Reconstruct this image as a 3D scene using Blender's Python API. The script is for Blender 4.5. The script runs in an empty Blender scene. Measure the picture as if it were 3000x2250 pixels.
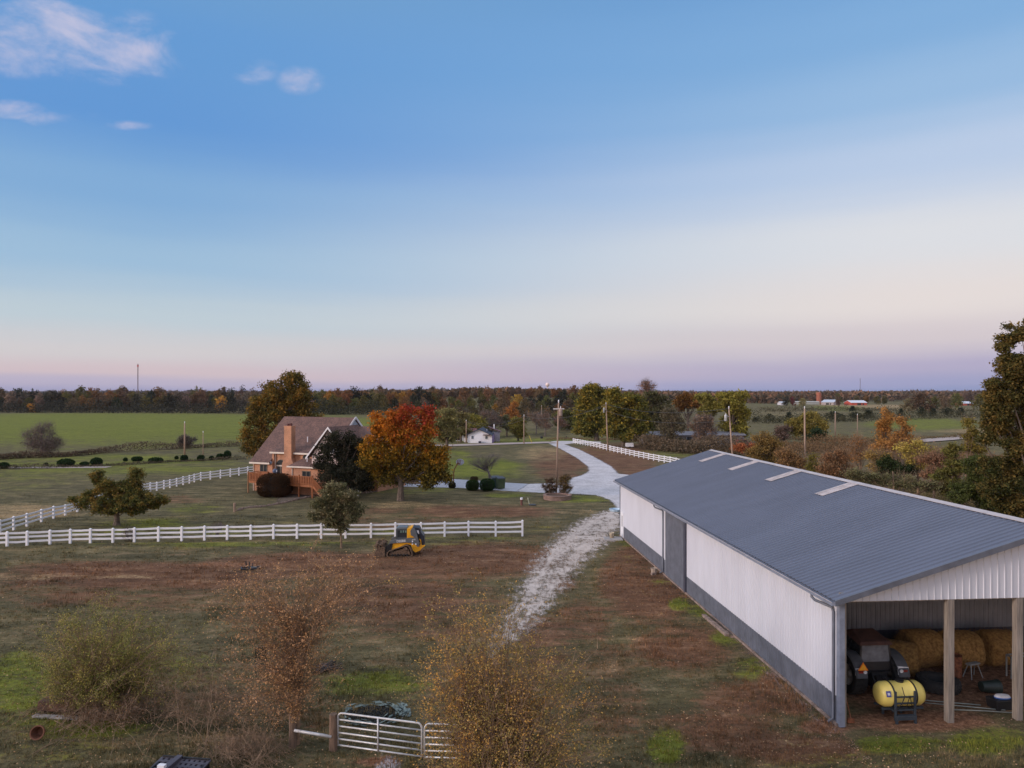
import bpy, math, random
import numpy as np
from mathutils import Vector, Matrix
R = math.radians
scene = bpy.context.scene
col = scene.collection
random.seed(7)
# ---------------------------------------------------------------- camera
F, CX, HY, CAMH = 2100.0, 1500.0, 1150.0, 12.0
cam = bpy.data.cameras.new('camera'); camo = bpy.data.objects.new('camera', cam); col.objects.link(camo)
cam.sensor_width = 36; cam.lens = F/3000*36; cam.shift_y = 25/3000
cam.clip_start = 0.3; cam.clip_end = 20000
camo.location = (0, 0, CAMH); camo.rotation_euler = (R(90), 0, 0)
scene.camera = camo
# ---------------------------------------------------------------- view
scene.render.engine = 'CYCLES'
scene.view_settings.view_transform = 'Standard'; scene.view_settings.look = 'None'
scene.view_settings.exposure = 0.0; scene.view_settings.gamma = 1
# ---------------------------------------------------------------- world: dusk sky away from the set sun
SUN_AZ = math.atan2(-0.93, -0.37)      # where the afterglow is: left and behind the camera
w = bpy.data.worlds.new('World'); scene.world = w; w.use_nodes = True
nt = w.node_tree; nt.nodes.clear(); L = nt.links
def N(t, tree=None, **k):
    n = (tree or nt).nodes.new(t)
    for a, b in k.items(): setattr(n, a, b)
    return n
def s2l(c):
    return tuple(((v/255)/12.92 if v/255 <= .04045 else ((v/255+.055)/1.055)**2.4) for v in c)
def math_(tree, op, a, b=None, c=None, clamp=False):
    n = tree.nodes.new('ShaderNodeMath'); n.operation = op; n.use_clamp = clamp
    for i, v in enumerate((a, b, c)):
        if v is None: continue
        if isinstance(v, (int, float)): n.inputs[i].default_value = v
        else: tree.links.new(v, n.inputs[i])
    return n.outputs[0]
def ramp(tree, fac, stops, interp='EASE'):
    n = tree.nodes.new('ShaderNodeValToRGB'); n.color_ramp.interpolation = interp
    e = n.color_ramp.elements
    while len(e) < len(stops): e.new(0.5)
    for el, (p, c) in zip(e, stops):
        el.position = p; el.color = (*c, 1) if len(c) == 3 else c
    tree.links.new(fac, n.inputs[0]); return n.outputs[0]
def mixc(tree, fac, a, b, mode='MIX'):
    n = tree.nodes.new('ShaderNodeMix'); n.data_type = 'RGBA'; n.blend_type = mode
    for s, v in ((n.inputs[0], fac), (n.inputs[6], a), (n.inputs[7], b)):
        if isinstance(v, (int, float)): s.default_value = v
        elif isinstance(v, tuple): s.default_value = (*v, 1) if len(v) == 3 else v
        else: tree.links.new(v, s)
    return n.outputs[2]
tc = N('ShaderNodeTexCoord'); sx = N('ShaderNodeSeparateXYZ'); L.new(tc.outputs['Generated'], sx.inputs[0])
dx, dy, dz = sx.outputs
nz = N('ShaderNodeTexNoise'); nz.inputs['Scale'].default_value = 1.6; nz.inputs['Detail'].default_value = 3
mp = N('ShaderNodeMapping'); mp.inputs['Scale'].default_value = (1, 1, 6); L.new(tc.outputs['Generated'], mp.inputs[0]); L.new(mp.outputs[0], nz.inputs[0])
wob = math_(nt, 'MULTIPLY', math_(nt, 'SUBTRACT', nz.outputs[0], .5), .09)
ns = N('ShaderNodeTexNoise'); ns.inputs['Scale'].default_value = 1.3; ns.inputs['Detail'].default_value = 5
ms = N('ShaderNodeMapping'); ms.inputs['Scale'].default_value = (1, 1, 26); ms.inputs['Rotation'].default_value = (0, R(3), 0); L.new(tc.outputs['Generated'], ms.inputs[0]); L.new(ms.outputs[0], ns.inputs[0])
wob = math_(nt, 'ADD', wob, math_(nt, 'MULTIPLY', math_(nt, 'SUBTRACT', ns.outputs[0], .5), .045))
el = math_(nt, 'ADD', dz, wob)
elf = math_(nt, 'MULTIPLY', el, 2.0, clamp=True)      # sin(elevation) 0..0.5 -> 0..1
# real near-horizon gradient must not wobble
elh = math_(nt, 'MULTIPLY', dz, 2.0, clamp=True)
def yz(y):                                             # source row -> 2*sin(elevation)
    return 2*math.sin(math.atan((HY-y)/F))
left = [(0, s2l((160,158,192))), (yz(1128), s2l((188,178,200))), (yz(1100), s2l((214,194,198))), (yz(1040), s2l((212,207,208))),
        (yz(940), s2l((191,206,215))), (yz(800), s2l((157,190,218))), (yz(620), s2l((129,172,215))), (yz(430), s2l((99,152,212))), (yz(200), s2l((101,154,211))), (1, s2l((110,158,206)))]
right = [(0, s2l((140,150,192))), (yz(1128), s2l((158,160,198))), (yz(1080), s2l((180,172,200))), (yz(1000), s2l((214,203,207))),
        (yz(900), s2l((230,221,218))), (yz(740), s2l((221,223,228))), (yz(560), s2l((186,204,230))), (yz(380), s2l((152,187,224))), (yz(200), s2l((130,174,219))), (1, s2l((112,160,212)))]
cl = ramp(nt, mixc(nt, .5, elh, elf), left); cr = ramp(nt, mixc(nt, .5, elh, elf), right)
az = math_(nt, 'DIVIDE', dx, math_(nt, 'MAXIMUM', dy, .05))
azf = N('ShaderNodeMapRange', interpolation_type='SMOOTHSTEP'); L.new(az, azf.inputs[0]); azf.inputs[1].default_value = -.55; azf.inputs[2].default_value = .62
front = mixc(nt, azf.outputs[0], cl, cr)
# thin clouds, top left, in direction space
ez = math_(nt, 'DIVIDE', dz, math_(nt, 'MAXIMUM', dy, .05))
cn = N('ShaderNodeTexNoise'); cn.inputs['Scale'].default_value = 12; cn.inputs['Detail'].default_value = 8; cn.inputs['Roughness'].default_value = .62; cn.inputs['Distortion'].default_value = .25
cm = N('ShaderNodeMapping'); cm.inputs['Scale'].default_value = (1, 1, 2.0); cm.inputs['Rotation'].default_value = (0, R(-12), 0)
L.new(tc.outputs['Generated'], cm.inputs[0]); L.new(cm.outputs[0], cn.inputs[0])
cloud = None
for (px, py, rx, ry, st) in ((100,110,330,130,1.0), (330,140,260,125,.75), (745,208,80,46,.5), (885,236,85,50,.5), (50,318,150,36,.85), (180,342,140,36,.8), (340,368,150,18,.4), (150,1008,150,12,.4)):
    ax, ay = (px-CX)/F, (HY-py)/F
    d1 = math_(nt, 'MULTIPLY', math_(nt, 'SUBTRACT', az, ax), F/rx); d2 = math_(nt, 'MULTIPLY', math_(nt, 'SUBTRACT', ez, ay), F/ry)
    rr = math_(nt, 'ADD', math_(nt, 'MULTIPLY', d1, d1), math_(nt, 'MULTIPLY', d2, d2))
    m = math_(nt, 'MULTIPLY', math_(nt, 'SUBTRACT', 1, rr, clamp=True), st)
    cloud = m if cloud is None else math_(nt, 'MAXIMUM', cloud, m)
cs = math_(nt, 'ADD', math_(nt, 'MULTIPLY', cloud, .8), math_(nt, 'MULTIPLY', math_(nt, 'SUBTRACT', cn.outputs[0], .515), 3.0))
cmr = N('ShaderNodeMapRange', interpolation_type='SMOOTHSTEP'); L.new(cs, cmr.inputs[0]); cmr.inputs[1].default_value = .0; cmr.inputs[2].default_value = 1.3
cf = math_(nt, 'MULTIPLY', cmr.outputs[0], math_(nt, 'MULTIPLY', cloud, 3.0, clamp=True))
front = mixc(nt, math_(nt, 'MULTIPLY', cf, .8), front, s2l((214,206,224)))
# behind the camera: the warm, bright sky over the set sun, plus a physical sky
sky = N('ShaderNodeTexSky', sky_type='NISHITA', sun_disc=False, sun_elevation=R(3), sun_rotation=math.atan2(-0.93, -0.34))
skyb = mixc(nt, 1.0, sky.outputs[0], (.10,.10,.10), 'MULTIPLY')
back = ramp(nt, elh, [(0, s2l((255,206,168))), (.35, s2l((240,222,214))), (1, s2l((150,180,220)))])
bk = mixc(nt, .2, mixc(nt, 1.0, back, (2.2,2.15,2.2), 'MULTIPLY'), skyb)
side = N('ShaderNodeMapRange', interpolation_type='SMOOTHSTEP'); L.new(dx, side.inputs[0]); side.inputs[1].default_value = .7; side.inputs[2].default_value = -.8; side.inputs[3].default_value = .45; side.inputs[4].default_value = 1.25
sc_ = N('ShaderNodeCombineXYZ')
for i_ in range(3): L.new(side.outputs[0], sc_.inputs[i_])
bk = mixc(nt, 1.0, bk, sc_.outputs[0], 'MULTIPLY')
bf = N('ShaderNodeMapRange', interpolation_type='SMOOTHSTEP'); L.new(dy, bf.inputs[0]); bf.inputs[1].default_value = .35; bf.inputs[2].default_value = -.5
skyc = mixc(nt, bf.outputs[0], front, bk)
# overhead, above the frame, an added paler sky brightens upward-facing surfaces
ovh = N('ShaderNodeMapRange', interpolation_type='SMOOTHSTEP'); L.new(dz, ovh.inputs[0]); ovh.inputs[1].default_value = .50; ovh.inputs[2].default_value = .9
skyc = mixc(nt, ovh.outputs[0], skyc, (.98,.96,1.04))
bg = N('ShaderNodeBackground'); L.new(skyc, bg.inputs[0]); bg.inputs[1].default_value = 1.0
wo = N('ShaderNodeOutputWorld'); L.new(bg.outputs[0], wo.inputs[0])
# ---------------------------------------------------------------- sun (soft afterglow low in the west)
sl = bpy.data.lights.new('sun', 'SUN'); sl.energy = 2.0; sl.angle = R(12); sl.color = (1.0, .83, .74)
so = bpy.data.objects.new('sun', sl); col.objects.link(so)
sv = Vector((-0.93, -0.34, 0.27)).normalized()
so.rotation_euler = sv.to_track_quat('Z', 'Y').to_euler(); so.location = (-40, -30, 40)
# ---------------------------------------------------------------- helpers
def sstep(a, b, x):
    t = np.clip((np.asarray(x, float)-a)/(b-a), 0, 1); return t*t*(3-2*t)
def terrain(x, y):
    x = np.asarray(x, float); y = np.asarray(y, float)
    hill = 7.0*np.exp(-((x+0.03*y)/(120+.12*y))**2)*sstep(390, 640, y)
    dip = -3.2*np.exp(-(((x+12)/55)**2+((y-225)/38)**2))*sstep(174, 195, y)
    und = 2.0*np.sin(x*.006+1)*np.sin(y*.004)*sstep(300, 900, y)
    return hill+dip+und
def gp(px, py, z=None):
    """point on the ground seen at source pixel"""
    k = (py-HY)/F; D = CAMH/max(k, 1e-4)
    for _ in range(30):
        zz = float(terrain((px-CX)/F*D, D)) if z is None else z
        D = .5*D+.5*(CAMH-zz)/k
    return ((px-CX)/F*D, D, CAMH-k*D)
def flat(px, py):
    D = CAMH*F/(py-HY); return ((px-CX)/F*D, D)
class MB:
    def __init__(s): s.v = []; s.f = []; s.n = 0
    def add(s, V, Fc):
        V = np.asarray(V, float).reshape(-1, 3)
        if isinstance(Fc, np.ndarray): s.f.append(Fc+s.n)
        else:
            for k in set(len(q) for q in Fc): s.f.append(np.array([q for q in Fc if len(q) == k])+s.n)
        s.v.append(V); s.n += len(V); return s
    def box(s, c, d, rz=0, taper=1.0, M=None):
        x, y, z = (q/2 for q in d); P = []
        for k, t in ((-1, 1), (1, taper)):
            for a, b in ((-1,-1),(1,-1),(1,1),(-1,1)): P.append((a*x*t, b*y*t, k*z))
        P = np.array(P)
        if M is not None: P = P@np.array(M.to_3x3()).T
        if rz: cc, ss = math.cos(rz), math.sin(rz); P = np.c_[P[:,0]*cc-P[:,1]*ss, P[:,0]*ss+P[:,1]*cc, P[:,2]]
        return s.add(P+np.array(c), [(0,3,2,1),(4,5,6,7),(0,1,5,4),(1,2,6,5),(2,3,7,6),(3,0,4,7)])
    def b2(s, a, b):
        a = np.array(a, float); b = np.array(b, float); return s.box((a+b)/2, np.abs(b-a))
    def bar(s, a, b, w, h=None, up=(0,0,1)):
        a = Vector(a); b = Vector(b); d = b-a; l = d.length; d.normalize(); up = Vector(up)
        if abs(d.dot(up)) > .98: up = Vector((0,1,0))
        sd = d.cross(up).normalized(); u = sd.cross(d); h = h or w
        P = [a*(1-t)+b*t+sd*i*w/2+u*j*h/2 for t in (0, 1) for i, j in ((-1,-1),(1,-1),(1,1),(-1,1))]
        return s.add([tuple(p) for p in P], [(0,3,2,1),(4,5,6,7),(0,1,5,4),(1,2,6,5),(2,3,7,6),(3,0,4,7)])
    def tube(s, pts, r, n=8, cap=True):
        pts = [Vector(p) for p in pts]; m = len(pts)
        r = [r]*m if isinstance(r, (int, float)) else list(r)
        V = []; prev = None
        for i, p in enumerate(pts):
            d = (pts[min(i+1, m-1)]-pts[max(i-1, 0)]).normalized()
            a = prev if prev is not None else (Vector((0,0,1)) if abs(d.z) < .9 else Vector((1,0,0)))
            u = d.cross(a).normalized(); vv = u.cross(d).normalized(); prev = vv
            for k in range(n):
                t = 2*math.pi*k/n; V.append(p+(u*math.cos(t)+vv*math.sin(t))*r[i])
        Fc = [(i*n+k, i*n+(k+1) % n, (i+1)*n+(k+1) % n, (i+1)*n+k) for i in range(m-1) for k in range(n)]
        s.add([tuple(v) for v in V], np.array(Fc))
        if cap:
            s.f.append(np.array([list(range(n))[::-1]])+s.n-len(V)); s.f.append(np.array([list(range(n))])+s.n-n)
        return s
    def lathe(s, prof, c=(0,0,0), n=24, axis='Z', cap=True):
        V = []
        for (r, h) in prof:
            for k in range(n):
                t = 2*math.pi*k/n; a, b = r*math.cos(t), r*math.sin(t)
                V.append({'Z': (a, b, h), 'X': (h, a, b), 'Y': (b, h, a)}[axis])
        V = np.array(V)+np.array(c); m = len(prof)
        s.add(V, np.array([(i*n+k, i*n+(k+1) % n, (i+1)*n+(k+1) % n, (i+1)*n+k) for i in range(m-1) for k in range(n)]))
        if cap:
            s.f.append(np.array([list(range(n))[::-1]])+s.n-len(V)); s.f.append(np.array([list(range(n))])+s.n-n)
        return s
    def prism(s, poly, y0, y1):
        """profile polygon in (x,z), extruded along y"""
        n = len(poly); P = [(a, y0, b) for a, b in poly]+[(a, y1, b) for a, b in poly]
        s.add(P, np.array([(i, (i+1) % n, n+(i+1) % n, n+i) for i in range(n)]))
        s.f.append(np.array([list(range(n))[::-1]])+s.n-2*n); s.f.append(np.array([list(range(n, 2*n))])+s.n-2*n)
        return s
    def poly(s, pts): return s.add(pts, [tuple(range(len(pts)))])
    def slab(s, pts, t):
        """planar polygon thickened along its normal (downwards)"""
        P = [Vector(p) for p in pts]; nn = (P[1]-P[0]).cross(P[2]-P[0]).normalized()
        if nn.z < 0: nn = -nn
        Q = [p-nn*t for p in P]; n = len(P)
        s.add([tuple(p) for p in P+Q], np.array([(i, (i+1) % n, n+(i+1) % n, n+i) for i in range(n)]))
        s.f.append(np.array([list(range(n))])+s.n-2*n); s.f.append(np.array([list(range(n, 2*n))[::-1]])+s.n-2*n)
        return s
    def build(s, name, mat, parent=None, smooth=False, bevel=0, fix=False, **attrs):
        V = np.concatenate(s.v); me = bpy.data.meshes.new(name)
        me.vertices.add(len(V)); me.vertices.foreach_set('co', V.astype(np.float32).ravel())
        li = np.concatenate([q.ravel() for q in s.f]); lt = np.concatenate([np.full(len(q), q.shape[1]) for q in s.f])
        ls = np.concatenate([[0], np.cumsum(lt)[:-1]])
        me.loops.add(len(li)); me.loops.foreach_set('vertex_index', li.astype(np.int32))
        me.polygons.add(len(lt)); me.polygons.foreach_set('loop_start', ls.astype(np.int32))
        for k, a in attrs.items():
            a = np.asarray(a, np.float32)
            if a.ndim == 1: me.attributes.new(k, 'FLOAT', 'POINT').data.foreach_set('value', a)
            else: me.attributes.new(k, 'FLOAT_VECTOR', 'POINT').data.foreach_set('vector', a.ravel())
        me.update(calc_edges=True); me.validate()
        if fix:
            import bmesh
            bm = bmesh.new(); bm.from_mesh(me); bmesh.ops.recalc_face_normals(bm, faces=bm.faces); bm.to_mesh(me); bm.free()
        me.polygons.foreach_set('use_smooth', np.full(len(me.polygons), bool(smooth)))
        o = bpy.data.objects.new(name, me); col.objects.link(o)
        if mat: me.materials.append(mat)
        if parent: o.parent = parent
        if bevel:
            b = o.modifiers.new('bevel', 'BEVEL'); b.width = bevel; b.segments = 2; b.limit_method = 'ANGLE'
        return o
def tag(o, label=None, cat=None, group=None, kind=None):
    if label: o['label'] = label
    if cat: o['category'] = cat
    if group: o['group'] = group
    if kind: o['kind'] = kind
    return o
def thing(name, label, cat, loc=(0,0,0), rz=0, group=None):
    o = bpy.data.objects.new(name, None); col.objects.link(o); o.location = loc; o.rotation_euler = (0,0,rz)
    o.empty_display_size = .3
    return tag(o, label, cat, group)
def copy_tree(o, parent=None):
    c = o.copy(); col.objects.link(c); c.parent = parent
    for ch in [q for q in bpy.data.objects if q.parent == o]: copy_tree(ch, c)
    return c
# ---------------------------------------------------------------- materials
def mat(name, base=(.5,.5,.5), rough=.7, metal=0, var=.15, scale=3, bump=0, bscale=20, base2=None, coord='Object', spec=.5, aniso=(1,1,1)):
    m = bpy.data.materials.new(name); m.use_nodes = True; t = m.node_tree; p = t.nodes['Principled BSDF']
    p.inputs['Roughness'].default_value = rough; p.inputs['Metallic'].default_value = metal; p.inputs['Specular IOR Level'].default_value = spec
    c = t.nodes.new('ShaderNodeTexCoord'); mpn = t.nodes.new('ShaderNodeMapping'); mpn.inputs['Scale'].default_value = aniso
    t.links.new(c.outputs[coord], mpn.inputs[0])
    n = t.nodes.new('ShaderNodeTexNoise'); n.inputs['Scale'].default_value = scale; n.inputs['Detail'].default_value = 6; n.inputs['Roughness'].default_value = .6
    t.links.new(mpn.outputs[0], n.inputs[0])
    b2 = base2 or tuple(v*(1-var*2) for v in base); b1 = base if base2 else tuple(min(1, v*(1+var)) for v in base)
    cc = ramp(t, n.outputs[0], [(.3, b2), (.7, b1)], 'LINEAR'); t.links.new(cc, p.inputs['Base Color'])
    if bump:
        n2 = t.nodes.new('ShaderNodeTexNoise'); n2.inputs['Scale'].default_value = bscale; n2.inputs['Detail'].default_value = 5; t.links.new(mpn.outputs[0], n2.inputs[0])
        bp = t.nodes.new('ShaderNodeBump'); bp.inputs['Strength'].default_value = bump; bp.inputs['Distance'].default_value = .05
        t.links.new(n2.outputs[0], bp.inputs['Height']); t.links.new(bp.outputs[0], p.inputs['Normal'])
    return m
def brick_mat(name, c1, c2, mortar, sc, bw=.5, rh=.25, mort=.02, bump=.3, rough=.85, rot=(0,0,0)):
    m = bpy.data.materials.new(name); m.use_nodes = True; t = m.node_tree; p = t.nodes['Principled BSDF']; p.inputs['Roughness'].default_value = rough
    c = t.nodes.new('ShaderNodeTexCoord'); sp = t.nodes.new('ShaderNodeSeparateXYZ'); t.links.new(c.outputs['Object'], sp.inputs[0])
    cb = t.nodes.new('ShaderNodeCombineXYZ'); t.links.new(math_(t, 'ADD', sp.outputs[0], sp.outputs[1]), cb.inputs[0]); t.links.new(sp.outputs[2], cb.inputs[1])
    b = t.nodes.new('ShaderNodeTexBrick'); t.links.new(cb.outputs[0], b.inputs[0])
    b.inputs['Color1'].default_value = (*c1, 1); b.inputs['Color2'].default_value = (*c2, 1); b.inputs['Mortar'].default_value = (*mortar, 1)
    b.inputs['Scale'].default_value = sc; b.inputs['Mortar Size'].default_value = mort; b.inputs['Brick Width'].default_value = bw; b.inputs['Row Height'].default_value = rh
    n = t.nodes.new('ShaderNodeTexNoise'); n.inputs['Scale'].default_value = 1.3; n.inputs['Detail'].default_value = 5; t.links.new(c.outputs['Object'], n.inputs[0])
    f = ramp(t, n.outputs[0], [(.3, (.72,.72,.72)), (.7, (1.15,1.12,1.1))], 'LINEAR')
    t.links.new(mixc(t, 1.0, b.outputs[0], f, 'MULTIPLY'), p.inputs['Base Color'])
    return m
def leaf_mat(name, a=None, b=None, c=None, transl=.25, scale=.8):
    """leaves: object colour (or a/b/c) broken by clump noise and by leaf"""
    m = bpy.data.materials.new(name); m.use_nodes = True; t = m.node_tree; t.nodes.clear()
    oi = t.nodes.new('ShaderNodeObjectInfo'); tcn = t.nodes.new('ShaderNodeTexCoord'); g = t.nodes.new('ShaderNodeNewGeometry')
    n = t.nodes.new('ShaderNodeTexNoise'); n.inputs['Scale'].default_value = scale; n.inputs['Detail'].default_value = 4; n.inputs['Roughness'].default_value = .65; t.links.new(tcn.outputs['Object'], n.inputs[0])
    if a:
        f = math_(t, 'ADD', n.outputs[0], math_(t, 'MULTIPLY', math_(t, 'SUBTRACT', g.outputs['Random Per Island'], .5), .22))
        cc = ramp(t, f, [(.32, a), (.5, b), (.68, c or b)], 'LINEAR')
    else:
        f = ramp(t, n.outputs[0], [(.3, (.7,.78,.75)), (.7, (1.3,1.18,1.1))], 'LINEAR')
        cc = mixc(t, 1.0, oi.outputs['Color'], f, 'MULTIPLY')
    v = ramp(t, g.outputs['Random Per Island'], [(0, (1.15,1.15,1.1)), (1, (1.95,1.85,1.75))], 'LINEAR')
    cc = mixc(t, 1.0, cc, v, 'MULTIPLY')
    d = t.nodes.new('ShaderNodeBsdfDiffuse'); tr = t.nodes.new('ShaderNodeBsdfTranslucent'); mx = t.nodes.new('ShaderNodeMixShader'); o = t.nodes.new('ShaderNodeOutputMaterial')
    t.links.new(cc, d.inputs[0]); t.links.new(cc, tr.inputs[0]); mx.inputs[0].default_value = transl
    t.links.new(d.outputs[0], mx.inputs[1]); t.links.new(tr.outputs[0], mx.inputs[2]); t.links.new(mx.outputs[0], o.inputs[0])
    m['_'] = 1
    return m
M = {}
M['white'] = mat('white_vinyl', (.80,.80,.83), .45, var=.04, scale=1.5)
M['barnwhite'] = mat('barn_white_steel', (.59,.61,.67), .42, var=.04, scale=.8, aniso=(1,1,.3))
M['slate'] = mat('slate_steel', (.125,.14,.175), .5, var=.16, scale=1.6)
M['roof'] = mat('blue_grey_roof_steel', (.115,.135,.185), .45, metal=.0, var=.07, scale=.5, aniso=(.3,1,1), spec=.6)
M['capl'] = mat('ridge_cap_steel', (.46,.42,.42), .5, var=.12, scale=2)
M['skyl'] = mat('skylight_fibreglass', (.46,.42,.42), .5, var=.16, scale=3)
M['trim'] = mat('dark_trim', (.06,.065,.09), .45)
M['gutter'] = mat('gutter_steel', (.22,.25,.32), .35)
M['linear_in'] = mat('liner_steel', (.21,.22,.25), .6, var=.1, scale=1)
M['post'] = mat('treated_post', (.26,.225,.19), .85, var=.25, scale=3, aniso=(4,4,.3), bump=.3)
M['oldpost'] = mat('weathered_post', (.19,.125,.085), .9, var=.3, scale=5, aniso=(4,4,.4), bump=.5)
M['pole'] = mat('utility_pole_wood', (.36,.25,.18), .85, var=.2, scale=2, aniso=(4,4,.3))
M['galv'] = mat('galvanised_tube', (.60,.60,.60), .42, metal=.25, var=.14, scale=6)
M['brick'] = brick_mat('orange_brick', (.52,.245,.13), (.38,.165,.088), (.45,.31,.22), 4.6)
M['shingle'] = brick_mat('brown_shingles', (.185,.105,.084), (.105,.063,.054), (.07,.045,.04), 3.0, rough=.9)
M['siding'] = mat('pale_siding', (.56,.45,.42), .7, var=.05)
M['fascia'] = mat('cream_fascia', (.62,.55,.47), .6, var=.05)
M['fasciaw'] = mat('white_fascia', (.66,.66,.68), .6, var=.05)
M['deck'] = mat('stained_deck', (.30,.098,.028), .7, var=.2, scale=4)
M['glass'] = mat('window_glass', (.03,.035,.04), .12, var=.1)
M['black'] = mat('black_plastic', (.015,.015,.017), .5)
M['rubber'] = mat('rubber', (.022,.021,.02), .85, bump=.5, bscale=14)
M['bark'] = mat('bark', (.14,.105,.08), .95, var=.3, scale=5, bump=.6, bscale=12)
M['twig'] = mat('twigs', (.27,.18,.115), .95, var=.3, scale=3)
M['greytwig'] = mat('grey_twigs', (.17,.14,.13), .95, var=.3, scale=3)
M['yellow'] = mat('machine_yellow', (.80,.38,.012), .42, var=.07, scale=4)
M['grey'] = mat('machine_grey', (.10,.11,.12), .5, var=.08)
M['mud'] = mat('dry_mud', (.15,.095,.06), .95, var=.4, scale=9, bump=.6)
M['tank'] = mat('yellow_poly_tank', (.74,.60,.16), .42, var=.05, scale=2)
M['tan'] = mat('hay', (.40,.23,.07), .95, base2=(.13,.065,.018), scale=9, bump=1.0, bscale=30)
M['stone'] = mat('stone', (.30,.22,.18), .9, var=.3, scale=5, bump=.4)
M['concrete'] = mat('concrete', (.36,.34,.33), .9, var=.12, scale=.6)
M['rust'] = mat('rusty_steel', (.22,.08,.035), .85, var=.35, scale=8)
M['leaf'] = leaf_mat('foliage')
M['grassb'] = None
# ================================================================ SETTING: ground
# patches on the ground: source-pixel centre and radii -> ground ellipse.  channels: 0 brown thatch, 1 fresh green, 2 dry tan, 3 bare earth
PATCH = [
 # left far fields (green)
 (300,1265,1500,58,1,.95),(300,1365,520,45,1,.62),(0,1400,260,60,1,.5),(60,1500,200,26,2,.75),(900,1230,260,25,1,.5),
 (1400,1370,150,34,1,.95),(1420,1395,170,14,1,.55),(1330,1340,70,30,1,.6),
 (1660,1352,120,46,0,.95),(1590,1330,90,30,2,.6),(1640,1390,90,18,0,.7),(1800,1345,150,50,0,1.0),(1900,1390,90,30,0,1.0),
 (1500,1280,420,24,1,.85),(1300,1262,200,18,1,.6),(2700,1245,220,22,1,.75),(2500,1285,300,30,1,.35),(1950,1330,130,14,1,.5),(2300,1190,500,20,1,.35),
 # yard
 (650,1530,330,28,1,.25),(430,1540,230,30,1,.5),(560,1490,110,20,1,.6),(700,1560,900,14,1,.45),(540,1465,80,16,0,.6),
 (1330,1430,130,10,1,.5),(1480,1450,90,10,1,.6),(1700,1462,110,14,1,.65),(1180,1480,110,14,2,.5),(1150,1500,200,18,0,.55),(1400,1500,280,26,0,.75),
 (1690,1500,80,10,2,.6),(1500,1545,160,16,1,.3),(1210,1440,160,10,1,.45),(1280,1590,220,12,1,.3),(600,1600,500,12,1,.25),
 # brown belt below the fence
 (420,1690,520,52,0,.95),(1000,1660,460,50,0,.95),(1400,1640,300,60,0,.9),(1180,1760,380,90,0,.75),(700,1650,200,16,3,.6),(150,1730,250,60,0,.7),
 (950,1630,300,14,3,.55),(1290,1700,160,40,0,.7),(60,1690,140,16,2,.5),(330,1690,200,10,2,.4),
 (1850,1700,110,110,0,.9),(1600,1900,120,120,0,.7),(1200,1850,260,60,0,.6),(900,1770,300,50,0,.6),(500,1760,350,40,0,.55),(2080,2150,260,90,0,.75),(1800,2080,150,110,0,.6),(1150,1530,260,24,0,.5),(1900,1750,150,120,0,.85),(2000,1900,170,90,0,.8),(1700,1830,120,90,0,.7),(1760,1960,180,90,0,.55),(2180,2050,200,70,0,.75),(2300,2200,260,50,0,.8),(1640,1700,60,60,0,.6),
 (1800,1950,80,30,2,.35),(1760,1990,70,26,2,.3),
 # greens low
 (60,2020,130,140,1,.75),(260,2120,220,50,1,.7),(120,2200,220,60,1,.35),(1950,2190,70,70,1,.95),(1990,1770,34,20,1,1.0),(2060,1790,60,24,1,.7),(2130,1870,60,30,1,.75),(2200,1960,70,40,1,.6),
 (2560,1192,200,7,2,.9),(2700,1200,180,8,2,.6),(2350,1215,200,14,2,.4),(2450,1200,100,10,1,.6),(2550,1330,340,34,0,.55),(2350,1360,200,30,0,.6),(2750,1360,260,60,0,.6),(2880,1262,200,8,2,.7),
 (2640,2180,150,32,1,.8),(2900,2170,160,50,1,.85),(1860,1590,60,14,1,.8),(1100,2010,180,60,1,.6),(560,1960,120,60,1,.4),(1480,2230,200,40,1,.4),
 (2450,2240,250,40,1,.25),(1950,1700,60,20,1,.4),(1830,1640,50,24,1,.3),
 (750,1594,820,9,1,.55),(1350,1578,200,8,1,.5),
 # bare
 (2700,2110,260,40,3,1.0),(2780,2000,420,110,3,1.0),(2420,2130,90,26,3,.9),(2330,2080,60,22,3,.7),(1900,1600,50,16,3,1.0),(1960,1640,50,20,3,.9),(2010,1690,40,16,3,.6),(2160,1850,40,16,3,.6),(2260,1990,50,20,3,.7),
 (1110,2235,90,18,3,.8),(1000,2240,200,30,0,.4),(880,2110,130,50,0,.5),(640,2180,220,50,2,.3),(900,2180,160,40,2,.25),
]
def zones(x, y):
    x = np.asarray(x, float); y = np.asarray(y, float); Z = np.zeros((4,)+x.shape)
    Z[1] = .22*sstep(95, 150, y)
    Z[0] = .25*(1-sstep(60, 90, y))
    for (px, py, rx, ry, ch, st) in PATCH:
        cx, cy = flat(px, py); D0 = CAMH*F/(py-HY+ry); D1 = CAMH*F/max(py-HY-ry, 14)
        cyy = (D0+D1)/2; ax = rx*cy/F; ay = (D1-D0)/2
        xx = x - (px-CX)/F*cyy - (px-CX)/F*(y-cyy)       # patches run along lines of sight only as far as they are long
        q = (xx/ax)**2+((y-cyy)/ay)**2
        wgt = st*np.clip(1.25-q, 0, 1)**.8
        Z[ch] = np.maximum(Z[ch], wgt)
    return Z
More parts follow.
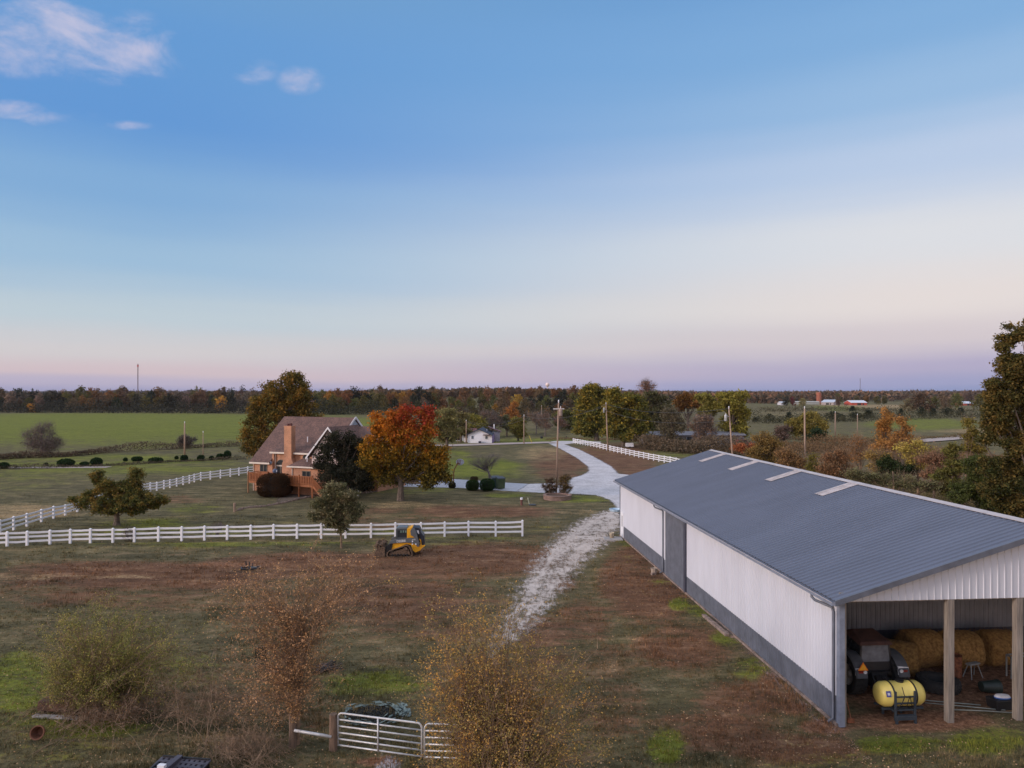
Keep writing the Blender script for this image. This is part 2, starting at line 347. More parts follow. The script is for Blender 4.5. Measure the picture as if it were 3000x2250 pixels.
def ground_material(name='ground_grass', tuft=False):
    m = bpy.data.materials.new(name); m.use_nodes = True; t = m.node_tree; p = t.nodes['Principled BSDF']; p.inputs['Roughness'].default_value = 1; p.inputs['Specular IOR Level'].default_value = .1
    g = t.nodes.new('ShaderNodeNewGeometry'); pos = g.outputs['Position']
    def nz(s, d=6, r=.65, sc=(1,1,1)):
        mp_ = t.nodes.new('ShaderNodeMapping'); mp_.inputs['Scale'].default_value = sc; t.links.new(pos, mp_.inputs[0])
        n = t.nodes.new('ShaderNodeTexNoise'); n.inputs['Scale'].default_value = s; n.inputs['Detail'].default_value = d; n.inputs['Roughness'].default_value = r; t.links.new(mp_.outputs[0], n.inputs[0]); return n.outputs[0]
    big, mid, fine, vf = nz(.13), nz(.7, 8, .72, (.6,1.3,1)), nz(5, 8, .75), nz(26, 4, .7)
    streak = nz(1.2, 6, .7, (.25, 1.6, 1))
    at = t.nodes.new('ShaderNodeAttribute'); at.attribute_name = 'zone'; sp = t.nodes.new('ShaderNodeSeparateXYZ'); t.links.new(at.outputs['Vector'], sp.inputs[0])
    at2 = t.nodes.new('ShaderNodeAttribute'); at2.attribute_name = 'bare'
    nsum = math_(t, 'ADD', math_(t, 'ADD', math_(t, 'MULTIPLY', big, .55), math_(t, 'MULTIPLY', mid, .6)), math_(t, 'ADD', math_(t, 'MULTIPLY', fine, .55), math_(t, 'MULTIPLY', streak, .45)))  # mean ~1.07
    nd = math_(t, 'SUBTRACT', nsum, 1.075)
    def msk(v, gain=2.3, lo=.28, hi=.85):
        a = math_(t, 'ADD', v, math_(t, 'MULTIPLY', nd, gain)); r = t.nodes.new('ShaderNodeMapRange'); r.interpolation_type = 'SMOOTHSTEP'
        r.inputs[1].default_value = lo; r.inputs[2].default_value = hi; t.links.new(a, r.inputs[0]); return r.outputs[0]
    olive = ramp(t, mid, [(.28, (.046,.045,.025)), (.52, (.122,.110,.060)), (.74, (.28,.235,.14))], 'LINEAR')
    brown = ramp(t, mid, [(.28, (.066,.036,.023)), (.55, (.165,.094,.058)), (.76, (.32,.21,.135))], 'LINEAR')
    green = ramp(t, mid, [(.28, (.078,.102,.020)), (.55, (.155,.178,.034)), (.78, (.28,.26,.075))], 'LINEAR')
    tan = ramp(t, mid, [(.3, (.22,.165,.09)), (.7, (.34,.26,.15))], 'LINEAR')
    bare = ramp(t, fine, [(.3, (.12,.062,.037)), (.6, (.24,.135,.085)), (.72, (.36,.24,.17))], 'LINEAR')
    c = mixc(t, msk(sp.outputs[0]), olive, brown); c = mixc(t, msk(sp.outputs[2]), c, tan); c = mixc(t, msk(sp.outputs[1]), c, green); c = mixc(t, msk(at2.outputs['Fac'], 1.2), c, bare)
    f1 = ramp(t, fine, [(.25, (.40,.40,.42)), (.75, (1.75,1.68,1.6))], 'LINEAR'); c = mixc(t, 1.0, c, f1, 'MULTIPLY')
    f2 = ramp(t, vf, [(.25, (.72,.72,.72)), (.75, (1.28,1.28,1.28))], 'LINEAR'); c = mixc(t, 1.0, c, f2, 'MULTIPLY')
    st2 = nz(.30, 7, .7, (.22, 1.5, 1)); c = mixc(t, 1.0, c, ramp(t, st2, [(.3, (.72,.74,.78)), (.72, (1.32,1.25,1.15))], 'LINEAR'), 'MULTIPLY')
    if tuft:
        v = ramp(t, g.outputs['Random Per Island'], [(0, (.7,.75,.7)), (1, (1.6,1.45,1.25))], 'LINEAR'); c = mixc(t, 1.0, c, v, 'MULTIPLY')
    else:
        bp = t.nodes.new('ShaderNodeBump'); bp.inputs['Strength'].default_value = .8; bp.inputs['Distance'].default_value = .12
        t.links.new(math_(t, 'ADD', math_(t, 'MULTIPLY', fine, 1.0), math_(t, 'MULTIPLY', vf, .35)), bp.inputs['Height']); t.links.new(bp.outputs[0], p.inputs['Normal'])
    t.links.new(c, p.inputs['Base Color'])
    return m
M['ground'] = ground_material(); M['tuft'] = ground_material('grass_blades', True)
ys = np.concatenate([np.linspace(-60, 8, 18), np.geomspace(9, 9000, 620)]); ts = np.concatenate([np.linspace(-3, -1.25, 14)[:-1], np.linspace(-1.25, 1.25, 420), np.linspace(1.25, 3, 14)[1:]])
TT, YY = np.meshgrid(ts, ys); XX = TT*(np.maximum(YY, 0)+30); ZZ = terrain(XX, YY)
nr, nc = XX.shape; idx = np.arange(nr*nc).reshape(nr, nc)
FF = np.stack([idx[:-1,:-1], idx[:-1,1:], idx[1:,1:], idx[1:,:-1]], -1).reshape(-1, 4)
Z4 = zones(XX.ravel(), YY.ravel())
tag(MB().add(np.c_[XX.ravel(), YY.ravel(), ZZ.ravel()], FF).build('ground', M['ground'], smooth=True, zone=Z4[:3].T, bare=Z4[3]), kind='structure')

# ---- gravel sheets with ragged edges
def gravel_material(name, c1, c2, lo, hi, ng, holes=0.0):
    m = bpy.data.materials.new(name); m.use_nodes = True; t = m.node_tree; p = t.nodes['Principled BSDF']; p.inputs['Roughness'].default_value = .95
    g = t.nodes.new('ShaderNodeNewGeometry')
    def nz(s, d=6, r=.65, sc=(1,1,1)):
        mq = t.nodes.new('ShaderNodeMapping'); mq.inputs['Scale'].default_value = sc; t.links.new(g.outputs['Position'], mq.inputs[0])
        n = t.nodes.new('ShaderNodeTexNoise'); n.inputs['Scale'].default_value = s; n.inputs['Detail'].default_value = d; n.inputs['Roughness'].default_value = r; t.links.new(mq.outputs[0], n.inputs[0]); return n.outputs[0]
    a, b, c = nz(.35), nz(2.2, 8, .72, (1.25,.5,1)), nz(22, 3)
    cc = ramp(t, math_(t, 'ADD', math_(t, 'MULTIPLY', a, .5), math_(t, 'MULTIPLY', b, .5)), [(.35, c1), (.6, c2)], 'LINEAR')
    cc = mixc(t, 1.0, cc, ramp(t, c, [(.3, (.8,.8,.8)), (.7, (1.15,1.15,1.15))], 'LINEAR'), 'MULTIPLY'); t.links.new(cc, p.inputs['Base Color'])
    at = t.nodes.new('ShaderNodeAttribute'); at.attribute_name = 'cover'
    v = math_(t, 'ADD', at.outputs['Fac'], math_(t, 'MULTIPLY', math_(t, 'SUBTRACT', math_(t, 'ADD', math_(t, 'MULTIPLY', a, .4), math_(t, 'MULTIPLY', b, .9)), .66), ng))
    r = t.nodes.new('ShaderNodeMapRange'); r.interpolation_type = 'SMOOTHSTEP'; r.inputs[1].default_value = lo; r.inputs[2].default_value = hi; t.links.new(v, r.inputs[0])
    t.links.new(r.outputs[0], p.inputs['Alpha']); return m
def inside_sd(P, X, Y):
    """signed distance to polygon, positive inside"""
    P = np.array(P); d = np.full(X.shape, 1e9); ins = np.zeros(X.shape, bool)
    for i in range(len(P)):
        a = P[i]; b = P[(i+1) % len(P)]; e = b-a; t = np.clip(((X-a[0])*e[0]+(Y-a[1])*e[1])/(e@e), 0, 1)
        d = np.minimum(d, np.hypot(X-a[0]-t*e[0], Y-a[1]-t*e[1]))
        cnd = ((a[1] > Y) != (b[1] > Y)) & (X < (b[0]-a[0])*(Y-a[1])/(b[1]-a[1]+1e-12)+a[0]); ins ^= cnd
    return np.where(ins, d, -d)
def sheet(name, pts, material, z, step, cover, margin=1.5):
    P = [flat(*p) for p in pts]; A = np.array(P)
    xs = np.arange(A[:,0].min()-margin, A[:,0].max()+margin, step); yy = np.arange(A[:,1].min()-margin, A[:,1].max()+margin, step)
    X, Y = np.meshgrid(xs, yy); sd = inside_sd(P, X, Y); keep = sd > -margin
    n0, n1 = X.shape; ix = np.arange(n0*n1).reshape(n0, n1); q = np.stack([ix[:-1,:-1], ix[:-1,1:], ix[1:,1:], ix[1:,:-1]], -1).reshape(-1, 4)
    q = q[keep.ravel()[q].all(1)]; used = np.unique(q); mp_ = -np.ones(n0*n1, int); mp_[used] = np.arange(len(used))
    X = X.ravel()[used]; Y = Y.ravel()[used]; sd = sd.ravel()[used]
    return tag(MB().add(np.c_[X, Y, terrain(X, Y)+z], mp_[q]).build(name, material, cover=cover(X, Y, sd)), kind='structure')
drive = [(1602,1297),(1640,1314),(1690,1342),(1722,1366),(1726,1380),(1706,1392),(1674,1401),(1668,1415),(1600,1416),(1548,1418),(1512,1440),(1590,1444),(1680,1447),(1748,1451),(1790,1466),(1812,1492),(1826,1500),(2050,1500),(2120,1470),(2030,1420),(1920,1400),(1812,1388),(1790,1366),(1740,1338),(1700,1318),(1655,1302),(1690,1297),(1760,1300),(1760,1294),(1690,1291),(1625,1291)]
sheet('driveway', drive, gravel_material('white_gravel', (.36,.34,.34), (.62,.59,.60), -.25, .3, 1.0), .012, .45, lambda X, Y, s: s)
conc = [(1180,1396),(1300,1402),(1400,1408),(1480,1414),(1552,1418),(1516,1440),(1420,1434),(1340,1429),(1250,1427),(1150,1425)]
sheet('concrete_drive', conc, gravel_material('drive_concrete', (.33,.34,.38), (.44,.45,.50), -.12, .1, .15), .008, .4, lambda X, Y, s: s)
track = [(1795,1496),(1725,1520),(1660,1560),(1600,1618),(1545,1695),(1490,1775),(1445,1850),(1400,1930),(1470,1935),(1540,1860),(1600,1790),(1650,1725),(1705,1650),(1745,1600),(1790,1560),(1830,1530)]
def trc(X, Y, s):
    near = sstep(26, 46, Y); cpx = CX+F*X/Y
    s = s-.15; return np.where(s < 0, s*.6, 0)-.28+.42*near+.30*sstep(44, 60, Y)+.36*np.exp(-((s-.6)/.4)**2)
sheet('dirt_track', track, gravel_material('worn_gravel', (.33,.26,.21), (.57,.50,.45), -.32, .7, 3.4), .006, .22, trc, 1.2)
bott = [(1020,2330),(1080,2240),(1120,2200),(1180,2205),(1200,2250),(1150,2330)]
sheet('gate_track', bott, gravel_material('worn_gravel_gate', (.34,.28,.27), (.50,.46,.47), -.1, .5, 2.4), .006, .2, lambda X, Y, s: np.clip(s, -1, 1)*.8-.25, .8)
red = [(1860,1590),(1920,1598),(1960,1640),(2010,1690),(2080,1760),(2180,1860),(2300,1985),(2440,2120),(2540,2140),(2500,2165),(2420,2150),(2290,2030),(2150,1895),(2040,1780),(1960,1712),(1900,1650)]
sheet('washout_gravel', red, gravel_material('pink_washed_gravel', (.26,.15,.11), (.46,.31,.25), -.05, .7, 2.6), .004, .2, lambda X, Y, s: np.clip(s, -1, .6)*.9-.12, .6)
def strip(name, pts, w, material, z):
    P = [gp(*p) for p in pts]; V = []; n = len(P)
    for i, p in enumerate(P):
        a = Vector(P[min(i+1, n-1)]) - Vector(P[max(i-1, 0)]); s_ = Vector((a.y, -a.x, 0)).normalized()*w/2
        for k in (-1, 1): V.append((p[0]+s_.x*k, p[1]+s_.y*k, p[2]+z))
    return tag(MB().add(V, [(2*i, 2*i+1, 2*i+3, 2*i+2) for i in range(n-1)]).build(name, material), kind='structure')
M['roadtan'] = mat('tan_gravel_road', (.40,.33,.30), .95, var=.12, scale=.3)
rd = [(x, 1309.5-(x-1200)*.0305) for x in range(1140, 1625, 24)]
strip('road', rd, 5.0, M['roadtan'], .12)
strip('far_road', [(x, 1290-(x-2640)*.045+6*math.sin(x*.01)) for x in range(2600, 3200, 40)], 6, M['roadtan'], .2)
strip('field_path', [(x, 1371-(x)*.006) for x in range(-40, 330, 30)], 2.2, M['roadtan'], .05)

# ---- grass tufts and leaf litter in the near ground
rng = np.random.default_rng(5)
def scatter(n, y0, y1):
    y = 1/(rng.uniform(1/y1, 1/y0, n)); x = rng.uniform(-.80, .80, n)*y; return x, y
def in_barn(x, y, m=.2):
    c, s_ = math.cos(R(4.46)), math.sin(R(4.46)); rx = x-11.75; ry = y-25.7
    lx = rx*c+ry*s_; ly = -rx*s_+ry*c; return (lx > -m) & (ly > -1.2) & (ly < 36)
x, y = scatter(60000, 21, 85); cx_, cy_ = scatter(15000, 21, 70); k_ = np.repeat(np.arange(15000), 9); x = np.r_[x, cx_[k_]+rng.normal(0, .07, len(k_))*np.maximum(1, cy_[k_]/30)]; y = np.r_[y, cy_[k_]+rng.normal(0, .07, len(k_))]
dr = [flat(*p) for p in drive]; tr_ = [flat(*p) for p in track]; cc_ = [flat(*p) for p in conc]
ok = ~in_barn(x, y) & (inside_sd(dr, x, y) < .1) & ((inside_sd(tr_, x, y) < .5) | (rng.random(len(x)) < .12)) & (inside_sd(cc_, x, y) < .1)
x, y = x[ok], y[ok]; n = len(x)
h = rng.uniform(.06, .20, n)*(.8+.5*np.sin(x*.7)*np.sin(y*.5)); a = rng.uniform(0, 6.28, n); wv = .012*np.maximum(1, y/28); lean = rng.uniform(0, .08, n); la = rng.uniform(0, 6.28, n)
A_ = np.c_[x-wv*np.cos(a), y-wv*np.sin(a), np.zeros(n)-.01]; B_ = np.c_[x+wv*np.cos(a), y+wv*np.sin(a), np.zeros(n)-.01]; C_ = np.c_[x+lean*np.cos(la), y+lean*np.sin(la), h]
Z4 = zones(np.repeat(x, 3), np.repeat(y, 3))
tag(MB().add(np.stack([A_, B_, C_], 1).reshape(-1, 3), np.arange(3*n).reshape(-1, 3)).build('grass', M['tuft'], zone=Z4[:3].T, bare=Z4[3]), 'short autumn grass blades over the near ground', 'grass', kind='stuff')
x, y = scatter(16000, 21, 60); ok = ~in_barn(x, y, 0); x, y = x[ok], y[ok]; n = len(x); a = rng.uniform(0, 6.28, n); s_ = rng.uniform(.018, .04, n)*np.maximum(1, y/35)
V = np.stack([np.c_[x+s_*np.cos(a+k*math.pi/2)*(1 if k % 2 else .6), y+s_*np.sin(a+k*math.pi/2)*(1 if k % 2 else .6), rng.uniform(.01, .05, n)] for k in range(4)], 1).reshape(-1, 3)
M['litter'] = leaf_mat('fallen_leaves', (.13,.07,.035), (.22,.13,.07), (.34,.24,.15), 0, 2)
tag(MB().add(V, np.arange(4*n).reshape(-1, 4)).build('fallen_leaves', M['litter']), 'brown and tan fallen leaves lying in the near grass', 'fallen leaves', kind='stuff')
# pebbles along the barn foot
x, y = [], []
for i in range(1700):
    t = rng.random(); lx = -abs(rng.normal(0, .45))-.1; ly = t*34 if rng.random() < .55 else rng.normal(0, 1.3)-.6
    if rng.random() < .4: lx, ly = rng.uniform(-1.5, 9), rng.normal(-.3, .5)
    c, sn = math.cos(R(4.46)), math.sin(R(4.46)); x.append(11.75+lx*c-ly*sn); y.append(25.7+lx*sn+ly*c)
mb = MB(); tet = np.array([(1,0,-.3),(-.5,.87,-.3),(-.5,-.87,-.3),(.1,.1,.6),(.6,.5,.3)])
for px_, py_ in zip(x, y):
    q = tet*rng.uniform(.010, .032)*np.array([1, 1, .7]); th = rng.uniform(0, 6.28); q = np.c_[q[:,0]*math.cos(th)-q[:,1]*math.sin(th), q[:,0]*math.sin(th)+q[:,1]*math.cos(th), q[:,2]]
    mb.add(q+np.array([px_, py_, .02]), [(0,1,4),(1,2,3),(2,0,3),(0,4,3),(4,1,3)])
M['pebble'] = leaf_mat('pebbles', (.08,.045,.03), (.15,.09,.065), (.22,.16,.13), 0, 3)
tag(mb.build('gravel', M['pebble']), 'loose pink and tan stones along the barn foot', 'gravel', kind='stuff')
# ================================================================ POLE BARN
BL, BW, EZ, SL = 34.5, 16.0, 4.62, .296
def rz_(x): return EZ+SL*((x+.35) if x < 8 else (16.35-x))
barn = thing('pole_barn', 'long white and slate-blue steel pole barn with an open front bay', 'barn', (11.75, 25.7, 0), R(4.46))
def ribbed(mb, u0, u1, z0, z1, place, rib=.2286, h=.028, w=.065, flip=False, minor=True):
    """corrugated steel sheet; place(u, n, z) -> local point; z0/z1 may be functions of u"""
    us = []; u = u0
    while u < u1-1e-6:
        e = min(u+rib, u1); us += [(u, 0), (u+w*.3, h), (u+w*.7, h), (u+w, 0)]
        if minor and e-u > .15: us += [(u+.10, 0), (u+.108, h*.35), (u+.12, h*.35), (u+.128, 0)]
        u = e
    us.append((u1, 0)); f0 = z0 if callable(z0) else (lambda q: z0); f1 = z1 if callable(z1) else (lambda q: z1)
    V = [place(a, n, f0(a)) for a, n in us]+[place(a, n, f1(a)) for a, n in us]; k = len(us)
    mb.add(V, [(i, i+1, k+i+1, k+i) for i in range(k-1)]); return mb
LW = lambda u, n, z: (-n, u, z)
mb = MB(); WZ = 1.04
for a, b in ((0, 17.1), (21.4, 33.15), (34.2, BL)): ribbed(mb, a, b, WZ, EZ-.02, LW)
ribbed(mb, 33.15, 34.2, 2.1, EZ-.02, LW)
mb.build('side_wall', M['barnwhite'], barn)
mb = MB()
for a, b in ((0, 17.1), (21.4, 33.15), (34.2, BL)): ribbed(mb, a, b, .03, WZ, LW)
mb.build('side_wainscot', M['slate'], barn)
mb = MB(); mb.b2((-.03,0,WZ-.03), (-.022,33.1,WZ+.02)); 
# far and right walls
FW = lambda u, n, z: (u, BL+n, z); RW = lambda u, n, z: (BW+n, u, z)
mb = MB(); ribbed(mb, 0, BW, WZ, lambda u: rz_(u)-.06, FW); ribbed(mb, 0, BL, WZ, EZ-.02, RW); mb.build('rear_wall', M['barnwhite'], barn)
mb = MB(); ribbed(mb, 0, BW, .03, WZ, FW); ribbed(mb, 0, BL, .03, WZ, RW); mb.build('rear_wainscot', M['slate'], barn)
# sliding door
sd = ribbed(MB(), 17.42, 21.3, .06, EZ-.12, lambda u, n, z: (-.05-n, u, z)).build('sliding_door', M['slate'], barn)
MB().b2((-.10,17.1,.03), (.02,17.42,EZ-.06)).b2((-.14,17.0,EZ-.10), (-.03,21.6,EZ+.0)).build('door_frame', M['trim'], sd)
MB().b2((-.085,21.3,WZ), (.02,21.42,EZ-.11)).b2((-.02,21.3,.03),(.02,21.42,WZ)).build('door_edge', M['white'], sd)
# walk door with a narrow window
wd = MB().b2((-.06,33.2,.05), (-.01,34.15,2.08)).build('walk_door', M['white'], barn, bevel=.01)
MB().b2((-.068,33.45,.95), (-.058,33.62,1.85)).build('window', M['glass'], wd)
MB().b2((-.05,33.15,.04), (0,33.19,2.15)).b2((-.05,34.16,.04), (0,34.2,2.15)).b2((-.05,33.19,2.09), (0,34.16,2.15)).build('door_frame', M['white'], wd)
# corner trims
MB().b2((-.035,-.06,.02), (.0,.16,EZ-.02)).b2((0,-.06,.02),(.16,-.035,EZ-.10)).build('corner_trim', M['gutter'], barn)
MB().b2((-.035,BL-.10,.02), (.0,BL+.05,EZ-.02)).build('corner_trim', M['slate'], barn)
# roof: two ribbed slopes
hyp = math.hypot(8.35, 8.35*SL); ct = 8.35/hyp; st = ct*SL
def RL(u, n, z): return (-.35+z*ct-n*st, u, EZ+z*st+n*ct)
def RR(u, n, z): return (16.35-z*ct+n*st, u, EZ+z*st+n*ct)
ribbed(MB(), -.35, BL+.35, 0, hyp-.02, RL, rib=.305, h=.05, w=.075, minor=False).build('roof_slope', M['roof'], barn)
ribbed(MB(), -.35, BL+.35, 0, hyp-.02, RR, h=.025).build('roof_slope', M['roof'], barn)
# underside, purlins and trusses
mb = MB()
mb.poly([(-.3,-.33,EZ-.06),(8,-.33,rz_(8)-.08),(8,BL+.3,rz_(8)-.08),(-.3,BL+.3,EZ-.06)]); mb.poly([(16.3,-.33,EZ-.06),(8,-.33,rz_(8)-.08),(8,BL+.3,rz_(8)-.08),(16.3,BL+.3,EZ-.06)])
mb.build('roof_lining', M['linear_in'], barn)
mb = MB(); rg = MB()
for s_ in (-1, 1):
    for k, (o_, w_) in enumerate(((.0, .20),)):
        P = [(8, -.4, rz_(8)+.07), (8, BL+.4, rz_(8)+.07), (8+s_*.26, BL+.4, rz_(8)+.0), (8+s_*.26, -.4, rz_(8)+.0)]
        rg.slab(P, .02)
rg.build('ridge_cap', M['capl'], barn)
for yc in (12.6, 18.9, 25.2, 31.4):
    q = ribbed(MB(), yc-.45, yc+.45, hyp-2.3, hyp-.2, lambda u, n, z: RL(u, n+.05, z), h=.03); q.build('skylight', M['skyl'], barn)
# rake trim front and back, eave fascia, gutter
for yy in (-.42, BL+.35):
    m_ = MB()
    for s_, x0 in ((1, -.38), (-1, 16.38)):
        z0 = EZ-.01; P = [(x0, z0+.05), (8, rz_(8)+.06), (8, rz_(8)-.16), (x0, z0-.15)]
        if s_ < 0: P = P[::-1]
        m_.prism(P, yy, yy+.07)
    m_.build('rake_trim', M['slate'], barn)
g = MB().b2((-.50,-.38,EZ-.15), (-.36,BL+.38,EZ-.135)).b2((-.505,-.38,EZ-.15), (-.49,BL+.38,EZ-.02)).b2((-.37,-.38,EZ-.15), (-.36,BL+.38,EZ-.03)).b2((-.505,-.385,EZ-.15),(-.36,-.378,EZ-.02)).build('gutter', M['gutter'], barn)
MB().b2((-.52,-.38,EZ-.032), (-.488,BL+.38,EZ-.015)).build('gutter_lip', M['capl'], g)
def downspout(y, top):
    MB().tube([(-.44,y+.9,EZ-.14),(-.44,y+.9,EZ-.26),(-.40,y+.75,EZ-.34),(-.10,y+.10,EZ-.42),(-.085,y,EZ-.55),(-.085,y,.22),(-.30,y,.08)], .05, 8).build('downspout', M['slate'], barn, smooth=True)
downspout(.28, 0); downspout(21.75, 0)
# front gable over the open bay
OZ = 4.50
ribbed(MB(), 0.02, BW-.02, OZ, lambda u: rz_(u)-.10, lambda u, n, z: (u, -.02-n, z), rib=.27, w=.045, minor=False).build('gable_wall', M['barnwhite'], barn)
MB().b2((.02,.02,OZ-.04), (BW-.02,.10,OZ+.30)).build('header_beam', M['post'], barn)
# interior: partition 6.6 m in, liner above dark lower sheet
PY = 6.9
ribbed(MB(), .05, BW-.05, 1.06, lambda u: min(rz_(u)-.1, 7.0), lambda u, n, z: (u, PY-n, z)).build('partition_wall', M['linear_in'], barn)
ribbed(MB(), .05, BW-.05, .02, 1.06, lambda u, n, z: (u, PY-n, z)).build('partition_wainscot', M['trim'], barn)
mb = MB()
for y in (1.2, 2.4, 3.6, 4.8, 6.0):
    mb.b2((.02,y,EZ-.45),(BW-.02,y+.05,EZ-.25)) if y in (2.4, 4.8) else None
for z in (1.1, 2.3, 3.4): mb.b2((.03,.2,z), (.08,PY-.1,z+.09))
mb.build('wall_girts', M['post'], barn)
for x in (.12, 4.2, 6.85, 12.2, 15.7):
    MB().b2((x-.12,-.02,0), (x+.12,.22,OZ+.0)).build('post', M['post'], barn, bevel=.008)
for y in (2.4, 4.8): MB().b2((.04,y,0), (.2,y+.16,EZ-.1)).build('post', M['post'], barn)
for y, l in ((-.35, 34.0),):
    MB().b2((-.10,.05,-.02), (-.02,BL,.10)).build('base_board', M['stone'], barn)
BM = Matrix.Translation((11.75, 25.7, 0)) @ Matrix.Rotation(R(4.46), 4, 'Z')
def bl(x, y, z=0): return tuple(BM @ Vector((x, y, z)))
tag(MB().box((0,0,.07), (.22,3.2,.14)).build('timber', M['stone'], bevel=.02), 'long grey timber lying on the grass beside the barn wall', 'timber').location = bl(-.45, 11.2)
bpy.data.objects['timber'].rotation_euler.z = R(5.5)
tag(MB().box((0,0,.06), (1.5,1.2,.12)).build('door_step', M['concrete'], bevel=.02), 'concrete slab step below the white walk door of the barn', 'step').location = bl(-.95, 33.0)
b = thing('bucket', 'cream plastic bucket standing at the far corner of the barn', 'bucket', bl(-1.0, 33.2, .12))
MB().lathe([(.16,0),(.19,.36),(.205,.37),(.205,.41),(.18,.41),(.17,.36),(.15,.03)], n=20).build('tub', mat('cream_plastic', (.62,.52,.38), .5), b, smooth=True)
b = thing('planter_bucket', 'small pale broken bucket in the weeds by the sliding door', 'bucket', bl(-.65, 21.9))
MB().lathe([(.17,0),(.22,.38),(.2,.38),(.15,.03)], n=9).build('tub', mat('old_pail', (.42,.34,.27), .8), b)
MB().box((-.1,-.35,.07),(.3,.2,.14),.4).build('block', M['stone'], b)

# ---------------------------------------------------------------- tractor (rear towards the opening)
T = thing('tractor', 'old farm tractor with a brown-topped cab parked inside the open bay', 'tractor', bl(2.86, 2.5), R(4.46))
T.scale = (1.05, 1, .95)
cabd = mat('cab_paint', (.035,.03,.028), .6); cabf = mat('fender_grey', (.07,.07,.075), .6); roofm = mat('cab_roof', (.075,.032,.022), .8, var=.2, scale=4); fen = mat('fender_paint', (.75,.73,.72), .5)
def tyre(parent, c, r, w, rimr, rimm, lugs=22):
    prof = [(rimr, -w*.36), (r*.80, -w*.5), (r*.95, -w*.47), (r*.97, -w*.3), (r*.97, w*.3), (r*.95, w*.47), (r*.80, w*.5), (rimr, w*.36)]
    t = MB().lathe(prof, c, 40, 'X', cap=False)
    for k in range(lugs):
        for s_ in (-1, 1):
            a = 2*math.pi*(k+(.5 if s_ > 0 else 0))/lugs; a2 = a+.16
            p = (c[0]+s_*w*.02, c[1]+math.cos(a)*r*.985, c[2]+math.sin(a)*r*.985); q = (c[0]+s_*w*.46, c[1]+math.cos(a2)*r*.955, c[2]+math.sin(a2)*r*.955)
            t.bar(p, q, .05*r/.8, .07)
    wh = MB().lathe([(rimr, -w*.38), (rimr*.92, -w*.36), (rimr*.85, -w*.1), (rimr*.3, -w*.05), (rimr*.28, -w*.25), (.001, -w*.26)], c, 28, 'X', cap=False).lathe([(rimr, w*.38), (rimr*.9, w*.36), (rimr*.85, w*.1), (.001, w*.06)], c, 28, 'X', cap=False)
    o = t.build('wheel', M['rubber'], parent); wh.build('rim', rimm, o, smooth=True); return o
rimm = mat('rim_paint', (.34,.32,.28), .6)
tyre(T, (-.76,.35,.80), .80, .50, .44, rimm); tyre(T, (.80,.35,.80), .80, .50, .44, rimm); tyre(T, (-.72,2.55,.45), .45, .28, .24, rimm, 18); tyre(T, (.72,2.55,.45), .45, .28, .24, rimm, 18)
MB().b2((-.28,-.25,.45),(.28,1.4,1.05)).b2((-.2,1.4,.5),(.2,2.9,.9)).tube([(-.75,.35,.8),(.75,.35,.8)],.09).tube([(-.6,2.55,.45),(.6,2.55,.45)],.06).build('chassis', M['black'], T)
MB().prism([(1.35,.9),(3.15,.85),(3.2,1.25),(3.05,1.42),(1.35,1.5)], -.3, .3).build('hood_block', cabd, None)
h_ = bpy.data.objects['hood_block']; h_.name = 'hood'; h_.parent = T; h_.rotation_euler = (0,0,R(90)); 
# cab: posts, roof, glass
c = MB()
for x in (-.62, .62):
    c.bar((x,.02,1.15),(x*.86,.06,2.12),.07); c.bar((x,1.35,1.15),(x*.86,1.15,2.22),.07); c.bar((x*1.0,.02,1.15),(x,1.35,1.15),.08); c.bar((x*.86,.06,2.12),(x*.86,1.15,2.22),.07)
c.bar((-.62,.02,1.15),(.62,.02,1.15),.08); c.bar((-.53,.06,2.12),(.53,.06,2.12),.07); c.bar((-.6,.02,1.0),(.6,.02,1.0),.3,.05)
c.build('cab_frame', cabd, T)
MB().add([(-.66,-.08,2.10),(.66,-.08,2.10),(.66,1.3,2.28),(-.66,1.3,2.28),(-.6,.0,2.24),(.6,.0,2.24),(.42,.9,2.48),(-.42,.9,2.48)], [(0,1,5,4),(1,2,6,5),(2,3,7,6),(3,0,4,7),(4,5,6,7),(3,2,1,0)]).build('cab_roof', roofm, T, bevel=.03)
glr = mat('reflection_tone_glass', (.19,.195,.21), .2, var=.25, scale=2)  # paler base colour stands for light reflected in the rear window
MB().slab([(-.57,.0,1.40),(.57,.0,1.40),(.52,.03,2.07),(-.52,.03,2.07)], .01).build('rear_window', glr, T); MB().b2((-.6,.0,1.05),(.6,.05,1.38)).build('rear_panel', cabd, T)
MB().slab([(-.625,.06,1.2),(-.625,1.3,1.2),(-.54,1.1,2.16),(-.54,.1,2.08)], .01).build('side_window', M['glass'], T); MB().slab([(.625,.06,1.2),(.625,1.3,1.2),(.54,1.1,2.16),(.54,.1,2.08)], .01).build('side_window', M['glass'], T)
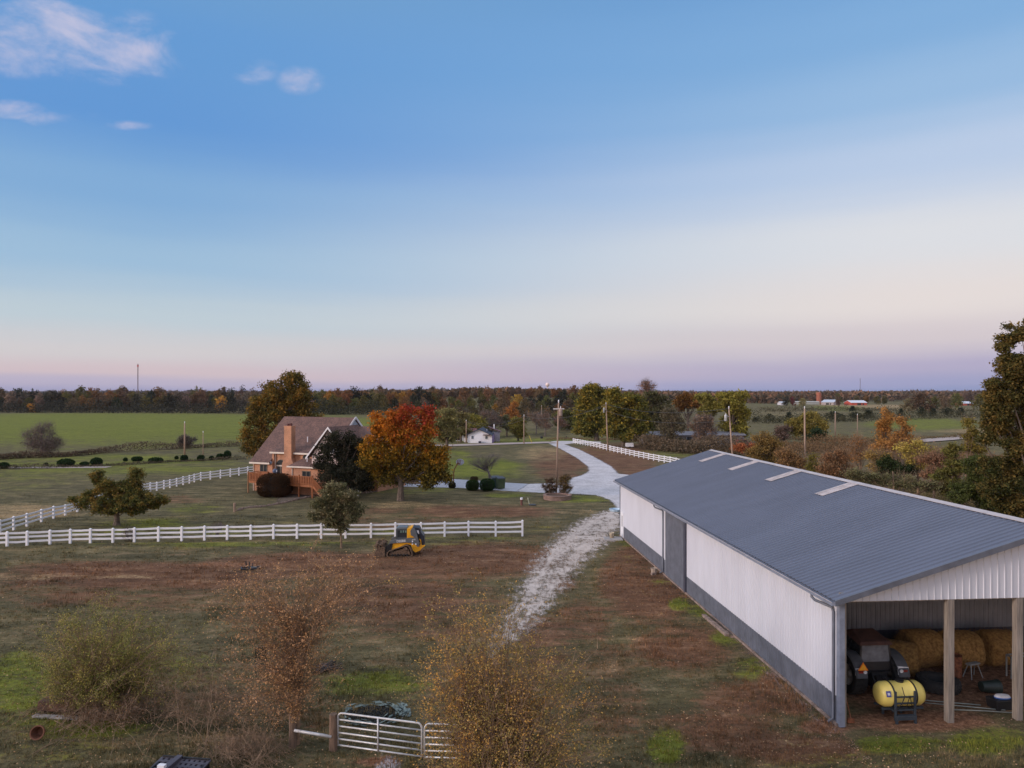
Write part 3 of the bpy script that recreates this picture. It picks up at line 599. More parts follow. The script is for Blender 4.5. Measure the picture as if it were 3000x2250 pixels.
for s_ in (-1, 1):
    f = MB(); A_ = [R(10+k*10) for k in range(17)]
    V_ = [(s_*xx, .35-math.cos(q)*rr, .80+math.sin(q)*rr) for xx, rr in ((.60,.92),(.66,.95),(1.0,.95),(1.05,.90)) for q in A_]
    f.add(V_, [(j*17+i, j*17+i+1, (j+1)*17+i+1, (j+1)*17+i) for j in range(3) for i in range(16)]); f.build('fender_arch', cabf, T); f = MB()
    f.add([(s_*.62,-.45,1.36),(s_*1.02,-.45,1.32),(s_*1.03,-.50,1.05),(s_*.63,-.50,1.02),(s_*.62,-.38,1.36),(s_*1.02,-.38,1.32),(s_*1.03,-.43,1.05),(s_*.63,-.43,1.02)], [(0,1,2,3),(7,6,5,4),(0,4,5,1),(1,5,6,2),(2,6,7,3),(3,7,4,0)])
    o = f.build('fender', fen, T)
    MB().b2((s_*.84-.10,-.53,1.1),(s_*.84+.10,-.505,1.24)).build('tail_light', mat('tail_red', (.25,.03,.02), .3), o)
    MB().lathe([(.07,0),(.07,.02),(.001,.03)], (0,0,0), 14, 'Y').build('work_light', mat('lamp_lens', (.7,.68,.66), .3), o).location = (s_*.70, -.55, 1.2)
smv = MB().prism([(-.20,0),(.20,0),(.0,.34)], -.01, .01).build('warning_triangle', mat('warn_orange', (.85,.22,.02), .5), T); smv.location = (-.80, -.56, 1.28)
MB().prism([(-.15,.035),(.15,.035),(.0,.27)], -.02, -.011).build('reflector', mat('warn_yellow', (.9,.42,.03), .5), smv)
MB().tube([(-.35,1.9,1.4),(-.35,1.9,2.7)], .035).build('exhaust_pipe', M['black'], T)
MB().bar((-.35,-.3,.5),(-.3,-.95,.45),.06).bar((.35,-.3,.5),(.3,-.95,.45),.06).bar((-.25,-.2,.95),(-.3,-.7,.5),.05).bar((.25,-.2,.95),(.3,-.7,.5),.05).bar((0,-.3,.95),(0,-1.0,.9),.05).b2((-.2,-.45,.55),(.2,-.25,.95)).build('hitch', M['black'], T)
# ---------------------------------------------------------------- sprayer tank
S = thing('sprayer_tank', 'yellow poly sprayer tank on a dark steel rack behind the tractor', 'tank', bl(2.62, .62), R(4.46))
r, hl = .44, .86
tk = MB().lathe([(.001,-hl),(.22,-hl+.01),(.36,-hl+.06),(r,-hl+.2),(r,-.5),(r+.008,-.49),(r+.008,-.43),(r,-.42),(r,.42),(r+.008,.43),(r+.008,.49),(r,.5),(r,hl-.2),(.36,hl-.06),(.22,hl-.01),(.001,hl)], (0,0,.88), 40, 'X', cap=False).build('tank', M['tank'], S, smooth=True)
for x in (-.42, .42): MB().lathe([(r+.004,-.03),(r+.018,-.03),(r+.018,.03),(r+.004,.03)], (x,0,.88), 40, 'X', cap=False).build('strap', M['black'], S)
MB().lathe([(.14,0),(.15,.06),(.13,.07),(.001,.08)], (.02,0,.88+r-.01), 20).build('lid', M['black'], tk)
MB().box((-.66,-.425,1.04),(.17,.02,.2),M=Matrix.Rotation(R(-20),4,'X')).build('sticker', mat('blue_sticker', (.05,.06,.30), .5), tk)
MB().box((-.66,-.437,1.043),(.09,.02,.09),M=Matrix.Rotation(R(-20),4,'X')).build('sticker_mark', mat('pale_mark', (.6,.6,.65), .5), tk)
rk = MB()
for x in (-.45, .29): rk.bar((x,-.50,.1),(x,-.50,1.15),.07); rk.bar((x,-.50,.42),(x,.4,.42),.07)
for z in (.48, .72, .95): rk.bar((-.45,-.50,z),(.29,-.50,z),.05)
rk.bar((-.8,-.2,.42),(.8,-.2,.42),.08); rk.bar((-.8,.25,.42),(.8,.25,.42),.08); rk.bar((-.45,-.52,.22),(.29,-.52,.22),.16)
for x in (-.43, .27): rk.bar((x,-.55,0),(x,-.55,.3),.08); rk.bar((x,.3,0),(x,.3,.42),.07)
rk.build('rack', mat('rack_blue_grey', (.03,.042,.055), .6), S, bevel=.006)
MB().tube([(-.15,-.42,1.28),(-.13,-.54,1.0),(-.25,-.56,.7),(-.1,-.58,.55),(0,-.57,.85),(.07,-.55,1.0),(.15,-.56,.6)], .014, 6).tube([(-.45,-.55,.5),(-.25,-.58,.75),(-.15,-.57,.95)], .012, 6).build('hose', M['black'], S, smooth=True)
# ---------------------------------------------------------------- hay bales
def bale(x, y, r, l, rz, label, z=0):
    prof = []; n = 14
    prof = [(.001,-l/2-.02),(r*.4,-l/2-.03),(r*.85,-l/2),(r*.97,-l/2+.07),(r,-l/2+.2),(r*1.01,0),(r,l/2-.2),(r*.97,l/2-.07),(r*.85,l/2),(r*.4,l/2+.03),(.001,l/2+.02)]
    mb = MB().lathe(prof, (0,0,r*.93+z), 48, 'X', cap=False); V = mb.v[0]; rg = np.random.default_rng(int(x*100))
    ang = np.arctan2(V[:,1], V[:,2]-r*.93); V[:,1] += .03*np.sin(ang*5+x)*r; V[:,2] += .03*np.cos(ang*3+V[:,0]*3)*r; V[:,2] = np.maximum(V[:,2], z+.01)
    # loose straw standing off the surface
    m = 2600; k = rg.integers(0, len(V), m); c = V[k]+rg.normal(0, .05, (m, 3)); d = rg.normal(0, 1, (m, 3)); d /= np.linalg.norm(d, axis=1)[:,None]; sdv = rg.normal(0, 1, (m, 3)); L_ = rg.uniform(.04, .14, m)[:,None]
    W = np.cross(d, sdv); W /= np.linalg.norm(W, axis=1)[:,None]; c[:,2] = np.maximum(c[:,2], .03)
    mb.add(np.stack([c-W*.006, c+W*.006, c+d*L_], 1).reshape(-1, 3), np.arange(3*m).reshape(-1, 3))
    o = mb.build('hay_bale', M['tan'], smooth=True); o.location = bl(x, y); o.rotation_euler.z = R(4.46)+rz
    return tag(o, label, 'hay bale', 'round hay bales against the inner wall')
bale(5.2, 4.6, .70, 1.35, R(-28), 'leftmost round hay bale, just right of the tractor, turned at an angle')
bale(6.65, 5.35, .80, 1.45, R(3), 'middle round hay bale behind the first wooden post')
bale(8.25, 5.1, .80, 1.45, R(3), 'round hay bale seen between the two wooden posts, right of a dark gap')
bale(10.2, 5.3, .76, 1.4, R(2), 'round hay bale at the edge of the photo, right of the second post')
t_ = thing('spare_tractor_tyre', 'big black tractor tyre lying flat on the earth floor of the bay', 'tyre', bl(5.75, 2.9)); 
ty = MB().lathe([(.42,.04),(.60,.0),(.76,.05),(.79,.15),(.79,.32),(.76,.42),(.60,.46),(.42,.42),(.40,.3),(.40,.16),(.42,.04)], n=44, cap=False)
for k in range(24):
    for s_ in (0, 1): a = 2*math.pi*(k+.5*s_)/24; a2 = a+.14; ty.bar((math.cos(a)*.79,math.sin(a)*.79,.23),(math.cos(a2)*.76,math.sin(a2)*.76,.05 if s_ else .42),.06,.06)
o = ty.build('carcass', M['rubber'], t_)
d_ = thing('drum', 'rusty brown steel drum standing in front of the hay bales', 'drum', bl(7.35, 4.15))
MB().lathe([(.001,0),(.29,0),(.29,.28),(.305,.29),(.29,.30),(.29,.58),(.305,.59),(.29,.60),(.29,.86),(.30,.88),(.27,.88),(.26,.85),(.001,.85)], n=28, cap=False).build('shell', M['rust'], d_, smooth=False)
sh = thing('saw_stand', 'pale metal work stand with splayed legs by the hay bales', 'stand', bl(8.0, 3.9), R(20))
sh.scale = (.8,.8,.85)
pm = mat('pale_paint', (.22,.23,.22), .6)
MB().box((0,0,.68),(.75,.25,.07)).build('top', pm, sh); 
for x, y in ((-.3,-.1),(-.3,.1),(.3,-.1),(.3,.1)): MB().bar((x*.8,y*.8,.66),(x*1.35,y*2.5,0),.04).build('leg', pm, sh)
for i, (a, b_, lab) in enumerate((((4.2,1.9),(6.3,1.25),'thin pale pipe on the earth floor, nearest the tyre'), ((4.3,1.6),(6.9,.75),'longest thin pale pipe on the earth floor'), ((5.0,.95),(7.3,.45),'thin pale pipe on the floor nearest the opening'))):
    tag(MB().tube([bl(*a, .04), bl((a[0]+b_[0])/2, (a[1]+b_[1])/2+.03*i, .035), bl(*b_, .04)], .025, 8).build('pipe', mat('pvc_pipe', (.22,.23,.20), .6), smooth=True), lab, 'pipe', 'pipes lying on the bay floor')
bx = thing('feed_tub', 'low black tub beside the second post holding a white sack', 'tub', bl(6.95, 1.05), R(10))
MB().box((0,0,.19),(.75,.5,.38),taper=1.12).build('tub', M['black'], bx, bevel=.03)
sk = MB().lathe([(.001,.34),(.2,.35),(.25,.42),(.2,.5),(.001,.54)], n=14, cap=False).build('feed_sack', mat('white_sack', (.62,.60,.60), .7)); sk.location = bl(7.0,1.02); sk.scale = (1.25,.75,1); tag(sk, 'white feed sack with red and blue ends lying in the black tub', 'sack')
MB().lathe([(.205,.348),(.253,.42),(.24,.44),(.20,.36)], n=14, cap=False).build('print_band', mat('sack_blue', (.06,.15,.45), .6), sk)
bn = thing('bin', 'dark green bin lying on its side behind the black tub', 'bin', bl(7.5, 2.3)); MB().lathe([(.2,-.35),(.26,.3),(.28,.3),(.28,.35),(.24,.35),(.18,-.3),(.001,-.3)], (0,0,.28), 20, 'X').build('shell', mat('dark_green_plastic', (.014,.024,.022), .5), bn)
tl = thing('fence_tools', 'old hand tools leaning in the near barn corner', 'tools', bl(.35, .35))
MB().tube([(0,0,.02),(.08,.1,1.3)], .02, 6).build('handle', M['pole'], tl); MB().tube([(.25,-.1,.02),(.1,.1,.95)], .02, 6).build('handle', M['rust'], tl); MB().box((.2,-.1,.12),(.25,.08,.16)).build('blade', M['rust'], tl)
st2 = thing('steel_rack', 'pale steel shelf frame at the right edge of the open bay', 'rack', bl(9.9, 3.6)); MB().bar((-.4,0,.9),(.9,0,1.0),.05).bar((-.4,.3,.9),(.9,.3,1.0),.05).bar((-.4,0,.0),(-.4,0,.9),.05).bar((.9,0,0),(.9,0,1.0),.05).bar((-.4,.3,.0),(-.4,.3,.9),.05).bar((.9,.3,0),(.9,.3,1.0),.05).bar((-.4,0,.9),(-.4,.3,.9),.05).build('frame', pm, st2)
# ================================================================ BRICK HOUSE
H = thing('brick_house', 'orange brick house with a steep brown roof, tall chimney and stained deck', 'house', (-31.8, 88, 0), R(-22))
B = MB(); SLP = .836
def z0(y): return 3.66+SLP*y
# block A walls (left section, recessed bay, right section) and gable ends
B.prism([(0,-.3),(2.97,-.3),(2.97,3.62),(0,3.62)], 0, .25)
B.add([(xx,yy_,zz_) for xx in (2.72,2.97) for yy_,zz_ in ((.25,-.3),(2.2,-.3),(2.2,5.45),(.25,4.62))], [(0,1,2,3),(7,6,5,4),(0,4,5,1),(1,5,6,2),(2,6,7,3),(3,7,4,0)]); B.b2((2.97,.55,-.3),(8.75,.77,4.68)); B.b2((8.75,.55,-.3),(10.6,.77,4.0))
B.b2((10.35,1.62,-.3),(10.6,12.2,3.62))
def gable(x0, x1): 
    P = [(0.02,-.3),(12.18,-.3),(12.18,3.6),(6.1,8.62),(0.02,3.6)]
    B.add([(x0,a,b) for a, b in P]+[(x1,a,b) for a, b in P], [(0,1,2,3,4),(9,8,7,6,5)]+[(i,(i+1) % 5,5+(i+1) % 5,5+i) for i in range(5)])
gable(0, .24)
B.b2((.24,11.95,-.3),(10.35,12.19,3.6))
# wing W: low front room right of the chimney
B.b2((6.35,-.75,-.3),(13.6,-.5,3.25)); B.b2((6.35,-.5,-.3),(6.6,.55,3.25)); 
# block B walls
B.b2((10.6,4.5,-.3),(15.0,4.75,5.6)); B.b2((14.75,4.75,-.3),(15.0,11,3.9)); B.b2((10.6,10.75,-.3),(14.75,11,3.9)); B.b2((10.6,-.2,-.3),(13.9,0.0,3.25))
wall = B.build('wall', M['brick'], H)
# basement level below deck is part of the same brick
# siding gables: end gable of main ridge (faces right), front cross gable
S_ = MB()
S_.add([(10.45,a,b) for a, b in ((1.5,4.8),(10.7,4.8),(6.1,8.62))]+[(10.62,a,b) for a, b in ((1.5,4.8),(10.7,4.8),(6.1,8.62))], [(0,1,2),(5,4,3),(0,3,4,1),(1,4,5,2),(2,5,3,0)])
S_.build('end_gable', mat('bluish_shade_siding', (.36,.42,.50), .7), H)  # bluish shade of the right-facing gable put into the siding colour
CGX, CGW, CGZ, CY = 11.6, 2.75, 8.0, -.35
S2 = MB().add([(CGX-CGW+.2,CY,3.3),(CGX+CGW-.2,CY,3.3),(CGX+CGW-.2,CY,4.6),(CGX,CY,CGZ-.1),(CGX-CGW+.2,CY,4.6),(CGX-CGW+.2,CY+.2,3.3),(CGX+CGW-.2,CY+.2,3.3),(CGX+CGW-.2,CY+.2,4.6),(CGX,CY+.2,CGZ-.1),(CGX-CGW+.2,CY+.2,4.6)],
   [(0,1,2,3,4),(9,8,7,6,5),(0,5,6,1),(1,6,7,2),(2,7,8,3),(3,8,9,4),(4,9,5,0)]).b2((CGX-CGW+.2,CY+.2,3.3),(CGX-CGW+.4,3,4.6)).b2((CGX+CGW-.4,CY+.2,3.3),(CGX+CGW-.2,3,4.6)).build('front_gable', M['siding'], H)
gw = MB().b2((CGX-.6,CY-.06,4.9),(CGX+.6,CY-.01,6.2)).build('window', M['fasciaw'], H); MB().b2((CGX-.5,CY-.075,5.0),(CGX-.04,CY-.055,6.1)).b2((CGX+.04,CY-.075,5.0),(CGX+.5,CY-.055,6.1)).build('pane', M['glass'], gw)
# roofs
ov = .3; Rf = MB(); t = .12
def pt(x, y): return (x, y, z0(y)+.12)
rid = (6.1, z0(6.1)+.12)
Rf.slab([(-ov,-.3,z0(-.3)+.12),(2.75,-.3,z0(-.3)+.12),(2.75,6.1,rid[1]),(-ov,6.1,rid[1])], t)
Rf.slab([(2.75,1.9,z0(1.9)+.12),(10.75,1.9,z0(1.9)+.12),(10.75,6.1,rid[1]),(2.75,6.1,rid[1])], t); Rf.slab([(8.75,.25,z0(.25)+.12),(10.75,.25,z0(.25)+.12),(10.75,1.9,z0(1.9)+.12),(8.75,1.9,z0(1.9)+.12)], t); Rf.slab([(2.45,.2,4.80),(8.75,.2,4.80),(8.75,2.28,5.72),(2.45,2.28,5.72)], t)
Rf.slab([(-ov,12.5,z0(-.3)+.12),(10.75,12.5,z0(-.3)+.12),(10.75,6.1,rid[1]),(-ov,6.1,rid[1])], t)
roofA = Rf.build('roof', M['shingle'], H)
# block B roof (ridge 7.85 at y=5.4)
Rf = MB(); zb = 7.85; yb = 5.4; eb = -.1; se = (zb-4.0)/(yb-eb)
Rf.slab([(10.76,eb,4.0),(15.4,eb,4.0),(15.4,yb,zb),(10.76,yb,zb)], t); Rf.slab([(10.76,11.3,4.0),(15.4,11.3,4.0),(15.4,yb,zb),(10.76,yb,zb)], t)
# cross gable roof
yr = yb
for s_ in (-1, 1):
    Rf.slab([(CGX,CY-.35,CGZ+.03),(CGX+s_*(CGW+.35),CY-.35,CGZ+.03-(CGW+.35)*1.16),(CGX+s_*(CGW+.35),1.6,CGZ+.03-(CGW+.35)*1.16),(CGX,yr,CGZ+.03)], t)
Rf.build('roof', M['shingle'], H)
for xx in (14.1, 15.0): MB().b2((xx,.15,-.2),(xx+.15,.3,3.95)).build('porch_post', M['fasciaw'], H)
B2 = MB().add([(14.8,a,b) for a, b in ((.3,3.9),(11,3.9),(yb,zb-.25))]+[(15.01,a,b) for a, b in ((.3,3.9),(11,3.9),(yb,zb-.25))], [(0,1,2),(5,4,3),(0,3,4,1),(1,4,5,2),(2,5,3,0)]).build('end_gable', M['siding'], H)
# wing hip roof
Rf = MB(); e = 3.3
a, b_, c_, d_ = (6.05,-1.05,e), (13.9,-1.05,e), (10.2,1.9,e+1.55), (8.1,1.9,e+1.55)
Rf.slab([a, b_, (12.2,1.9,e+1.55), d_], .1); Rf.slab([a, d_, (6.05,1.9,e)], .1)
wr = Rf.build('roof', M['shingle'], H)
MB().tube([(8.2,-.1,3.8),(8.2,-.1,4.35)], .06).build('vent_pipe', M['white'], wr)
for p in ((5.2,3.9), (1.9,4.7), (8.9, 4.9)): pass
MB().tube([(6.15,2.6,z0(2.6)),(6.15,2.6,z0(2.6)+.75)], .06).build('vent_pipe', M['white'], roofA)
# fascias
fa = MB().b2((-ov,-.36,z0(-.3)-.10),(2.78,-.30,z0(-.3)+.10)).b2((2.42,.13,4.60),(4.84,.19,4.80)).b2((5.95,.13,4.60),(8.75,.19,4.80)).b2((6.0,-1.12,e-.14),(13.95,-1.06,e+.03)).b2((5.98,-1.06,e-.14),(6.05,1.2,e+.03))
fa.b2((-ov+.02,-.30,3.32),(2.7,.0,3.36))
fa.build('fascia', M['fascia'], H)
fw = MB()
for s_ in (-1, 1):
    fw.add([(CGX,CY-.38,CGZ+.04),(CGX+s_*(CGW+.4),CY-.38,CGZ+.04-(CGW+.4)*1.16),(CGX+s_*(CGW+.4),CY-.38,CGZ-.22-(CGW+.4)*1.16),(CGX,CY-.38,CGZ-.22)]+
           [(CGX,CY-.42,CGZ+.04),(CGX+s_*(CGW+.4),CY-.42,CGZ+.04-(CGW+.4)*1.16),(CGX+s_*(CGW+.4),CY-.42,CGZ-.22-(CGW+.4)*1.16),(CGX,CY-.42,CGZ-.22)], [(0,1,2,3),(7,6,5,4),(0,4,5,1),(1,5,6,2),(2,6,7,3),(3,7,4,0)])
    fw.bar((10.78,6.1,rid[1]+.0),(10.78,6.1+s_*4.9,rid[1]-4.9*SLP),.06,.26)
fw.build('rake_board', M['fasciaw'], H)
# downspouts
MB().tube([(.15,-.06,3.3),(.15,-.06,-.2)], .05, 6).build('downspout', M['fascia'], H); MB().tube([(6.6,-.82,3.1),(6.6,-.82,.2)], .05, 6).build('downspout', M['fascia'], H); MB().tube([(3.05,.42,4.6),(3.05,.42,1.6)], .05, 6).build('downspout', M['fascia'], H)
# chimney with shoulder
ch = MB().b2((4.86,-.16,4.1),(5.92,.60,8.0)).b2((4.84,-.18,7.86),(5.94,.62,7.98))
ch.prism([(4.55,-.3),(6.25,-.3),(6.25,3.4),(5.92,4.1),(4.86,4.1),(4.55,3.4)], -.18, .62); cho = ch.build('chimney', M['brick'], H)
MB().lathe([(.16,0),(.16,.3),(.13,.3),(.13,0)], (5.2,.2,7.95), 14).lathe([(.16,0),(.17,.34),(.13,.34),(.13,0)], (5.58,.2,7.95), 14).build('flue_pot', mat('dark_flue', (.10,.03,.03), .8), cho)
# windows
tr_ = mat('brown_window_frame', (.12,.10,.07), .6)
def window(x0, x1, za, zb_, y, n=2, frame=tr_, arch=False):
    f = MB(); w_ = .07
    f.b2((x0,y-.05,za),(x0+w_,y,zb_)).b2((x1-w_,y-.05,za),(x1,y,zb_)).b2((x0+w_,y-.05,za),(x1-w_,y,za+w_)).b2((x0+w_,y-.05,zb_-w_),(x1-w_,y,zb_))
    for k in range(1, n): xx = x0+(x1-x0)*k/n; f.b2((xx-.05,y-.048,za+w_),(xx+.05,y,zb_-w_))
    o = f.build('window', frame, H); MB().b2((x0+w_,y-.03,za+w_),(x1-w_,y-.015,zb_-w_)).build('pane', M['glass'], o)
    if arch:
        c = ((x0+x1)/2, zb_+.14); rr = (x1-x0)/2+.08; P = [(c[0]+rr*math.cos(R(a)), c[1]+rr*math.sin(R(a))) for a in range(0, 181, 15)]
        MB().prism(P[::-1], y-.05, y-.02).build('arch_frame', frame, o)
        MB().prism([(c[0]+(rr-.09)*math.cos(R(a)), c[1]+.06+(rr-.12)*math.sin(R(a))) for a in range(0, 181, 15)][::-1], y-.062, y-.051).build('pane', M['glass'], o)
        MB().b2((x0-.05,y-.07,zb_),(x1+.05,y-.005,zb_+.12)).build('lintel', M['fascia'], o)
    return o
window(1.1, 2.2, 1.9, 3.25, -.005); window(3.2, 4.4, 1.55, 3.05, .545, 2, arch=True); window(8.0, 9.2, 1.85, 2.8, -.755)
window(7.1, 8.0, 3.5, 3.95, .545, 1, arch=True); window(13.0, 14.2, 1.2, 2.6, 4.495)
dr_ = MB().b2((6.27,-.45,1.5),(6.345,.3,3.0)).build('side_door', mat('dark_red_door', (.09,.02,.02), .6), H)
# deck with rail, posts and steps
Dk = thing('deck', 'reddish stained wooden deck with slatted rail in front of the brick house', 'deck'); Dk.matrix_world = Matrix.Translation((-31.8, 88, 0)) @ Matrix.Rotation(R(-22), 4, 'Z')
A0 = Vector((.85,-1.75,0)); A1 = Vector((10.9,-2.65,0)); DZ = 1.48
MB().slab([(A0.x,A0.y,DZ),(A1.x,A1.y,DZ),(A1.x,-.80,DZ),(6.3,-.80,DZ),(6.3,-.2,DZ),(4.5,-.2,DZ),(4.5,.5,DZ),(3.0,.5,DZ),(3.0,-.05,DZ),(A0.x,-.05,DZ)], .05).build('floor', M['deck'], Dk)
rl = MB().bar(A0+Vector((0,0,DZ-.16)), A1+Vector((0,0,DZ-.16)), .05, .25).bar(A0+Vector((0,0,DZ+.92)), A1+Vector((0,0,DZ+.92)), .13, .05).bar(A0+Vector((0,0,DZ+.1)), A1+Vector((0,0,DZ+.1)), .05, .08)
rl.bar(A0+Vector((0,0,DZ+.92)), (A0.x,-.05,DZ+.92), .13, .05).bar(A0+Vector((0,0,DZ-.16)), (A0.x,-.05,DZ-.16), .05, .25)
nn = 40
for k in range(nn+1): p = A0.lerp(A1, k/nn); rl.bar(p+Vector((0,0,DZ-.0)), p+Vector((0,0,DZ+.9)), .12)
for k in range(8): rl.bar((A0.x,A0.y+k*.22,DZ),(A0.x,A0.y+k*.22,DZ+.9),.05)
# stairs rail going down to the right
C1 = A1+Vector((1.5,-.35,-1.1))
rl.bar(A1+Vector((0,0,DZ+.92)), C1+Vector((0,0,DZ+.92)), .1, .05); rl.bar(A1+Vector((0,0,DZ-.1)), C1+Vector((0,0,DZ-.1)), .06, .24)
for k in range(13): p = A1.lerp(C1, k/12); rl.bar(p+Vector((0,0,DZ)), p+Vector((0,0,DZ+.9)), .055)
rl.build('railing', M['deck'], Dk)
for k in range(6):
    p = A0.lerp(A1, k/5); MB().bar((p.x,p.y,-.3 if k else -.35),(p.x,p.y,DZ+1.08),.14).build('post', mat('deck_post', (.24,.12,.05), .8) if k == 0 else M['deck'], Dk)
MB().b2((1.2,-.5,DZ),(2.7,-.3,DZ+.95)).build('bench', M['deck'], Dk)
for k in range(5): MB().box((A1.x+.15+k*.28,A1.y+.6,DZ-.1-k*.26),(.3,1.3,.05)).build('step', M['deck'], Dk)
def hl(x, y, z=0): return tuple(Dk.matrix_world @ Vector((x, y, z)))
ds = thing('satellite_dish', 'round blue and white satellite dish on the deck rail', 'dish', hl(5.0, -1.9, 2.4)); 
o = MB().lathe([(.001,-.08),(.16,-.06),(.3,0),(.29,.015),(.15,-.03),(.001,-.05)], (0,0,.35), 22, 'Y', cap=False).build('reflector', mat('dish_blue', (.09,.13,.22), .4), ds, smooth=True); o.rotation_euler.z = R(25)
MB().tube([(0,.06,-.5),(0,.06,.35)], .025).tube([(0,0,.2),(.05,-.3,.3)], .015).build('mount', M['grey'], ds); MB().lathe([(.001,0),(.14,.0),(.14,.02),(.001,.02)], (.08,-.02,.36), 14, 'Y', cap=False).build('label_disc', M['white'], ds)
for (x, y, z, lab) in ((2.75,1.2,3.5,'small grey dish under the eave left of the arched window'),):
    q = thing('wall_lamp', lab, 'dish', hl(x, y-1.3, z)); MB().lathe([(.001,-.05),(.2,0),(.19,.02),(.001,-.02)], (0,0,0), 16, 'Y').build('reflector', M['gutter'], q); MB().tube([(0,0,0),(0,.25,-.1)], .02).build('arm', M['grey'], q)
# ================================================================ FENCES
def board_fence(name, label, posts, ht, post_w=.16, rails=3, group=None):
    """posts: [(x,y,z,h)]"""
    f = thing('board_fence', label, 'fence', tuple(posts[0][:3]), group=group)
    ox, oy, oz, _ = posts[0]
    rj = np.random.default_rng(int(abs(ox)*10)+len(posts)); jj = rj.normal(0, 1, (len(posts), 5))
    posts = [(p[0]+j[0]*.02, p[1]+j[1]*.025, p[2], p[3]*(1+j[2]*.012)) for p, j in zip(posts, jj)]
    for (x, y, z, h) in posts:
        o = MB().box((x-ox,y-oy,z-oz+h/2-.02),(post_w,post_w,h)).add(np.array([(-.5,-.5,0),(.5,-.5,0),(.5,.5,0),(-.5,.5,0),(0,0,.45)])*post_w*1.12+np.array([x-ox,y-oy,z-oz+h-.02]), [(0,1,4),(1,2,4),(2,3,4),(3,0,4)]).build('post', M['white'], f)
    for k in range(rails):
        fr = (.90, .60, .29)[k]; m_ = MB()
        for a, b in zip(posts[:-1], posts[1:]):
            pa = Vector((a[0]-ox,a[1]-oy,a[2]-oz+a[3]*fr+rj.normal(0,.008))); pb = Vector((b[0]-ox,b[1]-oy,b[2]-oz+b[3]*fr+rj.normal(0,.008))); pm2 = (pa+pb)/2-Vector((0,0,abs(rj.normal(0,.014))))
            m_.bar(pa,pm2,.045,.15).bar(pm2,pb,.045,.15)
        m_.build('rail', M['white'], f)
    return f
def interp_posts(keys, xs, hk):
    ks = sorted(keys); out = []
    for x in xs:
        by = np.interp(x, [k[0] for k in ks], [k[1] for k in ks]); X, Y, Zz = gp(x, by)
        hpx = np.interp(x, [k[0] for k in ks], [k[2] for k in ks]); out.append((X, Y, Zz, hpx*Y/F))
    return out
# front run: source px of post, base row, height px
fx = [-110,-46,20,80,145,206,266,331,394,465,532,598,665,735,802,870,941,1012,1087,1158,1233,1304,1372,1453,1530]
board_fence('f', 'long white three-rail fence crossing the lawn behind the yellow loader', interp_posts([(-110,1604,42),(20,1601,42),(206,1592,41),(394,1588,42),(598,1583,42),(802,1579,42),(1012,1577,43),(1230,1574,43),(1372,1571,44),(1530,1571,46)], fx, 0), 1.25)
bx_ = [-60,0,41,80,122,157,191,225,262,300,330,362,392,416,440,459,480,499,518,536,554,570,588,617,646,674,700,726,752]
board_fence('f', 'white three-rail fence climbing behind the low spreading tree to the brick house', interp_posts([(-60,1585,46),(41,1553,40),(80,1542,38),(122,1529,37),(157,1519,36),(191,1510,31),(300,1476,30),(416,1443,27),(459,1438,26),(518,1425,24),(588,1408,24),(646,1401,24),(700,1393,23),(752,1387,23)], bx_, 0), 1.2)
rx_ = []; x = 1679.0; st_ = 6.6
while x < 2100: rx_.append(x); x += st_; st_ *= 1.038
board_fence('f', 'white three-rail fence along the right of the driveway, running behind the barn', interp_posts([(1679,1299,15),(1740,1310,15.5),(1800,1325,17),(1853,1337,18),(1900,1347,19),(1955,1357,20),(2000,1366,21),(2100,1385,24)], rx_, 0), 1.3)
# ================================================================ TUBE GATES, WOODEN POSTS
def P3(px, D, z): return ((px-CX)/F*D, D, z)
def post(px, base, htpx, r, label, m_=None):
    X, Y = flat(px, base); h = htpx*Y/F
    o = MB().tube([(0,0,-.1),(.01,0,h*.5),(.0,.01,h)], [r*1.05,r,r*.93], 12).build('fence_post', m_ or M['oldpost']); o.location = (X, Y, 0); return tag(o, label, 'post'), (X, Y, h)
o, pA = post(857, 2188, 100, .13, 'weathered wooden corner post at the left end of the pipe rail')
o, pB = post(976, 2198, 106, .14, 'thick dark wooden gate post between pipe rail and tube gate')
o, pC = post(849, 2190, 98, .035, 'slim pale post stuck tight against the weathered corner post', M['pole'])
tag(MB().tube([(pA[0]+.1,pA[1]-.12,pA[2]*.53),(pB[0]-.02,pB[1]-.12,pB[2]*.42)], .05, 10).build('pipe_rail', M['galv'], smooth=True), 'single white pipe rail between the two wooden gate posts', 'rail')
def gate(pxa, ya, pxb, yb, h, label, mid=True):
    a = Vector((*flat(pxa, ya), 0)); b = Vector((*flat(pxb, yb), 0)); L_ = (b-a).length; ang = math.atan2(b.y-a.y, b.x-a.x)
    g = thing('tube_gate', label, 'gate', tuple(a), ang, 'galvanised tube gates')
    z1 = .16; z2 = z1+h; r = .16; fr = [(0,0,z1),(0,0,z2-r)]+[(r-r*math.cos(R(t)),0,z2-r+r*math.sin(R(t))) for t in (20,45,70)]+[(r,0,z2),(L_-r,0,z2)]+[(L_-r+r*math.sin(R(t)),0,z2-r+r*math.cos(R(t))) for t in (20,45,70)]+[(L_,0,z2-r),(L_,0,z1)]
    MB().tube(fr, .032, 10).build('frame', M['galv'], g, smooth=True)
    for k in range(5): z = z1+.02+h*(0, .19, .38, .58, .78)[k]; MB().tube([(0,0,z),(L_,0,z)], .027, 8).build('bar', M['galv'], g, smooth=True)
    if mid: MB().tube([(L_*.49,-.035,z1),(L_*.49,-.035,z2)], .03, 8).build('brace', M['galv'], g, smooth=True)
    return g
gate(990, 2198, 1236, 2233, 1.10, 'nearer galvanised tube gate with a centre brace, hung from the dark wooden post')
gate(1244, 2234, 1460, 2242, 1.10, 'second galvanised tube gate, half hidden in the orange shrub')
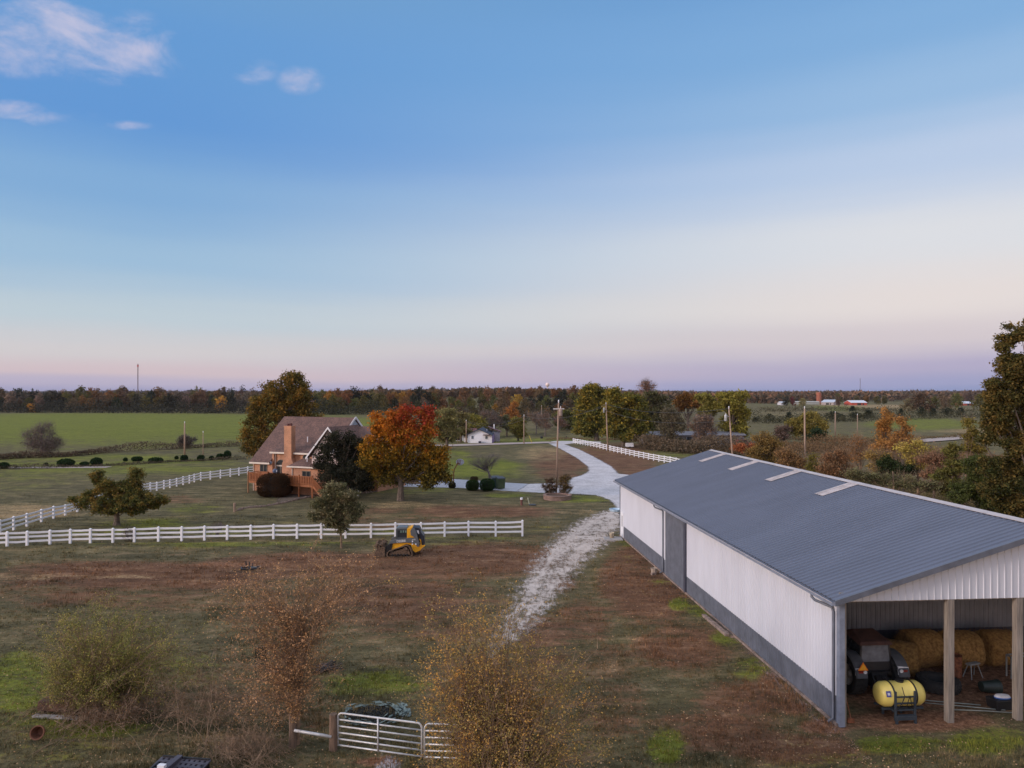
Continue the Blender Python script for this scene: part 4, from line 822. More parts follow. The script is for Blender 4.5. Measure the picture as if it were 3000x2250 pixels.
# ================================================================ TRACK LOADER
LX, LY = flat(1178, 1632)
LD = thing('track_loader', 'yellow and grey compact track loader parked on bare dirt below the fence', 'loader', (LX-.2, LY+.9, 0), R(3))
def zp(pts): return [((a-1100)*.00232, (1228-b)*.00232) for a, b in pts]
trk_o = zp([(690,1215),(668,1160),(700,1080),(760,1040),(1240,885),(1310,862),(1370,880),(1440,985),(1490,1140),(1480,1200),(1440,1225),(740,1228)])
trk_i = zp([(740,1185),(725,1150),(760,1095),(1250,935),(1310,915),(1350,940),(1410,1030),(1440,1150),(1420,1185)])
for s_ in (-1, 1):
    y0, y1 = sorted((s_*.52, s_*.86)); t = MB()
    n = 60
    def resamp(P, n):
        P = np.array(P+[P[0]]); d = np.r_[0, np.cumsum(np.hypot(*np.diff(P, axis=0).T))]; q = np.linspace(0, d[-1], n, endpoint=False); return np.c_[np.interp(q, d, P[:,0]), np.interp(q, d, P[:,1])]
    O = resamp(trk_o, n); I = O+(np.array([np.mean(O[:,0]), np.mean(O[:,1])])-O)*.09
    O2 = O.copy(); O2[::2] += (O[::2]-O.mean(0))*.035
    V = [(a, y, b) for y in (y0, y1) for a, b in O2]+[(a, y, b) for y in (y0, y1) for a, b in I]
    F_ = []
    for i in range(n):
        j = (i+1) % n; F_ += [(i, j, n+j, n+i), (2*n+i, 3*n+i, 3*n+j, 2*n+j), (i, 2*n+i, 2*n+j, j), (n+i, n+j, 3*n+j, 3*n+i)]
    to = t.add(V, F_).build('track', M['mud'], LD, fix=True)
    fr = MB().prism(zp([(760,1180),(770,1110),(1250,960),(1370,1000),(1420,1180)]), s_*.69-.08, s_*.69+.08).build('track_frame', M['mud'], to)
    for cxp in (860, 940, 1025, 1112, 1215, 1320): 
        c = zp([(cxp,1180)])[0]; MB().lathe([(.001,-.14),(.07,-.14),(.085,-.1),(.085,.1),(.07,.14),(.001,.14)], (c[0], s_*.69, c[1]), 14, 'Y', cap=False).build('roller', M['black'], to)
    c = zp([(1275,985)])[0]; MB().lathe([(.001,-.17),(.12,-.17),(.15,-.12),(.15,.12),(.12,.17),(.001,.17)], (c[0], s_*.69, c[1]), 18, 'Y', cap=False).build('sprocket', M['mud'], to)
    arm = MB().prism(zp([(745,830),(775,745),(960,690),(1300,662),(1570,650),(1430,560),(1415,420),(1490,330),(1560,370),(1620,520),(1690,790),(1700,905),(1650,940),(1590,880),(1480,800),(1200,795),(880,815)]), *sorted((s_*.58, s_*.72))).build('lift_arm', M['grey'], LD, bevel=.015)
    if s_ < 0:
        def word(txt, size, at, mtl, nm):
            cu = bpy.data.curves.new(nm, 'FONT'); cu.body = txt; cu.size = size; cu.extrude = .003; cu.offset = .004
            tmp = bpy.data.objects.new('tmp', cu); col.objects.link(tmp); bpy.context.view_layer.update()
            me = bpy.data.meshes.new_from_object(tmp); bpy.data.objects.remove(tmp); me.materials.clear(); me.materials.append(mtl)
            o = bpy.data.objects.new(nm, me); col.objects.link(o); o.parent = arm; o.location = at; o.rotation_euler = (R(90), R(-4), 0); return o
        wl = mat('decal_white', (.7,.7,.68), .6); c = zp([(985,785)])[0]
        word('DEERE', .235, (c[0], -.726, c[1]), wl, 'lettering'); c = zp([(1465,722)])[0]; word('333G', .12, (c[0], -.726, c[1]), wl, 'model_lettering')
# body
MB().prism(zp([(815,1040),(868,815),(1290,800),(1480,830),(1600,880),(1700,905),(1745,980),(1740,1045),(1570,1125),(1500,1060),(1420,880),(1300,850)]), -.60, .60).build('body', M['yellow'], LD, bevel=.02)
MB().prism(zp([(1300,665),(1305,375),(1465,325),(1480,345),(1425,400),(1425,585),(1570,600),(1560,655)]), -.50, .50).build('engine_hood', M['yellow'], LD, bevel=.015)
cab = MB().prism(zp([(955,700),(952,400),(985,350),(1050,330),(1300,332),(1302,690)]), -.44, .44).build('cab', mat('cab_dark', (.055,.065,.075), .45), LD, bevel=.02)
MB().prism(zp([(948,392),(975,345),(1050,322),(1310,324),(1312,385),(1000,385)]), -.48, .48).build('cab_roof', mat('cab_roof_grey', (.13,.16,.18), .45), cab, bevel=.015)
for s_ in (-1, 1): MB().prism(zp([(1000,640),(1000,430),(1285,430),(1285,640)]), *sorted((s_*.442, s_*.45))).build('side_window', M['glass'], cab)
for cxp in (1110, 1185, 1262): MB().prism(zp([(cxp-22,500),(cxp-18,430),(cxp+22,430),(cxp+22,500)]), -.456, -.451).build('painted_reflection', mat('painted_green_reflection', (.16,.24,.20), .2), cab)  # green reflections on the side window, painted as pale panes
MB().prism(zp([(948,690),(948,400),(958,400),(958,690)]), -.40, .40).build('windshield', M['glass'], cab)
MB().prism(zp([(1430,420),(1490,328),(1690,350),(1745,500),(1835,610),(1852,900),(1775,950),(1745,760),(1700,620)]), -.46, .46).build('rear_grille', mat('grille_dark', (.02,.028,.045), .4), LD, bevel=.03)
MB().prism(zp([(1610,430),(1665,430),(1690,520),(1670,550),(1625,490)]), -.475, -.461).build('vent_panel', M['white'], LD)
MB().prism(zp([(1690,690),(1745,720),(1765,900),(1870,890),(1875,905),(1745,1010),(1700,905),(1745,860),(1725,750)]), -.62, -.50).prism(zp([(1690,690),(1745,720),(1765,900),(1745,1010),(1700,905),(1745,860)]), .50, .62).build('rear_guard', M['yellow'], LD)
MB().prism(zp([(620,1235),(600,1050),(700,900),(770,820),(860,815),(820,1040),(700,1080),(660,1235)]), -.66, .66).build('coupler', M['black'], LD, bevel=.02)
bk_ = MB().prism(zp([(300,1190),(320,1030),(400,960),(560,900),(620,930),(640,1235),(340,1235)]), -.85, .85)
bk_ = bk_.build('bucket', M['mud'], LD, bevel=.03)
rg = np.random.default_rng(3); m_ = MB()
for k in range(150):
    u = rg.uniform(-.82, .82); a_, b_ = zp([(rg.uniform(330, 620), rg.uniform(820, 960))])[0]; m_.box((a_, u, b_), rg.uniform(.05, .16, 3), rg.uniform(0, 3), M=Matrix.Rotation(rg.uniform(0, 3), 4, 'X'))
m_.build('dirt_load', M['mud'], bk_)
for (cxp, cyp) in ((1485,755), (1590,840), (1480,840)): c = zp([(cxp,cyp)])[0]; MB().lathe([(.001,-.03),(.05,-.03),(.05,.0)], (c[0],-.72,c[1]), 12, 'Y', cap=False).build('pivot_pin', M['white'], LD)
# ================================================================ UTILITY POLES AND WIRES
def upole(px, top, base, r, label, arms=0, tr=None, lean=0, m_=None, grp='utility poles'):
    X, Y, Zz = gp(px, base); h = (base-top)*Y/F
    t = thing('utility_pole', label, 'pole', (X, Y, Zz), group=grp)
    MB().tube([(0,0,-.3),(lean*.5,0,h*.5),(lean,0,h)], [r,r*.85,r*.68], 10).build('shaft', m_ or M['pole'], t, smooth=True)
    if arms: MB().bar((lean-arms/2,-.12,h*.935),(lean+arms/2,-.12,h*.935),.11,.12).build('crossarm', M['galv'], t); 
    MB().tube([(lean,0,h),(lean,0,h+.3)], .05, 8).lathe([(.06,h+.14),(.09,h+.18),(.06,h+.24),(.08,h+.29),(.04,h+.34)], (lean,0,0), 10).build('insulator', M['white'], t)
    if tr:
        s_, f_, c_ = tr; q = MB().lathe([(.001,-.45),(.2,-.44),(.21,.35),(.23,.38),(.2,.42),(.001,.47)], (lean+s_*.42,-.1,h*f_), 20).build('transformer', mat('transformer_grey', c_, .5), t, smooth=True)
        MB().bar((lean,-.05,h*f_+.2),(lean+s_*.3,-.1,h*f_+.2),.06).build('bracket', M['galv'], q); MB().tube([(lean+s_*.42,-.1,h*f_+.45),(lean+s_*.42,-.1,h*f_+.7)], .035).build('bushing', M['white'], q)
    return (X+lean, Y, Zz+h)
w1 = upole(1629, 1180, 1452, .12, 'tall bare utility pole with a crossarm rising from the round stone planter', 1.3, (.55, .90, (.50,.40,.36)), lean=.3)
w2 = upole(1781, 1184, 1321, .15, 'utility pole with a grey transformer standing in the fence along the driveway', 0, (-1, .865, (.42,.46,.50)), lean=-.4)
w3 = upole(2151, 1197, 1400, .13, 'leaning utility pole with a pale grey transformer just behind the barn ridge', 0, (-1.1, .865, (.60,.63,.66)), lean=-.75)
w4 = upole(1366, 1234, 1298, .16, 'short brown utility pole in front of the small white house', m_=M['rust'] if 0 else M['pole'])
w5 = upole(1535, 1219, 1301, .15, 'slim utility pole beside the road right of the small white house')
w6 = upole(2359, 1197, 1390, .15, 'grey utility pole among the brush behind the barn', lean=-.1)
w7 = upole(2447, 1209, 1291, .17, 'pale utility pole in the far pasture beyond the round bush')
w8 = upole(2512, 1216, 1290, .12, 'thin grey pole right of the pale pasture pole')
w9 = upole(541, 1240, 1336, .17, 'weathered pole standing in the left pasture beside a grey bush')
w10 = upole(595, 1268, 1336, .09, 'thin faint pole in the left pasture, right of the weathered one')
w11 = upole(1587, 1190, 1240, .14, 'very thin distant pole in front of the rusty woods')
w12 = upole(2582, 1166, 1182, .3, 'tiny distant pole on the far pasture right of the red barn')
w13 = upole(1341, 1234, 1300, .07, 'thin post with a yard light left of the small white house')
def wire(name, a, b, sag, label, r=.016, n=16):
    a = Vector(a); b = Vector(b); P = [a.lerp(b, i/n)-Vector((0,0,sag*4*(i/n)*(1-i/n))) for i in range(n+1)]
    tag(MB().tube(P, r, 5, cap=False).build('power_line', mat('wire', (.06,.06,.06), .6)), label, 'wire', 'overhead power lines')
wire('w', w2, w3, 1.1, 'power line sagging from the driveway pole to the barn ridge pole, upper', .03)
wire('w', (w2[0],w2[1],w2[2]-1.3), (w3[0],w3[1],w3[2]-1.6), 1.3, 'power line sagging from the driveway pole to the barn ridge pole, lower', .03)
wire('w', w1, w2, 1.2, 'power line from the planter pole to the driveway pole', .022)
wire('w', w1, w4, 2.0, 'power line from the planter pole toward the small white house', .022)
wire('w', w2, w5, 1.6, 'power line from the driveway pole to the slim roadside pole', .035)
wire('w', w5, w4, 1.2, 'power line between the two poles by the small white house', .035)
# guy marker
X, Y, Zz = gp(1559, 1299); tag(MB().tube([(0,0,0),(-.75,0,1.9)], .06, 8).build('guy_marker', mat('marker_yellow', (.55,.42,.05), .6)), 'leaning yellow guy wire marker beside the road', 'marker').location = (X, Y, Zz)
X, Y, Zz = gp(1587, 1291); b = thing('mailbox', 'black box on a post where the driveway meets the road', 'mailbox', (X, Y, Zz)); MB().box((0,0,.95),(.75,.5,.62)).build('box', M['black'], b, bevel=.05); MB().box((0,0,.35),(.12,.12,.7)).build('post', M['post'], b)
X, Y, Zz = gp(1659, 1287); tag(MB().lathe([(.09,0),(.09,.75),(.14,.76),(.14,1.0),(.001,1.05)], n=12).build('marker_post', M['black']), 'dark marker post with a pale cap beyond the fence end', 'post').location = (X, Y, Zz)
# ================================================================ YARD THINGS
X, Y = flat(1329, 1421); hp = thing('basketball_hoop', 'basketball hoop on a leaning rust-brown pole beside the concrete drive', 'basketball hoop', (X, Y, 0), R(-12))
MB().tube([(0,0,0),(0,0,1.6),(.12,0,2.1),(.62,0,2.95)], .07, 8).build('pole', M['rust'], hp)
q = MB().lathe([(.001,-.02),(.48,-.02),(.48,.02),(.001,.02)], (.72,.1,3.0), 22, 'Y', cap=False).build('backboard', mat('board_grey', (.42,.42,.46), .5), hp); q.scale = (1.15,1,.85); q.location.z = .45
MB().tube([(.72+.2*math.cos(k*.628),-.15+.2*math.sin(k*.628),2.75) for k in range(11)], .02, 6, cap=False).build('rim', M['rust'], hp); MB().bar((.55,.02,2.85),(.55,.02,3.3),.05).bar((.88,.02,2.85),(.88,.02,3.3),.05).bar((.55,.02,2.8),(.88,.02,2.8),.05).build('bracket', M['rust'], hp)
def bin_(px, base, label, c1, rz):
    X, Y = flat(px, base); b = thing('wheelie_bin', label, 'trash bin', (X, Y, 0), rz, 'green trash bins')
    MB().box((0,0,.72),(.85,.95,1.2),taper=1.14).build('body', mat('bin_green', c1, .5), b, bevel=.03)
    MB().add([(-.52,-.58,1.33),(.52,-.58,1.33),(.52,.6,1.33),(-.52,.6,1.33),(-.48,-.5,1.42),(.48,-.5,1.42),(.48,.55,1.55),(-.48,.55,1.55)], [(0,3,2,1),(4,5,6,7),(0,1,5,4),(1,2,6,5),(2,3,7,6),(3,0,4,7)]).build('lid', mat('bin_lid', (.03,.035,.045), .5), b, bevel=.02)
    for s_ in (-1, 1): MB().lathe([(.001,-.04),(.14,-.04),(.14,.04),(.001,.04)], (s_*.36,.42,.14), 16, 'X', cap=False).build('wheel', M['rubber'], b)
    MB().tube([(-.35,.62,1.3),(.35,.62,1.3)], .025, 6).build('handle', M['black'], b); MB().box((.1,-.5,.85),(.2,.012,.28)).build('sticker', mat('bin_mark', (.55,.42,.12), .6), b)
bin_(1452, 1431, 'dark green trash bin beside the larger clipped bush', (.01,.045,.04), R(8)); bin_(1466, 1433, 'olive green trash bin at the right, its side toward the drive', (.05,.075,.03), R(20))
# round stone planter
X, Y = flat(1633, 1462); Y -= 0; pl = thing('stone_planter', 'low round planter ring of pinkish stacked blocks', 'planter', (X, Y, 0))
pm_ = brick_mat('planter_blocks', (.30,.20,.16), (.22,.14,.11), (.07,.05,.045), 3.2, bw=.5, rh=.30)
MB().lathe([(1.58,-.1),(1.58,.42),(1.62,.42),(1.62,.5),(1.28,.5),(1.28,.3)], n=36, cap=False).build('wall', pm_, pl); MB().lathe([(1.30,.36),(.6,.42),(.001,.42)], n=30, cap=False).build('soil', mat('mulch', (.12,.07,.045), .95, scale=12, var=.4), pl)
def small(name, px, base, fn, label, cat):
    X, Y = flat(px, base); o = fn(); o.name = name; o.location = (X, Y, 0); return tag(o, label, cat)
small('vent_post', 1528, 1480, lambda: MB().lathe([(.12,0),(.12,.62),(.001,.62)], n=14).build('x', mat('red_brown_pipe', (.16,.06,.05), .7)), 'short maroon pipe with a white cap in the lawn', 'pipe'); q = MB().lathe([(.14,.6),(.14,.8),(.001,.82)], n=14).build('cap', M['white'], bpy.data.objects['vent_post'])
small('stake', 1551, 1479, lambda: MB().tube([(0,0,0),(-.18,0,.75)], .05, 6).build('x', mat('pale_stake', (.6,.6,.42), .6)), 'leaning pale yellow stake beside a dark lid in the lawn', 'stake')
small('septic_lid', 1560, 1480, lambda: MB().lathe([(.42,0),(.42,.06),(.36,.10),(.001,.13)], n=20).build('x', M['black']), 'flat dark round lid in the lawn near the planter', 'lid')
X, Y = flat(1804, 1497); b = thing('stock_tub', 'shallow pale blue tub on the gravel at the far barn corner', 'tub', (X, Y, 0)); MB().lathe([(.001,.03),(.55,.02),(.62,.22),(.66,.22),(.60,.0),(.001,.0)], n=24, cap=False).build('shell', mat('pale_blue_plastic', (.42,.55,.66), .4), b)
# small black grapple frame on the dirt
X, Y = flat(735, 1668); gr = thing('grapple_frame', 'low black steel implement frame lying on the brown dirt', 'implement', (X, Y, 0), R(8))
MB().bar((-.55,-.25,.08),(.55,-.25,.10),.09).bar((-.7,.3,.08),(.6,.3,.1),.09).bar((-.55,-.25,.08),(-.7,.3,.08),.09).bar((.55,-.25,.1),(.6,.3,.1),.09).bar((-.1,-.25,.1),(-.1,.3,.12),.08).build('frame', M['black'], gr)
MB().bar((-.3,0,.1),(-.35,.1,.55),.07).bar((-.1,.05,.1),(-.12,.1,.5),.06).bar((.12,0,.1),(.1,.1,.42),.06).build('tines', M['black'], gr); MB().box((.2,0,.14),(.35,.3,.06),.3).build('plate', M['grey'], gr)
# clipped log pile, dark barrel etc. in the near scrub
X, Y = flat(955, 1965); lp = thing('brush_pile', 'low dark heap of logs and sticks right of the small tree', 'wood pile', (X, Y, 0)); lp.scale = (.6,.6,.7); rg = np.random.default_rng(8); m_ = MB()
for k in range(34): a = rg.uniform(-.5, 1.0); l = rg.uniform(.3, .95); c = rg.normal(0, .28, 2); m_.tube([(c[0]-l*math.cos(a)/1.3,c[1]-l*math.sin(a)/2,rg.uniform(.02,.2)),(c[0]+l*math.cos(a)/1.3,c[1]+l*math.sin(a)/2,rg.uniform(.1,.62))], rg.uniform(.015,.07), 6)
m_.build('logs', mat('dead_wood', (.085,.07,.065), .95, var=.3), lp)
X, Y = flat(765, 1972); tb = thing('garden_chair', 'dark green plastic chair half hidden behind the small tree', 'chair', (X, Y, 0), R(20)); gm = mat('dark_green_resin', (.01,.035,.022), .4)
MB().box((0,0,.42),(.5,.5,.05)).build('seat', gm, tb); MB().box((0,.25,.75),(.5,.05,.6)).build('backrest', gm, tb)
for a_ in (-.22,.22):
    for b_ in (-.22,.22): MB().bar((a_,b_,0),(a_,b_,.42),.05).build('leg', gm, tb)
X, Y = flat(180, 2088); tr2 = thing('feed_trough', 'rusty old trough propped on a pale board under the left shrub', 'trough', (X, Y, 0), R(-6))
MB().prism([(-.8,.14),(-.75,.5),(.75,.5),(.8,.14)], -.25, .25).build('body', mat('dark_rust', (.10,.05,.03), .9, var=.35, scale=6), tr2, bevel=.02); MB().box((.15,-.45,.05),(1.8,.2,.07)).build('board', M['concrete'], tr2)
for x in (-.6,.6): MB().box((x,0,.07),(.12,.4,.14)).build('foot', M['oldpost'], tr2)
X, Y = flat(122, 2160); fp = thing('clay_pot', 'broken terracotta-coloured pot lying in the green grass', 'pot', (X, Y, 0)); q = MB().lathe([(.13,0),(.2,.26),(.24,.27),(.24,.33),(.2,.33),(.12,.03),(.001,.03)], n=16).build('shell', mat('terracotta', (.16,.065,.035), .85, var=.2), fp); q.rotation_euler = (R(70), R(20), 0); q.location = (0, 0, .2)
# dark slotted ramp at the bottom edge
X, Y = flat(518, 2300); rk_ = thing('slotted_crate', 'dark steel slotted panel box at the bottom edge of the photo', 'crate', (X, Y, 0), R(-8)); cm_ = mat('dark_purple_steel', (.07,.065,.085), .5)
m_ = MB(); nx, ny = 9, 5; W_, D_ = 1.55, 1.0
xs_ = np.linspace(-W_/2, W_/2, nx+1); ys_ = np.linspace(-D_/2, D_/2, ny+1); zf = lambda y: .45+.1*(y+D_/2)
for v_ in xs_: m_.bar((v_,-D_/2,zf(-D_/2)),(v_,D_/2,zf(D_/2)),.10,.05)
for v_ in ys_: m_.bar((-W_/2,v_,zf(v_)),(W_/2,v_,zf(v_)),.11,.055)
m_.b2((-.30,-D_/2,.5),(-.12,D_/2,.66)); m_.build('panel', cm_, rk_)
MB().b2((-W_/2,-D_/2,0),(-W_/2+.05,D_/2,.55)).b2((W_/2-.05,-D_/2,0),(W_/2,D_/2,.55)).b2((-W_/2,D_/2-.05,0),(W_/2,D_/2,.62)).b2((-W_/2,-D_/2,.02),(W_/2,D_/2,.05)).build('box', M['black'], rk_); MB().box((-.28,-.32,.72),(.22,.14,.1)).build('latch', M['white'], rk_)
# burn ring behind the gate
X, Y = flat(1085, 2095); br = thing('burn_pile', 'black burn heap ringed by pale green-grey plastic sheeting behind the gate', 'burn pile', (X, Y, 0)); br.scale = (.85,.85,.7); rg = np.random.default_rng(4)
m_ = MB()
for k in range(420):
    a = rg.uniform(0, 6.28); r_ = math.sqrt(rg.random())*1.0; m_.box((r_*math.cos(a)*1.15, r_*math.sin(a)*.85, .02+.13*(1-r_)*rg.random()), (rg.uniform(.05,.25), rg.uniform(.02,.09), rg.uniform(.02,.08)), rg.uniform(0,3), M=Matrix.Rotation(rg.normal(0,.3), 4, 'X'))
m_.build('char', mat('char', (.012,.014,.013), .95), br)
m_ = MB()
for k in range(190):
    a = rg.normal(.6, 1.15) if k % 3 else rg.normal(-1.8, .6); r_ = rg.normal(1.05, .12)
    if k % 4 == 0: a = rg.uniform(-.2,.8); r_ = rg.uniform(.9,1.5)
    c = np.array([r_*math.cos(a)*1.2, r_*math.sin(a)*.95, rg.uniform(.03,.18)]); l = rg.uniform(.08,.3)
    e1 = np.array([-math.sin(a), math.cos(a), rg.normal(0,.2)])*l; e2 = np.array([math.cos(a), math.sin(a), rg.normal(0,.5)])*l*.4
    m_.add([c-e1, c+e2*rg.uniform(.3,1.2), c+e1, c-e2*rg.uniform(.3,1)], [(0,1,2,3)])
m_.build('plastic_sheeting', mat('pale_green_ash', (.17,.225,.21), .8, var=.3, scale=9), br)
# flower bed edging left of the deck, rocks
X, Y = flat(687, 1500); tag(MB().tube([(0,0,0),(0,0,.9)], .12, 8).build('bollard', mat('tan_post', (.36,.24,.17), .8)), 'short tan wooden post at the tip of the stone bed edging', 'post').location = (X, Y, 0)
eb_ = [(692,1497),(720,1489),(760,1486),(800,1480),(840,1472),(880,1462),(930,1452),(985,1450),(1050,1446),(1110,1441)]
pts_ = []; rg = np.random.default_rng(2)
for (a, b_), (c_, d_) in zip(eb_[:-1], eb_[1:]):
    for k in range(12): t = k/12; X, Y = flat(a+(c_-a)*t, b_+(d_-b_)*t); pts_.append((X, Y+rg.normal(0,.05), .02))
tag(MB().tube(pts_, [rg.uniform(.08,.21) for _ in pts_], 7).build('bed_edging', mat('edging_stone', (.20,.14,.11), .9, var=.25)), 'uneven stone edging curving round the flower bed below the deck', 'stone edging')
bedp = [(800,1478),(840,1470),(930,1451),(1110,1440),(1120,1424),(950,1430),(860,1440),(810,1456)]
sheet('flower_bed', bedp, gravel_material('bed_mulch', (.07,.05,.038), (.13,.10,.075), -.1, .5, 2.2), .004, .4, lambda X, Y, s: s)
for i, (px, py, w_, lab, cl_) in enumerate(((1066,1444,.6,'grey metal pail among the shrubs below the deck end',(.34,.34,.38)),)):
    X, Y = flat(px-166, py-2); b = thing('pail', lab, 'pail', (X, Y, 0)); MB().lathe([(.25,0),(.32,.7),(.34,.72),(.30,.72),(.22,.04),(.001,.04)], n=18, cap=False).build('shell', mat('zinc', cl_, .5, metal=.3), b)
# ================================================================ SMALL WHITE HOUSE
X, Y, Zz = gp(1420, 1298); WH = thing('white_house', 'small white gabled house with a dark roof beyond the road', 'house', (X, Y, Zz), R(-3)); k_ = Y/F
def u(px): return (px-1420)*k_
def v(py): return (1298-py)*k_
whw = mat('white_siding', (.82,.82,.86), .6, var=.03); dkr = mat('navy_shingles', (.035,.045,.075), .85, var=.15)
gz = v(1259); ez = v(1275); dep = 9
MB().prism([(u(1370),-.5),(u(1441),-.5),(u(1441),v(1275)),(u(1434),v(1271)),(u(1404),gz),(u(1370),v(1273))], 0, dep).build('wall', whw, WH)
MB().b2((u(1354),3,-.5),(u(1370),dep-.5,v(1275))).build('side_room', whw, WH)
rf = MB(); rf.slab([(u(1404),-.5,gz+.2),(u(1366),-.5,v(1274)+.05),(u(1366),dep+.4,v(1274)+.05),(u(1404),dep+.4,gz+.2)], .15); rf.slab([(u(1404),-.5,gz+.2),(u(1443),-.5,v(1275)+.05),(u(1443),dep+.4,v(1275)+.05),(u(1404),dep+.4,gz+.2)], .15)
rf.slab([(u(1351),2.6,v(1275)),(u(1368),2.6,v(1275)),(u(1368),dep-.3,v(1270)),(u(1351),dep-.3,v(1270))], .15)
rf.build('roof', dkr, WH)
for px in (1384, 1425):
    o = MB().b2((u(px-3),-.08,v(1286)),(u(px+3),-.01,v(1277))).build('window', mat('grey_window', (.12,.14,.17), .3), WH); MB().b2((u(px-3)-.08,-.11,v(1286)-.1),(u(px+3)+.08,-.085,v(1286))).b2((u(px-3)-.08,-.11,v(1277)),(u(px+3)+.08,-.085,v(1277)+.1)).build('frame', M['white'], o)
MB().b2((u(1416),-1.6,v(1274.5)),(u(1436),.0,v(1273))).build('porch_roof', mat('brown_awning', (.07,.03,.03), .8), WH)
MB().b2((u(1441)+.01,.3,-.3),(u(1443),6,v(1276))).build('side_wall', mat('lilac_trim', (.35,.25,.50), .7), WH)
MB().b2((u(1403),-1.1,0),(u(1410),-.2,v(1292))).build('air_conditioner', mat('ac_dark', (.05,.05,.08), .5), WH)
MB().tube([(u(1377),3,v(1265)),(u(1377),3,v(1259))], .09).tube([(u(1421),5,v(1268)),(u(1421),5,v(1260))], .09).build('vent_pipe', M['white'], WH)
sh_ = thing('shed', 'rust-roofed shed peeking out to the right of the small white house', 'shed', (X+u(1449), Y+8, float(terrain(X+u(1449), Y+8)))); rsm = mat('rust_red_roof', (.16,.07,.07), .8, var=.3)
MB().b2((-1.3,-2,-.3),(1.1,2,2.3)).build('wall', mat('shed_grey', (.35,.32,.36), .8), sh_); MB().slab([(-1.8,-2.3,3.7),(1.5,-2.3,2.4),(1.5,2.3,2.4),(-1.8,2.3,3.7)], .12).build('roof', rsm, sh_); MB().tube([(-.3,0,3),(-.3,0,4.2)], .15).build('flue', M['white'], sh_)
sh_ = thing('red_shed', 'long rust-red shed roof behind and left of the small white house', 'shed', (X+u(1353), Y+16, float(terrain(X+u(1353), Y+16))))
MB().b2((-2.6,-1.5,-.3),(2.6,1.5,2.2)).build('wall', mat('shed_white', (.5,.48,.5), .8), sh_); MB().slab([(-2.8,-1.8,2.2),(2.8,-1.8,2.2),(2.8,.2,3.4),(-2.8,.2,3.4)], .1).build('roof', rsm, sh_)
# ================================================================ FAR BUILDINGS
def far_barn(px, base, wpx, hpx, dep, wallc, roofc, label, cat='barn', rz=0, open_=True):
    X, Y, Zz = gp(px, base); k = Y/F; w_ = wpx*k; h = hpx*k; t = thing('far_barn' if cat == 'barn' else 'far_house', label, cat, (X, Y, Zz), rz)
    wm = mat('far_wall', wallc, .8, var=.08); o = MB().b2((-w_/2,0,-.5),(w_/2,dep,h*.55)); 
    for x in (-w_/2, w_/2): o.add([(x,0,h*.55),(x,dep,h*.55),(x,dep/2,h*.97)], [(0,1,2)])
    o.build('wall', wm, t); MB().slab([(-w_/2-.4,-.5,h*.52),(w_/2+.4,-.5,h*.52),(w_/2+.4,dep/2,h),(-w_/2-.4,dep/2,h)], .2).slab([(-w_/2-.4,dep+.5,h*.52),(w_/2+.4,dep+.5,h*.52),(w_/2+.4,dep/2,h),(-w_/2-.4,dep/2,h)], .2).build('roof', mat('far_roof', roofc, .5, var=.06), t)
    if open_: MB().b2((-w_*.12,-.12,0),(w_*.12,-.05,h*.4)).b2((w_*.22,-.12,0),(w_*.3,-.05,h*.35)).build('doorway', M['black'], t)
    return t
far_barn(2517, 1187, 46, 14, 14, (.50,.085,.05), (.66,.68,.74), 'distant bright red barn with a pale roof in the right pasture')
t = far_barn(2424, 1186, 34, 15, 22, (.40,.33,.32), (.52,.56,.62), 'distant barn with a big pale grey roof left of the bright red one', rz=R(-38))
far_barn(2837, 1188, 30, 12, 12, (.42,.09,.06), (.62,.66,.72), 'small distant red barn near the right trees', rz=R(8))
far_barn(2297, 1187, 16, 11, 9, (.62,.60,.64), (.50,.52,.56), 'distant white farmhouse left of the silo', 'house')
X, Y, Zz = gp(2399, 1183); sil = thing('silo', 'distant rust-coloured silo beside the pale roofed barn', 'silo', (X, Y, Zz)); MB().lathe([(2.4,0),(2.4,11),(.001,11.9)], n=18).build('shell', brick_mat('silo_brick', (.42,.13,.07), (.34,.10,.06), (.3,.15,.1), 1), sil)
for i, px in enumerate((2345, 2365, 2385)): X, Y, Zz = gp(px, 1185); tag(MB().b2((-5,0,0),(5,3,2.2)).slab([(-5.3,-.3,2.2),(5.3,-.3,2.2),(5.3,3.2,3),(-5.3,3.2,3)], .1).build('low_shed', mat('pale_shed', (.42,.42,.38), .8)), 'long pale shed, the %s of three in a row left of the silo' % ('leftmost', 'middle', 'rightmost')[i], 'shed', 'row of pale sheds').location = (X, Y, Zz)
